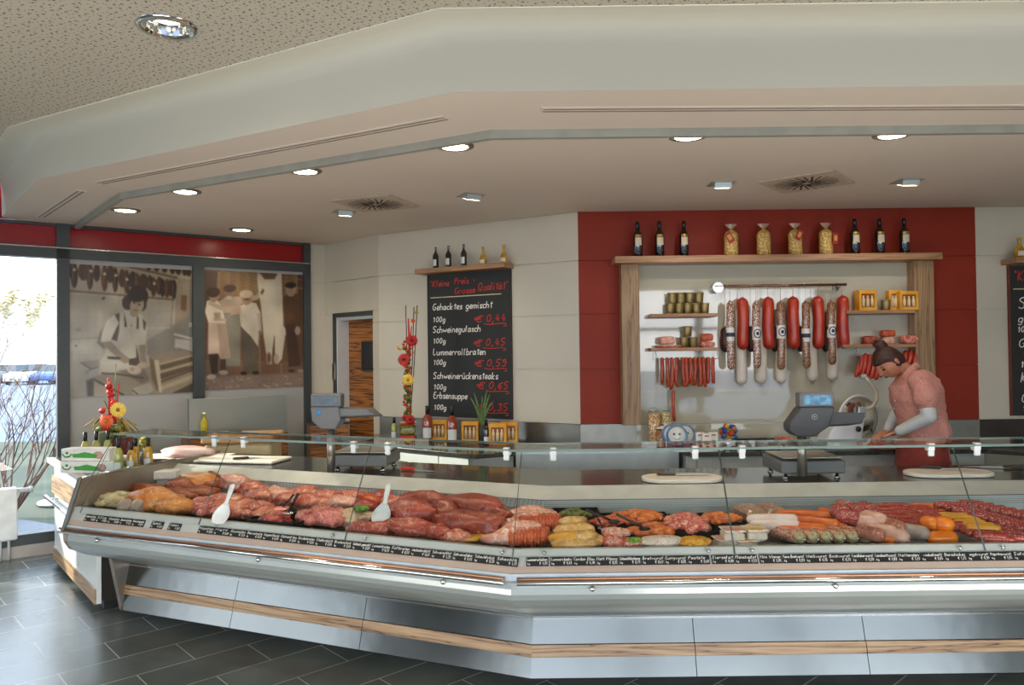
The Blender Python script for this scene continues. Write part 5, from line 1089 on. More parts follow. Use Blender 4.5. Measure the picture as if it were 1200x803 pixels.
sl(783, zB, yB+.07, .11, .05, .012, 'pork', 'flat pink meat slices at the left of the lower left shelf', 'meat_slices'); sl(781.5, zB+.026, yB+.07, .068, .045, .035, 'porkp', 'packed pale pink bacon piece on the flat slices, lower left shelf')
sl(828, zB, yB+.07, .065, .045, .024, 'pork', 'packed pink meat under the red sausage end, lower left shelf'); sl(828, zB+.05, yB+.07, .052, .04, .033, 'mar', 'red sausage end on top of the packed meat, lower left shelf', 'sausage_end')
sl(1019, zD, yD+.07, .065, .045, .035, 'beef', 'packed meat with a dark end, left on the lower right shelf', 'packed_meat'); sl(1040, zD, yD+.07, .05, .045, .03, 'porkp', 'packed pink meat in the middle of the lower right shelf'); sl(1040, zD+.062, yD+.07, .060, .04, .028, 'mar', 'red smoked piece on top of the pink pack, lower right shelf', 'smoked_piece')
o = sl(1065, zD, yD+.07, .075, .045, .036, 'kebab', 'marbled salami piece at the right end of the lower right shelf', 'salami_piece')
# orange gift boxes
M['gift'] = mat('gift_orange', 'd8901c', .5, c2='e8a830', scale=12); M['giftd'] = mat('gift_window', '8a4c14', .5)
def gift(loc, rz, lb, w=.155, h=.17, n=3, group=None, sc=1):
    t = thing('gift_box', lb, 'box', loc, rz, group); d = .08
    b = MB(); b.box(-w/2, w/2, -d/2+.012, d/2, 0, h); b.box(-w/2, w/2, -d/2, -d/2+.012, 0, h*.16); b.box(-w/2, w/2, -d/2, -d/2+.012, h*.82, h); b.box(-w/2, -w/2+.02, -d/2, -d/2+.012, h*.16, h*.82); b.box(w/2-.02, w/2, -d/2, -d/2+.012, h*.16, h*.82); b.build('carton', M['gift'], t)
    MB().box(-w/2+.02, w/2-.02, -d/2+.008, -d/2+.013, h*.16, h*.82).build('window_backing', M['giftd'], t)
    for k in range(n):
        x = -w/2+.02+(w-.04)*(k+.5)/n; MB().lathe([(.013, 0), (.013, h*.36), (.007, h*.44), (.007, h*.55)], cx=x, cy=-d/2+.004, z0=h*.18, n=10).build('small_bottle', mat('mini_bottle', 'e4cfa0', .3), t)
    return t
gift((xs(1015, yC+.07), yC+.07, zC+.001), .1, 'orange gift box with three little bottles, left on the upper right shelf'); gift((xs(1049, yC+.1), yC+.105, zC+.001), -.1, 'orange gift box partly hidden, in the middle of the upper right shelf', .11); gift((xs(1062, yC+.07), yC+.05, zC+.001), 0, 'orange gift box at the right end of the upper right shelf', .155, .155)
# wires of thin sausages
yh = YS-.10; z_h = zs(805, 421, yh)
t = thing('sausage_wire', 'thin wire under the lower left shelf carrying the thin sausages', 'rail', (0, 0, 0)); MB().cyl((xs(768, yh), yh, z_h), (xs(842, yh), yh, z_h), .003, n=6).build('wire', M['chrome'], t)
for x in (xs(769, yh), xs(841, yh)): MB().cyl((x, yh, z_h), (x, yh+.03, zB-.03), .0025, n=5).build('hanger', M['chrome'], t)
M['thin'] = mat('thin_sausage', '9c3414', .35, c2='bc4a20', scale=25, spec=.6)
for i, (px, bt) in enumerate(((775, 452), (781, 455), (787, 458), (792, 455), (800, 454), (804, 455), (809, 453), (814, 453), (819.5, 455), (824, 455), (830, 451), (835, 451))):
    x = xs(px, yh-.012); zb = zs(px, bt, yh); mb = MB(); w = .020+.004*math.sin(i*2)
    mb.caps_tube([(0, 0, -.01), (.004*math.sin(i), -.008, (zb-z_h)*.4), (.009*math.sin(i*1.7), -.006, (zb-z_h)*.8), (.012*math.sin(i*2.3), 0, zb-z_h+.012)], .0155, 10)
    o = mb.build('thin_sausage', M['thin'], fix=False); o.location = (x, yh-.014, z_h+.012); tag(o, 'thin dark orange smoked sausage on the wire under the lower left shelf', 'sausage', 'thin smoked sausages on the left wire')
mb = MB(); x = xs(788, yh); zb1 = zs(788, 459, yh); zb2 = zs(788, 492, yh); mb.caps_tube([(0, 0, zb1), (-.006, 0, (zb1+zb2)/2), (.004, 0, zb2)], .0145, 10); o = mb.build('long_thin_sausage', M['thin'], fix=False); o.location = (x, yh-.01, 0); tag(o, 'single thin sausage dangling lower than the others, above the snack jars', 'sausage')
# red sausages on hooks behind the assistant
for i, (px, py, L) in enumerate([(1009, 428, .13), (1013, 427, .15), (1018, 428, .15), (1023, 431, .15), (1028, 434, .13), (1005, 434, .08), (1034, 430, .14), (1060, 420, .10), (1066, 420, .11), (1072, 421, .11)]):
    y = YS-.12; p = onY(px, py, y); mb = MB(); mb.caps_tube([(.012, 0, L/2), (0, -.006, 0), (-.012, 0, -L/2)], .019, 10); o = mb.build('short_red_sausage', M['redw'], fix=False); o.location = p; tag(o, 'short plump red sausage in the bunch hanging behind the assistant', 'sausage', 'plump red sausages behind the assistant')
t = thing('sausage_wire', 'thin wire under the lower right shelf carrying the plump red sausages', 'rail', (0, 0, 0)); z_q = zs(1040, 417, YS-.12); MB().cyl((xs(1003, YS-.12), YS-.12, z_q), (xs(1076, YS-.12), YS-.12, z_q), .003, n=6).build('wire', M['chrome'], t)
for x in (xs(1004, YS-.12), xs(1075, YS-.12)): MB().cyl((x, YS-.12, z_q), (x, YS-.1, zD-.03), .0025, n=5).build('hanger', M['chrome'], t)
# bottles on the short shelf above the chalkboard
dB = Vector((math.cos(rzB), math.sin(rzB))); nB = Vector((dB.y, -dB.x))
def onshelf(px, off=.085): A_ = Vector(PB)+nB*off; p = onW(px, 300, A_, A_+dB); return (p.x, p.y, SZ+.001)
f1 = f2 = None
for i, px in enumerate((510.5, 525.5, 543.5)):
    lb = 'small dark bottle with a white label above the chalkboard, %s of three' % ['leftmost', 'middle', 'rightmost'][i]
    if f1 is None: f1 = bottle('balsamic_bottle', lb, 'bottle', onshelf(px), wprof(.20, .028, .010), M['wine'], M['wine'], (.19, .205, .011), (.025, .085, .0285, .8), 'dark bottles above the chalkboard', rz=rzB, labm=M['white'], neck=(.11, .145, .0165))
    else: dup(f1, onshelf(px), rzB, lb)
for i, px in enumerate((566, 590.5)):
    lb = 'small golden liquor bottle above the chalkboard, %s of the two' % ['left', 'right'][i]
    if f2 is None: f2 = bottle('liquor_bottle', lb, 'bottle', onshelf(px), [(.03, 0), (.034, .005), (.033, .05), (.022, .085), (.011, .105), (.010, .14), (.013, .145), (.013, .158)], M['gold'], M['amber'], (.145, .165, .0125), (.012, .045, .0345, .9), 'golden bottles above the chalkboard', rz=rzB)
    else: dup(f2, onshelf(px), rzB, lb)
bottle('liquor_bottle', 'golden bottle on the oak shelf at the right edge of the picture', 'bottle', (xs(1197, YS-.1), YS-.1, 2.451), [(.04, 0), (.045, .005), (.043, .06), (.022, .10), (.013, .12), (.013, .15), (.018, .155), (.018, .17)], M['gold'], M['amber'], (.155, .175, .017), (.02, .06, .0445, .8))
# ---------------------------------------------------------------- back counters
ZB = .93
A1 = Vector((-1.25, 6.53)); B1 = Vector((-.29, 5.80)); dA = (B1-A1).normalized()
t = thing('back_cabinet', 'grey cabinet run with a black top under the chalkboard', 'cabinet', (A1.x, A1.y, 0), math.atan2(dA.y, dA.x))
LA_ = (B1-A1).length
RI = Matrix.Rotation(-math.atan2(dA.y, dA.x), 2)
def loc1(p): v = RI @ (Vector(p)-A1); return (v.x, v.y)
pw = [(-1.25, 6.53), (-.29, 5.80), (.015, 5.95), (.015, 6.70), (-1.22, 7.47), (-1.7, 7.1)]
MB().prism([loc1(p) for p in pw], ZB-.035, ZB).build('stone_top', M['granite'], t, bevel=.004)
ins = [(-1.22, 6.56), (-.30, 5.86), (.0, 5.99), (.0, 6.66), (-1.2, 7.4), (-1.6, 7.05)]
MB().prism([loc1(p) for p in ins], .1, ZB-.036).build('carcass', M['pearl'], t)
for a, b in ((.03, .30), (.31, .80), (.81, 1.12)):
    d = MB().box(a, b, .016, .032, .12, ZB-.045).build('door', M['pearl'], t, bevel=.002)
    if b < 1: MB().tube([(a+.04, .016, .82), (a+.04, -.012, .82), (b-.04, -.012, .82), (b-.04, .016, .82)], .005, n=6).build('handle', M['chrome'], d)
# recessed grey run in the middle
t = thing('sink_counter', 'plain grey counter run with a steel top between the two black topped runs', 'counter', (.02, 5.90, 0), 0)
MB().box(0, 1.27, 0, .54, .1, ZB-.02).build('front', mat('bluish_front', 'a8b0b4', .4, 0), t); MB().box(0, 1.27, -.005, .545, ZB-.02, ZB).build('steel_top', M['steelv'], t); MB().box(0, 1.27, .03, .5, 0, .1).build('plinth', M['zebra'], t)
# right black topped run with doors
x0 = 1.30; x1_ = 3.62
t = thing('back_cabinet', 'long grey cabinet run with a black top under the hanging sausages', 'cabinet', (x0, 5.76, 0), 0)
MB().prism([(0, .12), (.05, 0), (x1_-x0, 0), (x1_-x0+.5, -.45), (x1_-x0+.9, -.45), (x1_-x0+.9, .66), (0, .66)], ZB-.035, ZB).build('stone_top', M['granite'], t, bevel=.004)
MB().box(.03, x1_-x0+.45, .06, .62, .1, ZB-.036).build('carcass', M['pearl'], t); MB().box(.05, x1_-x0, .09, .6, 0, .1).build('plinth', M['black'], t)
MB().prism([(x1_-x0, .06), (x1_-x0+.45, -.36), (x1_-x0+.8, -.36), (x1_-x0+.8, .6), (x1_-x0, .6)], .1, ZB-.037).build('corner_carcass', mat('side_beige', 'a09a8c', .4), t)
for a, b in ((.04, .10), (.11, .62), (.63, .74), (.75, 1.2), (1.21, 1.70), (1.71, 2.25)):
    d = MB().box(a, b, .042, .058, .12, ZB-.05).build('door', M['pearl'], t, bevel=.002)
    if b-a > .3: MB().tube([(a+.09, .042, .80), (a+.09, .014, .80), (b-.09, .014, .80), (b-.09, .042, .80)], .005, n=6).build('handle', M['chrome'], d)
# ---------------------------------------------------------------- things on the left back counter
def onC(px, py): p = onZ(px, py, ZB); return (p.x, p.y, ZB+.001)
bottle('oil_bottle', 'small oil bottle with a black cap left of the tall flower vase', 'bottle', onC(462, 516), wprof(.20, .027, .011), M['oil'], M['black'], (.15, .205, .013), (.02, .075, .0275, .9), labm=M['white'])
fr_ = bottle('rose_bottle', 'larger rosé bottle with a white label, just right of the flower vase', 'bottle', onC(501, 517), wprof(.31, .045, .014), M['rose'], M['black'], (.235, .315, .017), (.03, .12, .0455, .95), labm=M['white'])
mb = MB(); mb.tube([(.018*math.sin(q), -.0455*1.0, .155+.01*math.sin(q*2)) for q in (-1.2, -.6, 0, .6, 1.2)], .004, n=5); mb.build('swirl_mark', M['chalk'], fr_)
dup(fr_, onC(530, 519.5), .1, 'larger rosé bottle with a white label, standing in front of the orange box')
g1 = gift(onC(516, 516), -.25, 'orange gift box behind the right rosé bottle', .15, .18)
dup(g1, onC(552, 518), -.2, 'orange gift box alone between the rosé bottle and the green plant'); dup(g1, onC(584, 521), -.15, 'orange gift box right of the green plant, the front one of the pair'); dup(g1, onC(597, 519), -.1, 'orange gift box at the right end, partly behind its neighbour')
bottle('oil_bottle', 'small dark green bottle standing before the green plant', 'bottle', onC(570, 521.5), wprof(.21, .026, .011), M['wineg'], M['black'], (.165, .215, .013), (.02, .07, .0265, .9), labm=M['white'])
# plant
loc = onC(565, 518); t = thing('potted_plant', 'slim dark pot with upright striped green leaves before the chalkboard', 'plant', loc, 0)
MB().lathe([(.035, 0), (.04, .005), (.055, .15), (.05, .15), (.045, .13), (.001, .13)], n=18).build('pot', mat('dark_pot', '33322e', .5), t)
for k in range(8):
    th = k*2.4; L = .30+.06*math.sin(k*3)-(.1 if k > 4 else 0); R = []; lean_ = .12+.05*(k % 3)
    for i in range(7):
        f = i/6; w = .011*math.sin(PI*(.15+.82*f))+.001; x = math.cos(th)*(.012+lean_*f*f*.5); y = math.sin(th)*(.012+lean_*f*f*.5); R.append([(x-w, y, .12+L*f), (x, y-.003, .12+L*f), (x+w, y, .12+L*f), (x, y+.003, .12+L*f)])
    mb = MB(); mb.rings(R, smooth=True); mb.build('leaf', mat('striped_leaf', '3f6a34', .4, c2='8aa468', scale=30, stretch=(1, 1, 12)), t)
# ---------------------------------------------------------------- flowers
def gerbera(t, c, r, m, tilt=(0, 0), centre='d8a02c', n=18):
    g = MB(); T = Matrix.Translation(c) @ Matrix.Rotation(tilt[1], 4, 'Z') @ Matrix.Rotation(PI/2+tilt[0], 4, 'X'); g.T = T
    for ly in range(2):
        for k in range(n):
            q = 2*PI*(k+ly*.5)/n; rr = r*(1-.15*ly); w = r*.16; c_, s_ = math.cos(q), math.sin(q); z = .004*ly
            P = [(r*.12, -w*.3, z), (rr*.6, -w, z+.004), (rr*.95, -w*.5, z-.002), (rr, 0, z-.003), (rr*.95, w*.5, z-.002), (rr*.6, w, z+.004), (r*.12, w*.3, z)]
            g.add([(x*c_-y*s_, x*s_+y*c_, zz) for x, y, zz in P], [tuple(range(7))])
    f = g.build('flower_head', m, t, fix=False); h = MB(); h.T = T; h.ball((0, 0, .006), r*.26, r*.26, .008, 12, 6); h.build('flower_centre', mat('centre_'+centre, centre, .8, bump=.6, bscale=200), f)
FR = mat('petal_red', 'c8200f', .5, c2='a0140c', scale=30); FO = mat('petal_orange', 'e8641c', .5, c2='d04a10', scale=30); FY = mat('petal_yellow', 'ecc038', .5, c2='f4d868', scale=30); RD = mat('red_stick', 'c42410', .5); OR = mat('orange_leaf', 'd85a14', .5, c2='c03c10', scale=20); GN = mat('leaf_green', '4c5c24', .6, c2='788038', scale=30); TW = mat('twig', '3c2c1c', .8)
def tallvase():
    loc = onC(478, 517); t = thing('flower_arrangement', 'very tall slim arrangement of red and orange flowers in a vase beside the chalkboard', 'flowers', loc, 0)
    MB().bbox(0, 0, .085, .155, .11, .17, .008).build('vase', M['jar'], t)
    b = MB(); b.bbox(0, 0, .10, .13, .09, .10, .02); b.build('moss_filling', mat('moss', '6a6c2c', .8, c2='8f7c30', scale=60, bump=1), t); MB().bbox(0, 0, .03, .14, .10, .045, .008).build('red_sand', mat('red_sand', 'b82c1c', .6), t); MB().bbox(0, 0, .155, .13, .09, .02, .008).build('orange_layer', OR, t)
    k = 6.55/885
    def P(px, py, y=0): return Vector(((px-478)*k, y, (517-py)*k))
    s = MB()
    for a, b_ in ((P(478, 492), P(477, 353)), (P(480, 492), P(487, 355)), (P(481, 492), P(491, 353))): s.tube([a, (a+b_)/2+Vector((.004, .01, 0)), b_], .004, n=5)
    s.build('twig', TW, t)
    c = MB()
    for i in range(26): c.lump(tuple(P(478+2.5*math.sin(i*2.2), 490-i*3.4, .015*math.cos(i*2.2))), .022, .02, .018, i, .3, 2, 0, 2)
    c.build('wrapped_column', GN, t)
    c = MB()
    for i in range(30): q = i*.9; p = P(478+4*math.sin(q), 486-i*3.3, .028*math.cos(q)-.01); c.lump(tuple(p), .020, .012, .012, i+9, .3, 2, q, 2)
    c.build('orange_wrap', OR, t)
    s = MB(); s.tube([P(480, 425), P(481, 400), P(480, 369)], [.012, .010, .006], 6); s.tube([P(477, 430), P(482, 395), P(484, 378)], [.008, .008, .004], 6); s.tube([P(474, 423), P(479, 410), P(486, 402)], [.006, .009, .003], 6); s.build('red_stalk', RD, t)
    gerbera(t, tuple(P(485, 396, -.05)), .055, FR, (0.1, .2), '7a1c10'); gerbera(t, tuple(P(475, 418.5, -.05)), .058, FR, (-.2, -.1), '5a140c'); gerbera(t, tuple(P(480, 443, -.05)), .055, FY, (.1, .1), 'c89020')
    gerbera(t, tuple(P(469, 405, -.02)), .035, FY, (.8, -.9), 'c89020', 12); gerbera(t, tuple(P(482, 491, -.06)), .045, FR, (.0, .3), '5a140c'); gerbera(t, tuple(P(476, 489, -.055)), .035, FR, (.2, -.4), '5a140c')
    gerbera(t, tuple(P(490, 362, -.01)), .02, mat('small_yellow_ball', 'b89a28', .6), (0, 0), 'a88c20', 10); gerbera(t, tuple(P(486, 372, -.02)), .022, FO, (0, 0), 'c83c10', 10)
    l = MB()
    for a, b_, w in ((P(484, 415), P(488, 406), .012), (P(480, 462), P(484, 451), .010), (P(474, 452), P(478, 447), .012)): l.tube([a, (a+b_)/2, b_], [.003, w, .002], 6, flat=.3)
    l.build('orange_leaf', FO, t); return t
tallvase()
def lowvase():
    ze = .884; p = onZ(131, 541, ze); loc = (-3.05, 5.92, ze+.001); p = onY(131, 530, 5.92); loc = (p.x, 5.92, ze+.001)
    t = thing('flower_arrangement', 'flower arrangement with orange gerberas and red sticks beside the left vintage picture', 'flowers', loc, 0); k = 5.92/885
    base = onY(131, 500, 5.92)
    def P(px, py, y=0): return Vector(((px-131)*k, y, base.z-ze-(py-500)*k))
    MB().bbox(-.02, 0, .12, .10, .12, .24, .006).build('green_vase', mat('green_grey_glass', '5c6850', .2, c2='6c7050'), t)
    q = MB(); q.bbox(.085, .01, .11, .11, .11, .17, .006); q.build('dark_red_pot', mat('dark_red_pot', '6a1c20', .35), t)
    s = MB()
    for a, b_, r in ((P(129, 495), P(127, 443), .009), (P(131, 495), P(129, 446), .007), (P(135, 495), P(140, 449), .006), (P(132, 495), P(132, 452), .008)): s.tube([a, b_], [r, r*.8], 6)
    s.build('red_stick', RD, t)
    s = MB(); s.tube([P(136, 495), P(136, 427)], .004, n=5); s.tube([P(133, 495), P(123, 470), P(120, 468)], [.003, .010, .002], 6, flat=.4); s.build('green_stem', mat('stem_green', '5f7a30', .5), t)
    c = MB()
    for i, (px, py) in enumerate(((130, 453), (133, 463), (136, 472), (123, 481), (125, 489), (131, 460), (137, 475), (127, 497), (124, 491))): c.lump(tuple(P(px, py, -.03)), .024, .022, .024, i, .3, 2, 0, 2)
    c.build('red_lantern_flower', FR, t)
    gerbera(t, tuple(P(144, 480, -.07)), .062, FY, (.1, .2), '9a6c1c'); gerbera(t, tuple(P(132, 493, -.09)), .058, FO, (.0, 0), 'c86c28')
    for i, (px, py) in enumerate(((126, 494), (138, 490), (129, 500))): gerbera(t, tuple(P(px, py, -.06)), .035, FR, (.1, .3*i-.3), '8a1c10', 12)
    l = MB(); rnd = random.Random(4)
    for i in range(34):
        sd = -1 if i % 3 == 0 else 1; a = P(131+sd*3, 497, rnd.uniform(-.04, .03)); ex = rnd.uniform(14, 30)*(sd if sd > 0 else -.85); b_ = P(131+ex, 497+rnd.uniform(-4, 10)+abs(ex)*.15, rnd.uniform(-.1, .06)); m_ = (a+b_)/2+Vector((0, 0, .055)); l.tube([a, m_, b_], [.002, .004, .006], 5)
    l.build('dry_grass', mat('dry_grass', 'a88a3c', .7, c2='7c7430', scale=20), t)
    c = MB()
    for i in range(16): c.lump((rnd.uniform(-.08, .1), rnd.uniform(-.06, .04), .22+rnd.uniform(0, .06)), .03, .03, .02, i, .4, 2, 0, 2)
    c.build('foliage', GN, t)
lowvase()
# mustard boxes and dressing bottles on the end counter
ze = .885
M['carton'] = mat('white_carton', 'e8e6de', .5); M['cgreen'] = mat('carton_green', '3f9a34', .5); M['cpink'] = mat('carton_pink', 'c8988c', .5)
def carton(px, py, y, z, w, lb, rz=0):
    p = onY(px, py, y); t = thing('food_carton', lb, 'box', (p.x, y, ze+z), rz)
    MB().box(-w/2, w/2, -.06, .06, 0, .085).build('carton', M['carton'], t, bevel=.002)
    mb = MB(); mb.prism_y([(w*.0-.09, .022), (w*.0+.08, .018), (w*.0+.10, .045), (.05, .052), (-.0, .062), (-.06, .05), (-.10, .048)], -.0615, -.0602); mb.build('green_leaf_print', M['cgreen'], t)
    mb = MB(); mb.tube([(-w*.38+.032*math.cos(q), -.0615, .05+.024*math.sin(q)) for q in [PI+k*PI/7 for k in range(8)]], .005, n=4); mb.ball((-w*.38, -.061, .055), .012, .001, .010, 8, 5); mb.build('green_round_print', M['cgreen'], t)
    mb = MB(); mb.lump((w*.28, -.0605, .04), .035, .001, .028, 3, .3, 2, 0, 2); mb.build('pink_print', M['cpink'], t)
carton(108, 540, 5.45, 0, .40, 'lower white and green carton on the end counter under the flowers', -.1); carton(106, 530, 5.47, .087, .36, 'upper white and green carton stacked on the lower one', -.08)
carton(140, 530, 5.66, .0, .26, 'white and pink carton behind the stacked pair, under the dry grass', .1)
for i, (px, y, h, m, lb) in enumerate([(100, 5.66, .26, 'oil', 'leftmost black capped dressing bottle, behind the stacked cartons'), (113, 5.68, .265, 'oil', 'second black capped bottle from the left, behind the stacked cartons'), (126.5, 5.66, .27, 'oil', 'black capped bottle behind the cartons, third from the left'),
        (139, 5.22, .26, 'oil', 'tallest dressing bottle with a white label right of the cartons'), (154, 5.30, .225, 'gold', 'amber dressing bottle with a white label, second from the right in front'), (159, 5.44, .235, 'gold', 'golden dressing bottle half hidden behind the amber one'), (174, 5.40, .24, 'gold', 'rightmost dressing bottle with a white label on the end counter')]):
    p = onY(px, 540, y); bottle('dressing_bottle', lb, 'bottle', (p.x, y, ze+.001), wprof(h, .030, .0115), M[m], M['black'], (h*.72, h+.006, .014), (.02, .10, .0305, .9) if i > 2 else None, labm=M['white'])
p = onY(169, 520, 5.75); t = thing('small_plant', 'little green and yellow plant behind the rightmost dressing bottle', 'plant', (p.x, 5.75, ze), 0); MB().lathe([(.03, 0), (.04, .1), (.001, .1)], n=12).build('pot', M['greyp'], t)
mb = MB()
for i in range(14): mb.lump((.03*math.sin(i*2.1), .03*math.cos(i*1.7), .12+.007*i), .022, .018, .014, i, .4, 2, i, 2)
mb.build('foliage', mat('yellow_green', '6c7a2c', .6, c2='b8982c', scale=30), t)
# ---------------------------------------------------------------- things on the right back counter
def onR(px, y): p = onY(px, 500, y); return (p.x, y, ZB+.001)
for i, (px, y, h, w, m, lb) in enumerate([(766.5, 6.25, .31, .052, 'c2784a', 'tallest snack jar with a glass lid, left of three beside the frame post'), (780.5, 6.28, .31, .045, 'a8885a', 'tall snack jar behind the low one, under the dangling sausage'), (776, 6.10, .165, .052, 'c8842c', 'low snack jar with a white lid, in front of the two tall jars')]):
    t = thing('snack_jar', lb, 'jar', onR(px, y), 0); MB().lathe([(w*.9, 0), (w, .01), (w, h*.86), (w*.8, h*.9)], n=20).build('jar', M['jar'], t)
    MB().lathe([(w*.88, .006), (w*.93, .012), (w*.93, h*.80), (w*.8, h*.84)], n=20).build('snack_filling', mat('snack_%d' % i, m, .5, c2='ecd0a0' if i < 2 else '8a3c14', scale=70, lo=.47, hi=.53, bump=1), t)
    MB().lathe([(w*.82, h*.9), (w*.9, h*.92), (w*.9, h*.96), (w*.3, h), (.01, h+.006)], n=20).build('lid', M['jar'] if i < 2 else M['white'], t)
M['platew'] = mat('plate_white', 'd8d8d4', .3); M['plateb'] = mat('plate_blue', '3c6490', .3, c2='6a8cb0', scale=20)
for i, (px, y, lb) in enumerate(((793, 6.02, 'round blue and white tin with a smiling face, in front of the others'), (802, 6.08, 'round blue and white tin leaning behind the front one'), (786, 6.07, 'round blue tin leaning at the left behind the front one'))):
    l = onR(px, y); t = thing('round_tin', lb, 'tin', (l[0], l[1], l[2]+.10), 0); t.rotation_euler = (PI/2-.3, 0, .2*(i-1)); MB().lathe([(.07, 0), (.085, .006), (.085, .018), (.078, .022), (.001, .022)], n=28).build('tin', M['plateb'], t)
    MB().lathe([(.066, .0225), (.066, .0245), (.001, .0245)], n=24).build('white_face', M['platew'], t); f = MB()
    for sx in (-1, 1): f.ball((sx*.022, .008, .0255), .010, .012, .001, 8, 5)
    f.tube([(.026*math.cos(q), -.02+.014*math.sin(q), .0252) for q in [PI+k*PI/8 for k in range(9)]], .002, n=4); f.build('face_print', mat('print_teal', '3a6a74', .5), t)
l = onR(796, 5.92); t = thing('blue_dish', 'low blue oval dish below the round tins', 'dish', l, 0); MB().lathe([(.07, 0), (.10, .03), (.098, .032), (.066, .006), (.001, .006)], n=24).build('dish', M['plateb'], t)
for i, (px, y, lb) in enumerate(((819.5, 6.02, 'small white soup carton with a green print, left of three'), (827.5, 5.95, 'small white soup carton with a green print, the front one in the middle'), (835.5, 6.02, 'small white soup carton with a green print, right of three'))):
    t = thing('soup_carton', lb, 'box', onR(px, y), 0); MB().box(-.032, .032, -.02, .02, 0, .125).build('carton', M['carton'], t, bevel=.002)
    mb = MB(); mb.prism_y([(-.022, .04), (.02, .035), (.024, .055), (0, .066), (-.02, .06)], -.0212, -.0202); mb.build('green_print', M['cgreen'], t); mb = MB(); mb.ball((.008, -.0203, .018), .014, .001, .012, 8, 5); mb.build('tomato_print', mat('carton_red', 'b0281c', .5), t); MB().box(-.018, .018, -.0212, -.0202, .10, .11).build('red_lettering_bar', mat('carton_red', 'b0281c', .5), t)
t = thing('white_cup', 'small white cup beside the soup cartons', 'cup', onR(845, 6.1), 0); MB().lathe([(.022, 0), (.028, .09), (.024, .09), (.019, .006), (.001, .006)], n=16).build('cup', M['white'], t)
l = onR(852, 6.05); t = thing('lollipop_stand', 'stand of colourful wrapped lollipops between the cartons and the black trays', 'sweets', l, 0); MB().lathe([(.035, 0), (.04, .06), (.001, .06)], n=14).build('stand', M['chrome'], t)
cols = ['b8401c', 'd8a030', '2c5c9c', '6a7a3c', 'c86c28', '304c8c']
for k in range(6):
    mb = MB(); rnd = random.Random(k)
    for i in range(7): q = rnd.uniform(0, 2*PI); rr = rnd.uniform(.01, .07); mb.ball((rr*math.cos(q), rr*math.sin(q)*.7, .08+rnd.uniform(0, .09)), .018, .015, .018, 8, 6)
    mb.build('lollipops', mat('sweet_%d' % k, cols[k], .3), t)['kind'] = 'stuff'
for i, (x0, x1, y, lb) in enumerate(((861, 905, 6.1, 'black shallow tray behind the glass, left of the right scale'), (907, 931, 6.1, 'black shallow tray with sliced pink sausage, directly behind the scale column'))):
    a, b = onR(x0, y)[0], onR(x1, y)[0]; w = b-a; t = thing('shallow_tray', lb, 'tray', ((a+b)/2, y, ZB+.001), 0)
    mb = MB(); mb.box(-w/2, w/2, -.13, .13, 0, .008)
    for q in ((-w/2, -w/2+.006, -.13, .13), (w/2-.006, w/2, -.13, .13), (-w/2, w/2, -.13, -.124), (-w/2, w/2, .124, .13)): mb.box(*q, 0, .05)
    mb.build('tray', M['black'], t)
    if i == 1: mb = MB(); mb.lump((0, 0, .05), w*.42, .10, .025, 8, .3, 3, 0, 3); mb.build('pink_slices', K['pork'], t)['kind'] = 'stuff'
l = onR(817, 5.86); o = MB().prism(stadium(0, 0, .40, .16), 0, .016).build('oval_tray', M['white'], bevel=.004); o.location = (l[0], l[1], ZB+.001); tag(o, 'thin oval white tray at the front edge of the right back counter', 'tray')
# ---------------------------------------------------------------- slicer
sl_ = onR(1003, 5.98); t = thing('meat_slicer', 'silver meat slicer with a round blade in front of the assistant', 'slicer', sl_, 0)
M['slic'] = mat('slicer_aluminium', 'd4d6d6', .3, .25, var=.03)
b = MB(); b.add([(-.30, -.16, .0), (.30, -.16, .0), (.30, .20, .0), (-.30, .20, .0), (-.29, -.15, .06), (.28, -.15, .05), (.28, .19, .05), (-.29, .19, .06)], [(3, 2, 1, 0), (4, 5, 6, 7), (0, 1, 5, 4), (1, 2, 6, 5), (2, 3, 7, 6), (3, 0, 4, 7)]); b.build('base', M['slic'], t, bevel=.01)
b = MB(); b.prism_y([(-.30, .055), (-.02, .055), (.01, .24), (-.06, .26), (-.24, .17)], -.14, .05); b.build('motor_housing', M['slic'], t, bevel=.01)
b = MB(); b.T = Matrix.Translation((.0, -.06, .225)) @ Matrix.Rotation(PI/2, 4, 'X') @ Matrix.Rotation(.25, 4, 'Y'); b.lathe([(.001, -.01), (.165, -.01), (.172, 0), (.165, .010), (.10, .018), (.04, .022), (.001, .022)], n=40); b.build('round_blade', M['chrome'], t)
b = MB(); b.T = Matrix.Translation((.0, -.055, .225)) @ Matrix.Rotation(PI/2, 4, 'X') @ Matrix.Rotation(.25, 4, 'Y'); b.rings([[((.18+.012*math.cos(q2))*math.cos(q), (.18+.012*math.cos(q2))*math.sin(q), .012*math.sin(q2)) for q2 in [k*PI/3 for k in range(6)]] for q in [j*2*PI/40 for j in range(41)]], caps=False); b.build('blade_guard', M['slic'], t)
b = MB(); b.add([(.10, -.02, .10), (.37, -.06, .08), (.38, -.06, .22), (.30, -.05, .29), (.10, -.0, .33), (.10, .03, .10), (.37, -.01, .08), (.38, -.01, .22), (.30, .0, .29), (.10, .05, .33)], [(0, 1, 2, 3, 4), (9, 8, 7, 6, 5), (0, 5, 6, 1), (1, 6, 7, 2), (2, 7, 8, 3), (3, 8, 9, 4), (4, 9, 5, 0)]); b.build('guard_plate', mat('grey_satin_plate', 'c6c6bc', .5, 0), t, bevel=.01)
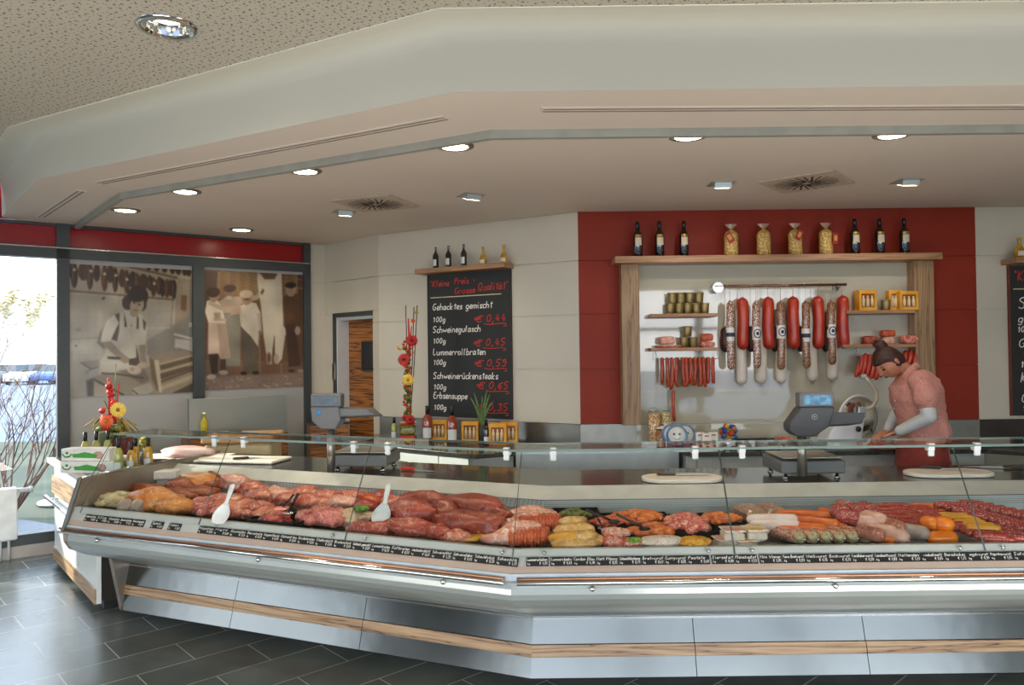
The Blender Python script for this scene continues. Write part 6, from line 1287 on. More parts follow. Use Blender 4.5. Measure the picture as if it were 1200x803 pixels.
b = MB(); b.tube([(.02, -.10, .30), (.08, -.11, .32), (.12, -.11, .38), (.115, -.10, .45), (.07, -.10, .51), (.04, -.09, .55)], [.016, .015, .013, .012, .011, .010], 10); b.build('curved_arm', mat('arm_cream', 'c8bca4', .35), t); b = MB(); b.bbox(.03, -.09, .56, .035, .02, .03, .004); b.build('arm_clip', M['white'], t)
b = MB(); b.bbox(.0, -.11, .285, .05, .03, .08, .006); b.build('sharpener', mat('clear_plastic', 'a8b0b0', .15), t); b = MB(); b.lump((.05, .03, .30), .10, .06, .05, 3, .1, 1.5, 0, 3); b.build('meat_holder', mat('lavender_plastic', 'a8a0b8', .3), t) if False else None
b = MB(); b.ball((-.05, -.155, .155), .022, .016, .022); b.ball((.20, -.165, .065), .018); b.build('knob', M['black'], t)
b = MB(); b.bbox(.17, -.12, .06, .16, .10, .04, .012); b.build('carriage_foot', M['slic'], t)
o = MB().lump((0, 0, .02), .13, .06, .025, 6, .25, 2, 0, 3).build('sliced_meat', K['pork'], fix=False); p = onR(1035, 5.80); o.location = (p[0], 5.80, ZB+.005); tag(o, 'pile of freshly sliced reddish meat under the hands of the assistant', 'meat')
# ---------------------------------------------------------------- shop assistant
YP = 5.45
def Q(px, py, dy=0): return onY(px, py, YP+dy)
person = thing('person', 'shop assistant in a pink blouse and dark red apron bending over the slicer', 'person', (Q(1084, 500).x, YP, 0), 0)
O_ = Vector((Q(1084, 500).x, YP, 0))
def q(px, py, dy=0): return Q(px, py, dy)-O_
M['skin'] = mat('skin', 'b87a5c', .5, c2='c98c6c', scale=12, sss=.05); M['pink'] = None
N = NT('pink_checked_cloth'); p = N.n('ShaderNodeBsdfPrincipled'); N.l(p.outputs[0], N.out.inputs[0]); p.inputs['Roughness'].default_value = .85
tc = N.n('ShaderNodeTexCoord'); ck = N.n('ShaderNodeTexNoise'); ck.inputs['Scale'].default_value = 160; N.l(tc.outputs['Object'], ck.inputs['Vector']); N.l(N.ramp(ck.outputs['Fac'], [(.4, lin('bf7a6e')), (.6, lin('d49c8e'))]), p.inputs['Base Color']); M['pink'] = N.m
M['hair'] = mat('dark_hair', '2a1410', .45, c2='4a2418', scale=40, stretch=(1, 1, 4), bump=.5, bscale=80)
M['apron'] = mat('apron_red', '7c2018', .85, c2='8c2a20', scale=20); M['sleeve'] = mat('white_sleeve', 'c8ccca', .85, var=.03)
def limb(mb, pts, rs, n=14, flat=1.0):
    """smooth tapered limb through joints"""
    P = []; Rr = []
    for i in range(len(pts)-1):
        for k in range(5):
            f = k/5; P.append(pts[i]*(1-f)+pts[i+1]*f); Rr.append(rs[i]*(1-f)+rs[i+1]*f)
    P.append(pts[-1]); Rr.append(rs[-1]); mb.tube(P, Rr, n, flat=flat)
    for p_, r_ in zip(pts, rs): mb.ball(tuple(p_), r_*.985, r_*.985, r_*.985, 12, 8)
def loft(mb, secs, n=22):
    """sections (centre, half-x, half-y)"""
    R = []
    for i in range(len(secs)-1):
        for k in range(4):
            f = k/4; f2 = f*f*(3-2*f); a, b = secs[i], secs[i+1]; c = a[0]*(1-f)+b[0]*f; hx = a[1]*(1-f2)+b[1]*f2; hy = a[2]*(1-f2)+b[2]*f2
            R.append([(c.x+hx*math.cos(t), c.y+hy*math.sin(t), c.z) for t in [2*PI*j/n for j in range(n)]])
    c, hx, hy = secs[-1]; R.append([(c.x+hx*math.cos(t), c.y+hy*math.sin(t), c.z) for t in [2*PI*j/n for j in range(n)]])
    mb.rings(R)
def remesh(o, v, it=6):
    r = o.modifiers.new('remesh', 'REMESH'); r.mode = 'VOXEL'; r.voxel_size = v; r.use_smooth_shade = True
    s = o.modifiers.new('smooth', 'SMOOTH'); s.factor = .5; s.iterations = it; return o
HC = q(1041, 425, .02)           # head centre
# head in its own frame: +X is where the face looks, +Z crown
fx = Vector((-.66, -.16, -.62)).normalized(); up = Vector((-.62, .0, .72)); fy = up.cross(fx).normalized(); fz = fx.cross(fy).normalized()
HM = Matrix((fx, fy, fz)).transposed().to_4x4(); HM.translation = HC
def head(mb, grow=0):
    R = []; n = 28; m_ = 22
    for i in range(m_+1):
        t = max(.03, min(PI-.03, PI*i/m_)); r_ = []
        for j in range(n):
            a = 2*PI*j/n; x = math.sin(t)*math.cos(a); y = math.sin(t)*math.sin(a); z = -math.cos(t)
            X, Y_, Z_ = x*.098, y*.076, z*.118
            if z < 0:
                k = 1-.32*(-z)**1.5; Y_ *= k
                if x > 0: X *= 1-.12*(-z)
                else: X *= 1-.35*(-z)
            if x > .3:                               # face relief
                g = lambda yc, zc, sy, sz: math.exp(-((y-yc)/sy)**2-((z-zc)/sz)**2)
                X += .026*g(0, -.22, .14, .20)+.010*g(0, -.02, .10, .22)-.012*g(.36, .02, .2, .13)-.012*g(-.36, .02, .2, .13)+.008*g(0, -.52, .28, .07)+.010*g(0, -.82, .3, .14)+.005*g(0, .2, .6, .1)-.004*g(0, -.42, .3, .05)
            r_.append((X, Y_, Z_))
        R.append(r_)
    mb.T = HM; mb.rings(R)
    for s in (-1, 1):                                # ears
        mb.ball((-.012, s*.078, -.012), .018, .010, .030, 10, 8); mb.ball((-.010, s*.086, .004), .014, .006, .018, 8, 6)
    mb.T = None
body = MB(); head(body)
neck0 = q(1066, 436, .03); limb(body, [neck0+Vector((.03, .0, -.03)), HM @ Vector((-.035, 0, -.06))], [.062, .052])
sh_n = q(1080, 447, -.17); sh_f = q(1072, 449, .19)
loft(body, [(q(1084, 556), .14, .17), (q(1084, 535), .155, .18), (q(1080, 508), .145, .17), (q(1076, 485), .14, .155), (q(1073, 462), .15, .165), (q(1074, 446), .12, .16), (q(1070, 438), .07, .09)])
el_n = q(1089, 489, -.24); wr_n = q(1052, 506, -.06); limb(body, [sh_n, el_n], [.052, .044]); limb(body, [el_n, wr_n], [.043, .028], flat=.9)
el_f = q(1052, 484, .26); wr_f = q(1040, 505, .26); limb(body, [sh_f, el_f], [.050, .042]); limb(body, [el_f, wr_f], [.041, .028])
def hand(mb, w, d, side, spread=1):
    d = d.normalized(); dn = Vector((0, 0, -1)); sdir = d.cross(dn).normalized()*side; palm_n = sdir.cross(d)
    c = w+d*.045
    R = []
    for f, hw, ht in ((0, .026, .019), (.3, .034, .016), (.7, .041, .015), (1, .039, .012)):
        cc = w+d*.088*f; R.append([tuple(cc+sdir*hw*math.cos(t)+Vector((0, 0, 1))*ht*math.sin(t)) for t in [2*PI*j/12 for j in range(12)]])
    mb.rings(R)
    for k, (o_, L) in enumerate(((-.031, .060), (-.011, .074), (.010, .078), (.030, .068))):
        b = w+d*.082+sdir*o_; p1 = b+d*L*.45+Vector((0, 0, .004))+sdir*o_*.15; p2 = p1+d*L*.30+Vector((0, 0, -.018)); p3 = p2+d*L*.12+Vector((0, 0, -.022)); limb(mb, [b, p1, p2, p3], [.0098, .0092, .0082, .0070], 10)
    b = w+d*.025+sdir*.028; p1 = b+sdir*.028+d*.025+Vector((0, 0, -.006)); p2 = p1+d*.030+sdir*.006+Vector((0, 0, -.010)); limb(mb, [b, p1, p2], [.013, .0105, .0085], 10)
hd_n = q(1030, 514, .06)-wr_n; hand(body, wr_n, hd_n, 1); hd_f = q(1026, 514, .24)-wr_f; hand(body, wr_f, hd_f, -1)
for s in (-1, 1):
    hp = q(1085, 540, s*.085); kn = Vector((hp.x-.06, hp.y, .50)); an = Vector((hp.x+.02, hp.y+s*.02, .09)); limb(body, [hp, kn, an], [.085, .058, .040]); limb(body, [an+Vector((.0, 0, -.03)), an+Vector((-.13, 0, -.06))], [.038, .028], flat=.8); body.ball((an.x-.06, an.y, .032), .11, .042, .030)
bo_ = body.build('body', M['skin'], person, fix=False); remesh(bo_, .0065, 4)
# blouse
sh = MB()
loft(sh, [(q(1086, 517, 0)+Vector((0, 0, .0)), .155, .19), (q(1084, 505), .165, .195), (q(1079, 487), .160, .180), (q(1074, 468), .178, .182), (q(1073, 455), .172, .185), (q(1075, 445), .140, .175), (q(1073, 438), .098, .12), (q(1070, 433), .070, .082)])
limb(sh, [sh_n+Vector((.0, .03, .005)), (sh_n+el_n)/2+Vector((0, -.005, .0)), sh_n*.25+el_n*.75+Vector((0, 0, .035))], [.076, .082, .066]); limb(sh, [sh_f, (sh_f+el_f)/2], [.072, .07])
s_o = sh.build('blouse', M['pink'], person, fix=False); remesh(s_o, .008, 5)
bo2 = s_o.modifiers.new('folds', 'DISPLACE'); tx = bpy.data.textures.new('cloth_folds', 'CLOUDS'); tx.noise_scale = .09; bo2.texture = tx; bo2.strength = .028; bo2.mid_level = .5
cl = MB()
for s in (-1, 1):
    a = q(1073, 425, s*.055+.02); b_ = q(1064, 431, s*.075+.01); c_ = q(1057, 441, s*.045-.01); d_ = q(1062, 446, s*.07-.01); e_ = q(1071, 436, s*.105+.01); f_ = q(1077, 430, s*.06+.02)
    cl.add([a, b_, c_, d_, e_, f_], [(0, 1, 4, 5), (1, 2, 3, 4)], False)
cl.add([q(1073, 425, -.035), q(1073, 425, .075), q(1078, 431, .085), q(1078, 431, -.045)], [(0, 1, 2, 3)])
c_o = cl.build('collar', M['pink'], s_o, fix=False); c_o.modifiers.new('solid', 'SOLIDIFY').thickness = .006
bt = MB()
for i in range(4): bt.ball(tuple(q(1051-i*1.0, 452+i*9, -.13+.0*i)), .005, .004, .005, 8, 6)
bt.build('button', M['white'], s_o)
sv = MB(); up_ = sh_n*.32+el_n*.68; limb(sv, [up_, el_n, wr_n*.93+el_n*.07], [.052, .050, .038], 16); v_ = sv.build('undersleeve', M['sleeve'], person, fix=False); remesh(v_, .007, 4)
sv = MB(); limb(sv, [(sh_f+el_f)/2, el_f, wr_f*.9+el_f*.1], [.05, .048, .036], 14); v_ = sv.build('undersleeve', M['sleeve'], person, fix=False); remesh(v_, .007, 4)
ap = MB(); zz = [(.48, .20, .215), (.62, .19, .21), (.78, .178, .205), (.92, .168, .20), (1.0, .158, .192), (1.05, .150, .185)]; cxp = q(1084, 530).x
loft(ap, [(Vector((cxp-.02+(1.05-z)*-.02, 0, z)), hx, hy) for z, hx, hy in zz]); a_o = ap.build('apron', M['apron'], person, fix=False); remesh(a_o, .01, 3)
mb = MB(); mb.tube([(cxp-.02+.155*math.cos(t), .19*math.sin(t), 1.03) for t in [k*2*PI/24 for k in range(25)]], .010, n=6, flat=1.6); mb.tube([(cxp+.13, -.03, 1.02), (cxp+.15, -.05, .92), (cxp+.15, -.06, .80)], .007, 6); mb.build('apron_string', M['apron'], a_o)
pt = MB()
for s in (-1, 1):
    hp = q(1085, 540, s*.085); limb(pt, [Vector((hp.x, hp.y, .80)), Vector((hp.x-.05, hp.y, .5)), Vector((hp.x+.02, hp.y+s*.02, .14))], [.115, .080, .062], 12)
pt.build('trousers', mat('black_trousers', '1c1a1c', .8), person, fix=False)
for s in (-1, 1):
    hp = q(1085, 540, s*.085); mb = MB(); mb.ball((hp.x-.045, hp.y+s*.02, .042), .135, .050, .042, 14, 9); mb.build('shoe', mat('white_shoe', 'c8c4bc', .5), person)
# hair: cap, hairline, bun
hr = MB(); R = []; n = 28
for i in range(15):
    t = PI*i/22+.02; r_ = []
    for j in range(n):
        a = 2*PI*j/n; ext = 1.0
        x = math.sin(t)*math.cos(a); y = math.sin(t)*math.sin(a); z = math.cos(t)
        if z < .30 and x > .1: zz_ = .30+.02*x; x *= .86; y *= .9; z = max(z, .30-.5*(.6-x if x < .6 else 0))
        r_.append((x*.109-.004, y*.088, z*.127+.002))
    R.append(r_)
hr.T = HM; hr.rings(R); hr.ball((-.065, 0, -.02), .05, .072, .07, 14, 10); hr.T = None
bunc = HM @ Vector((-.048, 0, .135)); hr.lump(tuple(bunc), .046, .044, .036, 3, .2, 2.4, 0, 3); hr.lump(tuple(bunc+Vector((.03, 0, -.012))), .03, .03, .026, 5, .25, 2.4, 0, 3)
h_o = hr.build('hair', M['hair'], person, fix=False); remesh(h_o, .006, 3)
mb = MB(); mb.T = Matrix.Translation(bunc) @ Matrix.Rotation(.5, 4, 'Y'); mb.rings([[((.034+.006*math.cos(q2))*math.cos(t), (.034+.006*math.cos(q2))*math.sin(t), .006*math.sin(q2)-.02) for q2 in [k*PI/3 for k in range(6)]] for t in [j*2*PI/16 for j in range(17)]], caps=False); mb.build('hair_tie', mat('hair_tie', '5a1c20', .6), h_o)
ey = MB(); ey.T = HM
for s in (-1, 1): ey.ball((.079, s*.029, .002), .011, .013, .009, 10, 8)
ey.build('eye', mat('eye', '2c1c18', .2), person); eb2 = MB(); eb2.T = HM
for s in (-1, 1): eb2.tube([(.086, s*.014, .024), (.086, s*.030, .028), (.078, s*.044, .022)], [.003, .0035, .002], 6)
eb2.build('eyebrow', M['hair'], person)
lp = MB(); lp.T = HM; lp.tube([(.086, -.022, -.062), (.094, -.008, -.059), (.0945, .008, -.059), (.086, .022, -.062)], [.003, .006, .006, .003], 8); lp.build('lips', mat('lips', '9c4c40', .45), person)
er = MB(); er.ball(tuple(HM @ Vector((-.010, -.092, -.032))), .005); er.build('earring', M['chrome'], person)

# ---------------------------------------------------------------- vintage pictures on the grey film
def paint(name, label, px0, px1, top, bot, draw, nx=170, ny=176, gl=.35):
    """drawing on a fine mesh: colours computed from shapes laid out in the picture's own frame"""
    X, Yy = np.meshgrid(np.linspace(px0, px1, nx), np.linspace(0, 1, ny))
    t_ = (X-px0)/(px1-px0); T_ = top[0]*(1-t_)+top[1]*t_; B_ = bot[0]*(1-t_)+bot[1]*t_; PY = T_+(B_-T_)*Yy
    img = np.zeros((ny, nx, 3)); C = {'X': X, 'Y': PY, 'I': img}; draw(C)
    img = C['I']; sm_ = lambda A_: (A_+np.roll(A_, 1, 0)+np.roll(A_, -1, 0)+np.roll(A_, 1, 1)+np.roll(A_, -1, 1))/5
    r_ = np.random.RandomState(8).rand(9, 9); gx = np.linspace(0, 7.99, img.shape[1]); gy = np.linspace(0, 7.99, img.shape[0]); ix = gx.astype(int); iy = gy.astype(int); fx_ = (gx-ix)[None]; fy_ = (gy-iy)[:, None]
    lo_ = (r_[iy][:, ix]*(1-fx_)+r_[iy][:, ix+1]*fx_)*(1-fy_)+(r_[iy+1][:, ix]*(1-fx_)+r_[iy+1][:, ix+1]*fx_)*fy_
    inn = sm_(img); img = img*1.0; img[2:-2, 2:-2] = inn[2:-2, 2:-2]; img = np.clip(img*(.86+.28*lo_)[..., None], 0, 1)
    s0_, s1_ = sw(px0), sw(px1); z1 = onW(px0, top[0], W0, wpt(1)).z; z0 = onW(px0, bot[0], W0, wpt(1)).z
    # perspective spacing along the pane
    sx = np.array([sw(x) for x in np.linspace(px0, px1, nx)])-s0_
    vs = [(sx[i], .012, z1+(z0-z1)*j/(ny-1)) for j in range(ny) for i in range(nx)]
    fs = [(j*nx+i, (j+1)*nx+i, (j+1)*nx+i+1, j*nx+i+1) for j in range(ny-1) for i in range(nx-1)]
    me = bpy.data.meshes.new(name); me.from_pydata(vs, [], fs); at = me.color_attributes.new('Col', 'FLOAT_COLOR', 'POINT')
    lc = np.where(img <= .04045, img/12.92, ((img+.055)/1.055)**2.4); at.data.foreach_set('color', np.dstack([lc, np.ones((ny, nx))]).ravel().astype(np.float32))
    o = bpy.data.objects.new(name, me); COL.objects.link(o); p_ = wpt(s0_); o.location = (p_[0], p_[1], 0); o.rotation_euler = (0, 0, RW)
    if 'sepia' not in MATS:
        N = NT('sepia_print'); p = N.n('ShaderNodeBsdfPrincipled'); N.l(p.outputs[0], N.out.inputs[0]); a = N.n('ShaderNodeAttribute'); a.attribute_name = 'Col'; N.l(a.outputs['Color'], p.inputs['Base Color']); p.inputs['Roughness'].default_value = .22; MATS['sepia'] = N.m
    me.materials.append(MATS['sepia']); return tag(o, label, 'picture')
def hx(c): return np.array([int(c[i:i+2], 16)/255 for i in (0, 2, 4)])
def _bl(C, mask, col): C['I'] = C['I']*(1-mask[..., None])+hx(col)*mask[..., None]
def ell(C, cx, cy, rx, ry, col, rot=0, soft=.6):
    x = C['X']-cx; y = C['Y']-cy; c, s = math.cos(rot), math.sin(rot); u_ = (x*c+y*s)/rx; v_ = (-x*s+y*c)/ry; d = (np.sqrt(u_*u_+v_*v_)-1)*min(rx, ry); _bl(C, np.clip(.5-d/soft, 0, 1), col)
def pol(C, pts, col, soft=.7):
    X, Y_ = C['X'], C['Y']; inside = np.zeros(X.shape, bool); D = np.full(X.shape, 1e9); n = len(pts)
    for i in range(n):
        x0, y0 = pts[i]; x1, y1 = pts[(i+1) % n]
        if y0 != y1: inside ^= ((y0 > Y_) != (y1 > Y_)) & (X < (x1-x0)*(Y_-y0)/(y1-y0)+x0)
        dx, dy = x1-x0, y1-y0; L = dx*dx+dy*dy+1e-9; t = np.clip(((X-x0)*dx+(Y_-y0)*dy)/L, 0, 1); D = np.minimum(D, np.hypot(X-x0-t*dx, Y_-y0-t*dy))
    d = np.where(inside, -D, D); _bl(C, np.clip(.5-d/soft, 0, 1), col)
def lne(C, pts, w, col, soft=.6):
    X, Y_ = C['X'], C['Y']; D = np.full(X.shape, 1e9)
    for (x0, y0), (x1, y1) in zip(pts[:-1], pts[1:]):
        dx, dy = x1-x0, y1-y0; L = dx*dx+dy*dy+1e-9; t = np.clip(((X-x0)*dx+(Y_-y0)*dy)/L, 0, 1); D = np.minimum(D, np.hypot(X-x0-t*dx, Y_-y0-t*dy))
    _bl(C, np.clip(.5-(D-w/2)/soft, 0, 1), col)
def noise2(C, amp, seed=1):
    r = np.random.RandomState(seed); C['I'] = C['I']+(r.rand(*C['X'].shape)-.5)[..., None]*amp
def A(x, y): return (80+x/8, 300+y/8)      # survey coordinates of the upper half
def B(x, y): return (80+x/8, 380+y/8)
def draw1(C):
    C['I'][:] = hx('b4a892'); g = np.clip((C['Y']-355)/60, 0, 1); C['I'] = C['I']*(1-g[..., None])+hx('b9b3a4')*g[..., None]
    pol(C, [(80, 305), (232, 318), (232, 350), (80, 345)], 'b8a78c')
    for k in range(12): x = 84+k*9.5; lne(C, [(x, 345), (x, 470)], .25, 'a69d8a')
    for k in range(9): y = 350+k*11; lne(C, [(80, y), (200, y+2)], .25, 'a69d8a')
    lne(C, [A(500, 95), A(1020, 235)], 2.6, '6a5238'); lne(C, [A(520, 95), A(1010, 228)], .8, 'a08c6a')
    lne(C, [A(0, 325), A(550, 385), A(990, 435)], 2.2, '7c6a52'); lne(C, [A(0, 345), A(990, 450)], .6, 'd0c4ac')
    hs = [(15, 60, 35, 200), (60, 60, 34, 300), (150, 60, 55, 235), (208, 75, 32, 320), (272, 80, 32, 248), (345, 95, 32, 340), (400, 95, 34, 262), (445, 120, 28, 352), (512, 140, 36, 308), (553, 150, 30, 366), (610, 165, 38, 318), (650, 180, 28, 330), (708, 190, 46, 345), (770, 205, 28, 345), (805, 225, 28, 400), (858, 222, 34, 385), (890, 240, 24, 405), (930, 245, 28, 415), (965, 250, 24, 400), (995, 250, 28, 430)]
    for i, (x, y0, w, y1) in enumerate(hs):
        (a, b), (_, c) = A(x, y0), A(x, y1); ell(C, a, (b+c)/2, w/8, (c-b)/2, ['4a3324', '3a281d', '5a3c26'][i % 3]); ell(C, a-w/24, (b+c)/2, w/30, (c-b)/2.6, '7a5638' if i % 2 else '4e3626', soft=1.5)
    for x, y in ((60, 130), (218, 148), (345, 178), (452, 195), (555, 235), (812, 282)): ell(C, *A(x, y), 1.6, 1.8, 'd8c8ac')
    for x in (760, 835, 910, 985, 1040, 1100, 1135): ell(C, *A(x, 120+(x-760)*.18), 3.2, 5, '4a3424')
    pol(C, [A(1030, 240), A(1180, 260), A(1180, 800), A(1000, 800), A(1010, 430)], 'a09078'); pol(C, [A(1065, 395), A(1118, 400), A(1110, 540), A(1058, 530)], '7a5a3c'); lne(C, [A(985, 440), A(965, 680)], 1.2, '877a66')
    pol(C, [A(740, 520), A(960, 520), A(960, 800), A(740, 800)], 'aaa494'); pol(C, [A(740, 800), A(1180, 560), B(1180, 300), B(740, 300)], '8f897c', 3); lne(C, [A(740, 690), A(960, 690)], .8, 'cfc8b8')
    # shadow behind the figure, worker
    pol(C, [A(400, 590), A(300, 720), B(270, 180), B(340, 240), B(400, 60), A(430, 600)], '7d7260', 2.5)
    pol(C, [A(430, 560), A(360, 620), A(320, 720), B(305, 170), B(390, 175), B(430, 120), A(470, 700), A(480, 560)], 'd6d0bf'); pol(C, [A(540, 520), A(690, 560), A(735, 640), B(740, 40), B(725, 200), B(660, 200), B(640, 300), B(560, 460), B(290, 475), B(310, 340), B(400, 170), A(460, 720), A(480, 550)], 'cdc5b2')
    pol(C, [A(440, 560), A(485, 545), A(480, 700), B(460, 165), B(405, 150), B(455, 40), A(478, 640)], '5a4c3c'); pol(C, [A(700, 600), A(735, 640), A(720, 715), A(708, 690)], '5a4c3c')
    pol(C, [A(525, 540), A(545, 620), A(553, 675), A(530, 675)], '4a3c30'); pol(C, [A(650, 560), A(663, 600), A(662, 695), A(642, 695)], '4a3c30'); ell(C, *A(595, 660), .9, .9, '6a5c4c')
    ell(C, *A(560, 450), 6.5, 8.5, '4a3628'); ell(C, *A(655, 395), 12.5, 12, '3c2a20'); ell(C, *A(690, 470), 6, 8, '3c2a20'); ell(C, *A(648, 478), 8, 10.5, 'b8a68c', .25); ell(C, *A(620, 545), 5, 5, 'a89478'); ell(C, *A(640, 415), 8.5, 4, '3c2a20', .15)
    for x, y in ((622, 458), (668, 475)): ell(C, *A(x, y), 1.6, .7, '4a382a')
    lne(C, [A(648, 480), A(640, 505)], .7, '8a745a'); lne(C, [A(622, 515), A(640, 528), A(662, 520)], .8, '6e503c'); lne(C, [A(612, 445), A(634, 450)], .6, '4a382a'); lne(C, [A(656, 462), A(680, 468)], .6, '4a382a')
    pol(C, [B(310, 170), B(400, 165), B(490, 260), B(570, 330), B(560, 365), B(500, 350), B(380, 245)], '9f8c76'); ell(C, *B(530, 335), 5.5, 4.2, 'a08c76', .5)
    pol(C, [B(665, 205), B(730, 200), B(722, 300), B(740, 370), B(690, 385), B(670, 320)], '9a8870'); lne(C, [B(380, 318), B(480, 325)], 3, '4a3c30'); pol(C, [B(570, 330), B(640, 320), B(640, 200), B(665, 330), B(680, 400), B(570, 385)], '54422f')
    pol(C, [B(110, 355), B(290, 335), B(285, 400), B(210, 425)], '9c9282'); lne(C, [B(120, 365), B(215, 425)], 1, '5c5040'); lne(C, [B(215, 425), B(285, 405)], .8, '5c5040'); lne(C, [B(210, 430), B(170, 450), B(172, 465)], 1, '7c7262'); ell(C, *B(75, 205), 1.2, 1.4, '6c6254')
    for x, y in ((95, 700), (110, 690), (85, 690)): ell(C, *A(x, y), 2.2, 1.6, '9a9080')
    lne(C, [A(10, 785), B(300, 130)], .8, '857c6c'); lne(C, [A(330, 410), A(340, 400)], 2.6, '4c4034')
    # table and boxes
    pol(C, [B(170, 530), B(250, 500), B(240, 700), B(180, 700)], '5c5444', 3); pol(C, [B(250, 490), B(330, 470), B(760, 400), B(1000, 430), B(1100, 700), B(500, 700), B(250, 530)], 'a3967f'); pol(C, [B(240, 520), B(500, 660), B(560, 720), B(240, 720)], 'b9ae9a'); lne(C, [B(250, 525), B(520, 665)], 2, '4a3c2e'); pol(C, [B(470, 440), B(700, 400), B(760, 520), B(690, 560)], '877762', 3)
    lne(C, [B(315, 462), B(460, 470), B(700, 505)], 1.8, '54442f'); ell(C, *B(620, 432), 8.5, 5, 'cdbfa8', .1); ell(C, *B(700, 390), 7, 3.5, 'c4b296', -.1); ell(C, *B(600, 425), 3, 2.5, 'b09a80'); pol(C, [B(610, 600), B(770, 545), B(800, 620), B(660, 700), B(600, 650)], 'c0b6a2'); lne(C, [B(605, 620), B(680, 680), B(760, 690)], 1.4, '5c4c3a')
    pol(C, [B(760, 310), B(1180, 240), B(1180, 560), B(870, 650), B(800, 560)], 'a08e74'); pol(C, [B(760, 300), B(970, 260), B(1180, 290), B(860, 345)], '9c8a78')
    pol(C, [B(860, 390), B(1000, 355), B(1180, 310), B(1180, 350), B(870, 440)], '6e5a40'); pol(C, [B(860, 470), B(1090, 400), B(1180, 395), B(1180, 420), B(870, 520)], '6a563e'); lne(C, [B(870, 540), B(1180, 430)], 2.4, '6a563e'); lne(C, [B(865, 450), B(1180, 370)], 2.8, 'b8a684'); lne(C, [B(870, 600), B(1180, 490)], 5, 'bfae8e'); lne(C, [B(865, 380), B(1180, 300)], 1.8, 'c0ae90')
    pol(C, [B(760, 320), B(810, 350), B(870, 640), B(830, 620), B(780, 500)], '7c6a4c'); pol(C, [B(805, 345), B(850, 345), B(880, 640), B(850, 640)], 'd2c4a6'); pol(C, [B(980, 640), B(1180, 545), B(1180, 680), B(900, 680)], '5a4c3a')
    pol(C, [B(1005, 150), B(1180, 170), B(1180, 270), B(1000, 230)], 'cfc8bc'); lne(C, [B(1005, 110), B(1170, 155)], 2.6, 'd8d2c6'); lne(C, [B(1030, 235), B(1180, 275)], 1, '8a7e6c'); ell(C, *B(1150, 25), 2, 3, 'd0ccc0')
    C['I'] *= .86; noise2(C, .05)
def E_(x, y): return (235+x/5.015, 310+y/5.019)
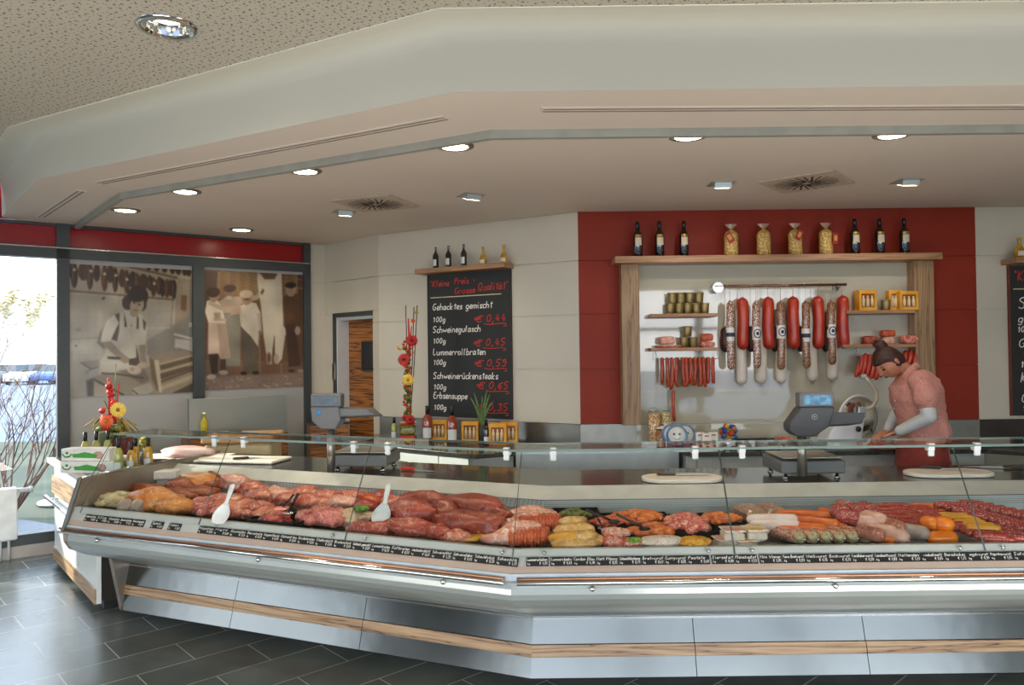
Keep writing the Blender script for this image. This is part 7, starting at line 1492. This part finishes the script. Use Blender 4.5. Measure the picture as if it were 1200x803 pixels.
def draw2(C):
    C['I'][:] = hx('6c4e38'); pol(C, [E_(100, 45), E_(345, 60), E_(350, 200), E_(100, 200)], '7a5c3c'); pol(C, [E_(480, 60), E_(620, 70), E_(620, 240), E_(480, 240)], '6e4c34')
    for r in range(16):
        y = 46+r*10
        for k in range(27):
            x = 100+k*19+(9 if r % 2 else 0)
            if x < 345 or 480 < x < 570: lne(C, [E_(x, y+x*.03), E_(x+13, y+(x+13)*.03)], .95, ['a08a64', '8a6c48', '94784e'][(k*7+r*3) % 3], .7)
    pol(C, [E_(20, 40), E_(105, 45), E_(90, 250), E_(20, 250)], '5a4434'); pol(C, [E_(575, 70), E_(620, 70), E_(620, 240), E_(575, 200)], '5a3826'); lne(C, [E_(570, 70), E_(572, 185)], .8, '98806a'); lne(C, [E_(572, 155), E_(612, 158)], .8, '98806a'); lne(C, [E_(572, 105), E_(612, 108)], .7, '98806a')
    pol(C, [E_(20, 560), E_(620, 580), E_(620, 740), E_(20, 740)], '7a5a44'); pol(C, [E_(20, 660), E_(620, 640), E_(620, 740), E_(20, 740)], '8e7868', 4)
    r = np.random.RandomState(5)
    for i in range(70): ell(C, *E_(20+r.rand()*600, 660+r.rand()*75), .4+r.rand()*1.6, .4+r.rand()*.6, ['b8a898', 'a08c7c', '7a6656'][i % 3], soft=1.2)
    # man at back
    ell(C, *E_(175, 165), 7, 8, '8c7058'); ell(C, *E_(175, 145), 7.5, 4.5, '4e3a2c'); pol(C, [E_(110, 220), E_(150, 195), E_(210, 195), E_(330, 190), E_(370, 150), E_(380, 175), E_(340, 215), E_(240, 240), E_(235, 290), E_(130, 290)], 'b09c84'); pol(C, [E_(130, 290), E_(240, 290), E_(235, 600), E_(140, 600)], '86806f', 2); ell(C, *E_(170, 200), 3.5, 2.5, 'c8b8a0')
    # left man
    pol(C, [E_(40, 215), E_(100, 205), E_(130, 260), E_(150, 345), E_(50, 350), E_(30, 280)], 'd6c8b2'); pol(C, [E_(48, 345), E_(150, 345), E_(178, 550), E_(120, 560), E_(105, 525), E_(45, 528)], 'c4ae98'); pol(C, [E_(100, 350), E_(150, 350), E_(178, 550), E_(118, 560)], 'a8907c', 1.5); ell(C, *E_(85, 185), 6, 8, 'a08468', .3); ell(C, *E_(78, 165), 8, 6, '44301f'); lne(C, [E_(60, 230), E_(130, 262), E_(235, 265)], 4.5, 'bca48a'); lne(C, [E_(85, 325), E_(150, 330)], 3, 'b49a80'); pol(C, [E_(80, 285), E_(120, 285), E_(122, 320), E_(85, 320)], 'a08c78', 2)
    pol(C, [E_(50, 530), E_(105, 530), E_(100, 640), E_(65, 650)], '3c2c22'); pol(C, [E_(118, 560), E_(150, 558), E_(150, 635), E_(115, 635)], '4a382c'); ell(C, *E_(65, 662), 5.5, 3, 'c0b0a0', -.1); ell(C, *E_(135, 637), 5.5, 2.8, 'b4a494')
    # middle man
    pol(C, [E_(235, 250), E_(280, 225), E_(330, 235), E_(355, 290), E_(362, 400), E_(345, 415), E_(340, 490), E_(300, 430), E_(240, 370), E_(232, 300)], 'cfc2ae'); pol(C, [E_(238, 365), E_(335, 480), E_(335, 640), E_(255, 640)], '5e5444'); ell(C, *E_(275, 205), 6.5, 8, '9a7e64'); ell(C, *E_(272, 180), 8, 4.5, 'b8a48c'); pol(C, [E_(180, 270), E_(240, 255), E_(240, 295), E_(180, 300)], 'b89a82', 2); lne(C, [E_(345, 300), E_(355, 400)], 3, 'b8aa96'); ell(C, *E_(352, 408), 2, 3, '8c745c'); ell(C, *E_(275, 212), 3.8, 1.2, '5a4232')
    ell(C, *E_(255, 642), 4, 2, '2e221a'); ell(C, *E_(325, 640), 4, 2, '2e221a')
    # hanging carcass
    pol(C, [E_(340, 55), E_(362, 70), E_(380, 98), E_(440, 100), E_(462, 60), E_(482, 62), E_(486, 240), E_(490, 370), E_(518, 410), E_(500, 425), E_(480, 560), E_(455, 590), E_(440, 560), E_(436, 430), E_(425, 500), E_(420, 590), E_(395, 590), E_(372, 420), E_(358, 250), E_(345, 160), E_(338, 100)], 'cfc3ab'); pol(C, [E_(385, 110), E_(440, 108), E_(450, 300), E_(380, 300)], 'd6cbb4', 5); lne(C, [E_(437, 430), E_(432, 530)], 1.1, '6c5240'); ell(C, *E_(403, 555), 3.6, 7, '9c8470'); ell(C, *E_(403, 555), 1.8, 5, '6c5040'); ell(C, *E_(447, 560), 3, 6, 'b8a48c'); lne(C, [E_(475, 590), E_(477, 640)], 1, 'a08c78'); lne(C, [E_(348, 430), E_(350, 640)], .9, '94806c')
    pol(C, [E_(355, 175), E_(370, 150), E_(380, 165), E_(365, 190)], '6c5442')
    # right man
    pol(C, [E_(492, 205), E_(520, 185), E_(565, 185), E_(605, 215), E_(600, 370), E_(575, 380), E_(560, 360), E_(500, 360)], '5c4028'); pol(C, [E_(500, 360), E_(560, 360), E_(590, 600), E_(520, 610)], '50382a'); ell(C, *E_(535, 160), 6, 8.5, 'a8886c'); ell(C, *E_(535, 137), 6.5, 3.5, '2e211a'); ell(C, *E_(573, 400), 3.2, 5, 'b49a82'); ell(C, *E_(535, 630), 4, 2, '4a3a2e'); ell(C, *E_(590, 630), 4, 2, '9c8878'); lne(C, [E_(527, 155), E_(532, 156)], .6, '4a3424'); lne(C, [E_(539, 156), E_(544, 155)], .6, '4a3424'); lne(C, [E_(530, 172), E_(540, 172)], .6, '6c4c38')
    C['I'] *= .92; noise2(C, .045, 3)
paint('vintage_picture', 'sepia picture of a woman in an apron cutting meat below hanging sausages, left window', 81.8, 225.8, (309, 321.5), (465.5, 459.5), draw1)
paint('vintage_picture', 'sepia picture of four butchers around a hanging pig carcass, right window', 239.6, 355.6, (316, 326), (457.5, 453.5), draw2, 150, 170)

# ---------------------------------------------------------------- radiator and the outside
n_ = Vector((WD.y, -WD.x))
pr = Vector(wpt(sw(19)))+n_*.12; t = thing('radiator', 'white radiator with a valve at the left edge before the window', 'radiator', (pr.x, pr.y, 0), RW)
zr0 = onW(5, 632, W0, wpt(1)).z; zr1 = onW(5, 571, W0, wpt(1)).z
MB().bbox(-.45, .05, (zr0+zr1)/2, .90, .09, zr1-zr0, .012).build('panel', mat('radiator_white', 'f0f2f0', .3), t); MB().cyl((0, .05, zr1-.03), (.085, .05, zr1-.03), .022, .018, n=12).cyl((.085, .05, zr1-.03), (.115, .05, zr1-.03), .026, n=12).build('valve', M['white'], t)
for x in (-.06, -.12): MB().cyl((x, .05, 0), (x, .05, zr0+.01), .011, n=8).build('pipe', M['white'], t)
GZ = -.15
gr = mat('grass_ground', '2e3822', .9, c2='474832', scale=.7, bump=.3); pv = mat('road_pavement', '69727e', .8, var=.08, scale=.5)
g = MB().box(-90, 90, -60, 120, GZ-.3, GZ).build('ground', pv); g['kind'] = 'structure'
MB().prism([(-4.9, 6.6), (-22, 12), (-20, 16.7), (-9.5, 16.7), (-3, 10), (-2.8, 8.9)], GZ, GZ+.04).build('grass_verge', gr)['kind'] = 'structure'
# keep the verge out of the room
mb = MB(); mb.prism([(-11.5, 1.35), wpt(-.0), wpt(1.2), wpt(1.0)[0:2], (-6.4, 9.0), (-14, 3.5)], GZ+.04, GZ+.05); mb.build('paved_strip', mat('paving_light', '4e5660', .7))['kind'] = 'structure'
def ground(px, py, z=GZ): return onZ(px, py, z)
p = onZ(52, 607, GZ+.05); o = MB().lathe([(.30, 0), (.30, .03), (.27, .03), (.24, .022), (.001, .022)], n=30).build('round_drain_cover', mat('drain_metal', '9aa4ac', .35, .5)); o.location = (p.x-.3, p.y+.9, GZ+.051); tag(o, 'round metal drain cover on the paving outside the window', 'drain cover')
def branchy(name, label, base, H, seed, spread, mats, depth=4, r0=.02, n0=9, leaf=None):
    rnd = random.Random(seed); mb = MB(); lf = MB()
    def grow(p, d, L, r, k):
        q_ = p+d*L*.5+Vector((rnd.uniform(-1, 1), rnd.uniform(-1, 1), rnd.uniform(-.3, .6)))*L*.06; e = q_+(d+Vector((rnd.uniform(-1, 1), rnd.uniform(-1, 1), rnd.uniform(-.2, .5)))*.22).normalized()*L*.5
        mb.tube([p, q_, e], [r, r*.8, r*.6], 5 if k > 1 else 3)
        if leaf and k <= 1 and rnd.random() < leaf[0]: lf.lump(tuple(e), leaf[1], leaf[1], leaf[1]*.6, rnd.random()*9, .4, 2, 0, 1)
        if k == 0: return
        for _ in range(3 if k > 1 else 2):
            dd = (d+Vector((rnd.uniform(-1, 1), rnd.uniform(-1, 1), rnd.uniform(-.5, .8)))*spread).normalized(); grow(q_.lerp(e, rnd.uniform(.2, 1)), dd, L*rnd.uniform(.5, .75), r*.55, k-1)
    t = thing(name, label, 'shrub' if 'bush' in name else 'tree', base)
    for i in range(n0):
        a = 2*PI*i/n0+rnd.random(); grow(Vector((0, 0, 0)), Vector((math.cos(a)*spread, math.sin(a)*spread, 1)).normalized(), H*rnd.uniform(.35, .55), r0, depth)
    mb.build('branches', mats[0], t, fix=False)
    if leaf: lf.build('leaves', mats[1], t, fix=False)
    return t
twg = mat('bare_twig', '6a4a3c', .8); lfm = mat('autumn_leaf', 'a8843c', .8, c2='7c8040', scale=3)
p = onZ(72, 520, .3); branchy('bare_bush', 'bare red brown bush just outside the left window', (-5.75, 8.6, GZ), 2.0, 5, .55, (twg,), 5, .013, 15)
branchy('bare_bush', 'second bare bush further left outside the window', (-8.2, 10.6, GZ), 2.2, 9, .5, (twg, lfm), 5, .012, 10, (.05, .03))
gm = mat('hedge_green', '56622c', .9, c2='7c7430', scale=4, bump=1)
branchy('leafy_tree', 'green and yellow tree at the left edge outside', (-15.9, 19.0, GZ), 4.5, 3, .45, (twg, gm), 4, .05, 7, (.8, .09))
branchy('autumn_tree', 'pale autumn tree behind the parked cars, left', (-43, 62, GZ), 8, 11, .4, (mat('pale_twig', '9a9088', .8), mat('pale_leaf', 'b8a878', .9)), 4, .10, 6, (.8, .2))
branchy('autumn_tree', 'pale autumn tree behind the parked cars, right', (-30, 74, GZ), 9, 12, .4, (mat('pale_twig', '', .8) if False else MATS['pale_twig'], MATS['pale_leaf']), 4, .10, 6, (.8, .2))
def car(px, y, m, label, w=1.8, H=1.45):
    p_ = onY(px, 440, y); t = thing('car', label, 'car', (p_.x, y, GZ), .04); R = []
    for yy_, hw, z0, z1 in ((-2.1, .62, .45, .70), (-2.0, .80, .28, .82), (-1.2, .88, .25, .95), (-.6, .88, .25, 1.0), (1.2, .88, .25, 1.0), (2.0, .84, .28, .95), (2.15, .7, .4, .8)): R.append([(-hw, yy_, z0), (hw, yy_, z0), (hw, yy_, z1*.85), (hw*.88, yy_, z1), (-hw*.88, yy_, z1), (-hw, yy_, z1*.85)])
    mb = MB(); mb.rings(R, smooth=False); mb.build('car_body', m, t, bevel=.03)
    R = [[(-hw, yy_, z0), (hw, yy_, z0), (hw*tp, yy_+sl__, z1), (-hw*tp, yy_+sl__, z1)] for yy_, hw, z0, z1, tp, sl__ in ((-1.15, .78, .93, .95, .95, 0), (-.45, .76, .95, H, .80, 0), (1.1, .76, .97, H, .80, 0), (1.95, .74, .95, 1.0, .95, 0))]
    mb = MB(); mb.rings(R, smooth=False); mb.build('cabin_glass', mat('car_window', '2c3438', .1), t); MB().bbox(0, .35, H, 1.18, 1.6, .05, .02).build('roof', m, t)
    for x in (-.8, .8):
        for y_ in (-1.35, 1.35): MB().cyl((x-.1, y_, .32), (x+.1, y_, .32), .32, n=16).build('wheel', M['black'], t)
    return t
car(35.5, 57, mat('car_white', 'f0f2f4', .3), 'white parked car seen through the left window', 1.8, 1.5); car(66, 57.5, mat('car_blue', '4a6ea8', .3), 'blue parked car right of the white one, cut by the window post'); car(5, 61, mat('car_dark', '5c6468', .3), 'dark grey parked car left of the white one')
# ---------------------------------------------------------------- light
W = bpy.data.worlds.new('sky'); bpy.context.scene.world = W; W.use_nodes = True; nt = W.node_tree; nt.nodes.clear()
o_ = nt.nodes.new('ShaderNodeOutputWorld'); bg = nt.nodes.new('ShaderNodeBackground'); tc = nt.nodes.new('ShaderNodeTexCoord'); sp_ = nt.nodes.new('ShaderNodeSeparateXYZ'); cr_ = nt.nodes.new('ShaderNodeValToRGB')
nt.links.new(tc.outputs['Generated'], sp_.inputs[0]); nt.links.new(sp_.outputs[2], cr_.inputs[0]); e = cr_.color_ramp.elements; e[0].position = 0; e[0].color = (.95, .97, 1, 1); e[1].position = .6; e[1].color = (.55, .72, 1, 1)
nt.links.new(cr_.outputs[0], bg.inputs[0]); bg.inputs[1].default_value = 4.2; nt.links.new(bg.outputs[0], o_.inputs[0])
sn = bpy.data.lights.new('sun', 'SUN'); sn.energy = 7; sn.angle = .03; sn.color = (1, .95, .86); so = bpy.data.objects.new('sun', sn); COL.objects.link(so)
so.rotation_euler = Vector((-.93, .10, .36)).to_track_quat('Z', 'Y').to_euler()
for x_ in (-2.0, 2.2):  # two unseen fill lamps, added only to brighten the low ceiling
    al = bpy.data.lights.new('added_ceiling_fill', 'AREA'); al.shape = 'RECTANGLE'; al.size = 2.6; al.size_y = .3; al.energy = 42; al.color = (1, .94, .88); ao = bpy.data.objects.new('added_ceiling_fill', al); COL.objects.link(ao); ao.location = (x_, 2.0, .12)
    ao.rotation_euler = Vector((0, -.35, -1)).to_track_quat('Z', 'Y').to_euler()
sc = bpy.context.scene; sc.view_settings.view_transform = 'Standard'; sc.view_settings.look = 'None'; sc.view_settings.exposure = 0.38
sc.cycles.use_denoising = True; sc.cycles.max_bounces = 8; sc.cycles.diffuse_bounces = 4; sc.cycles.glossy_bounces = 4; sc.cycles.transparent_max_bounces = 24; sc.cycles.sample_clamp_indirect = 6; sc.cycles.caustics_reflective = False; sc.cycles.caustics_refractive = False
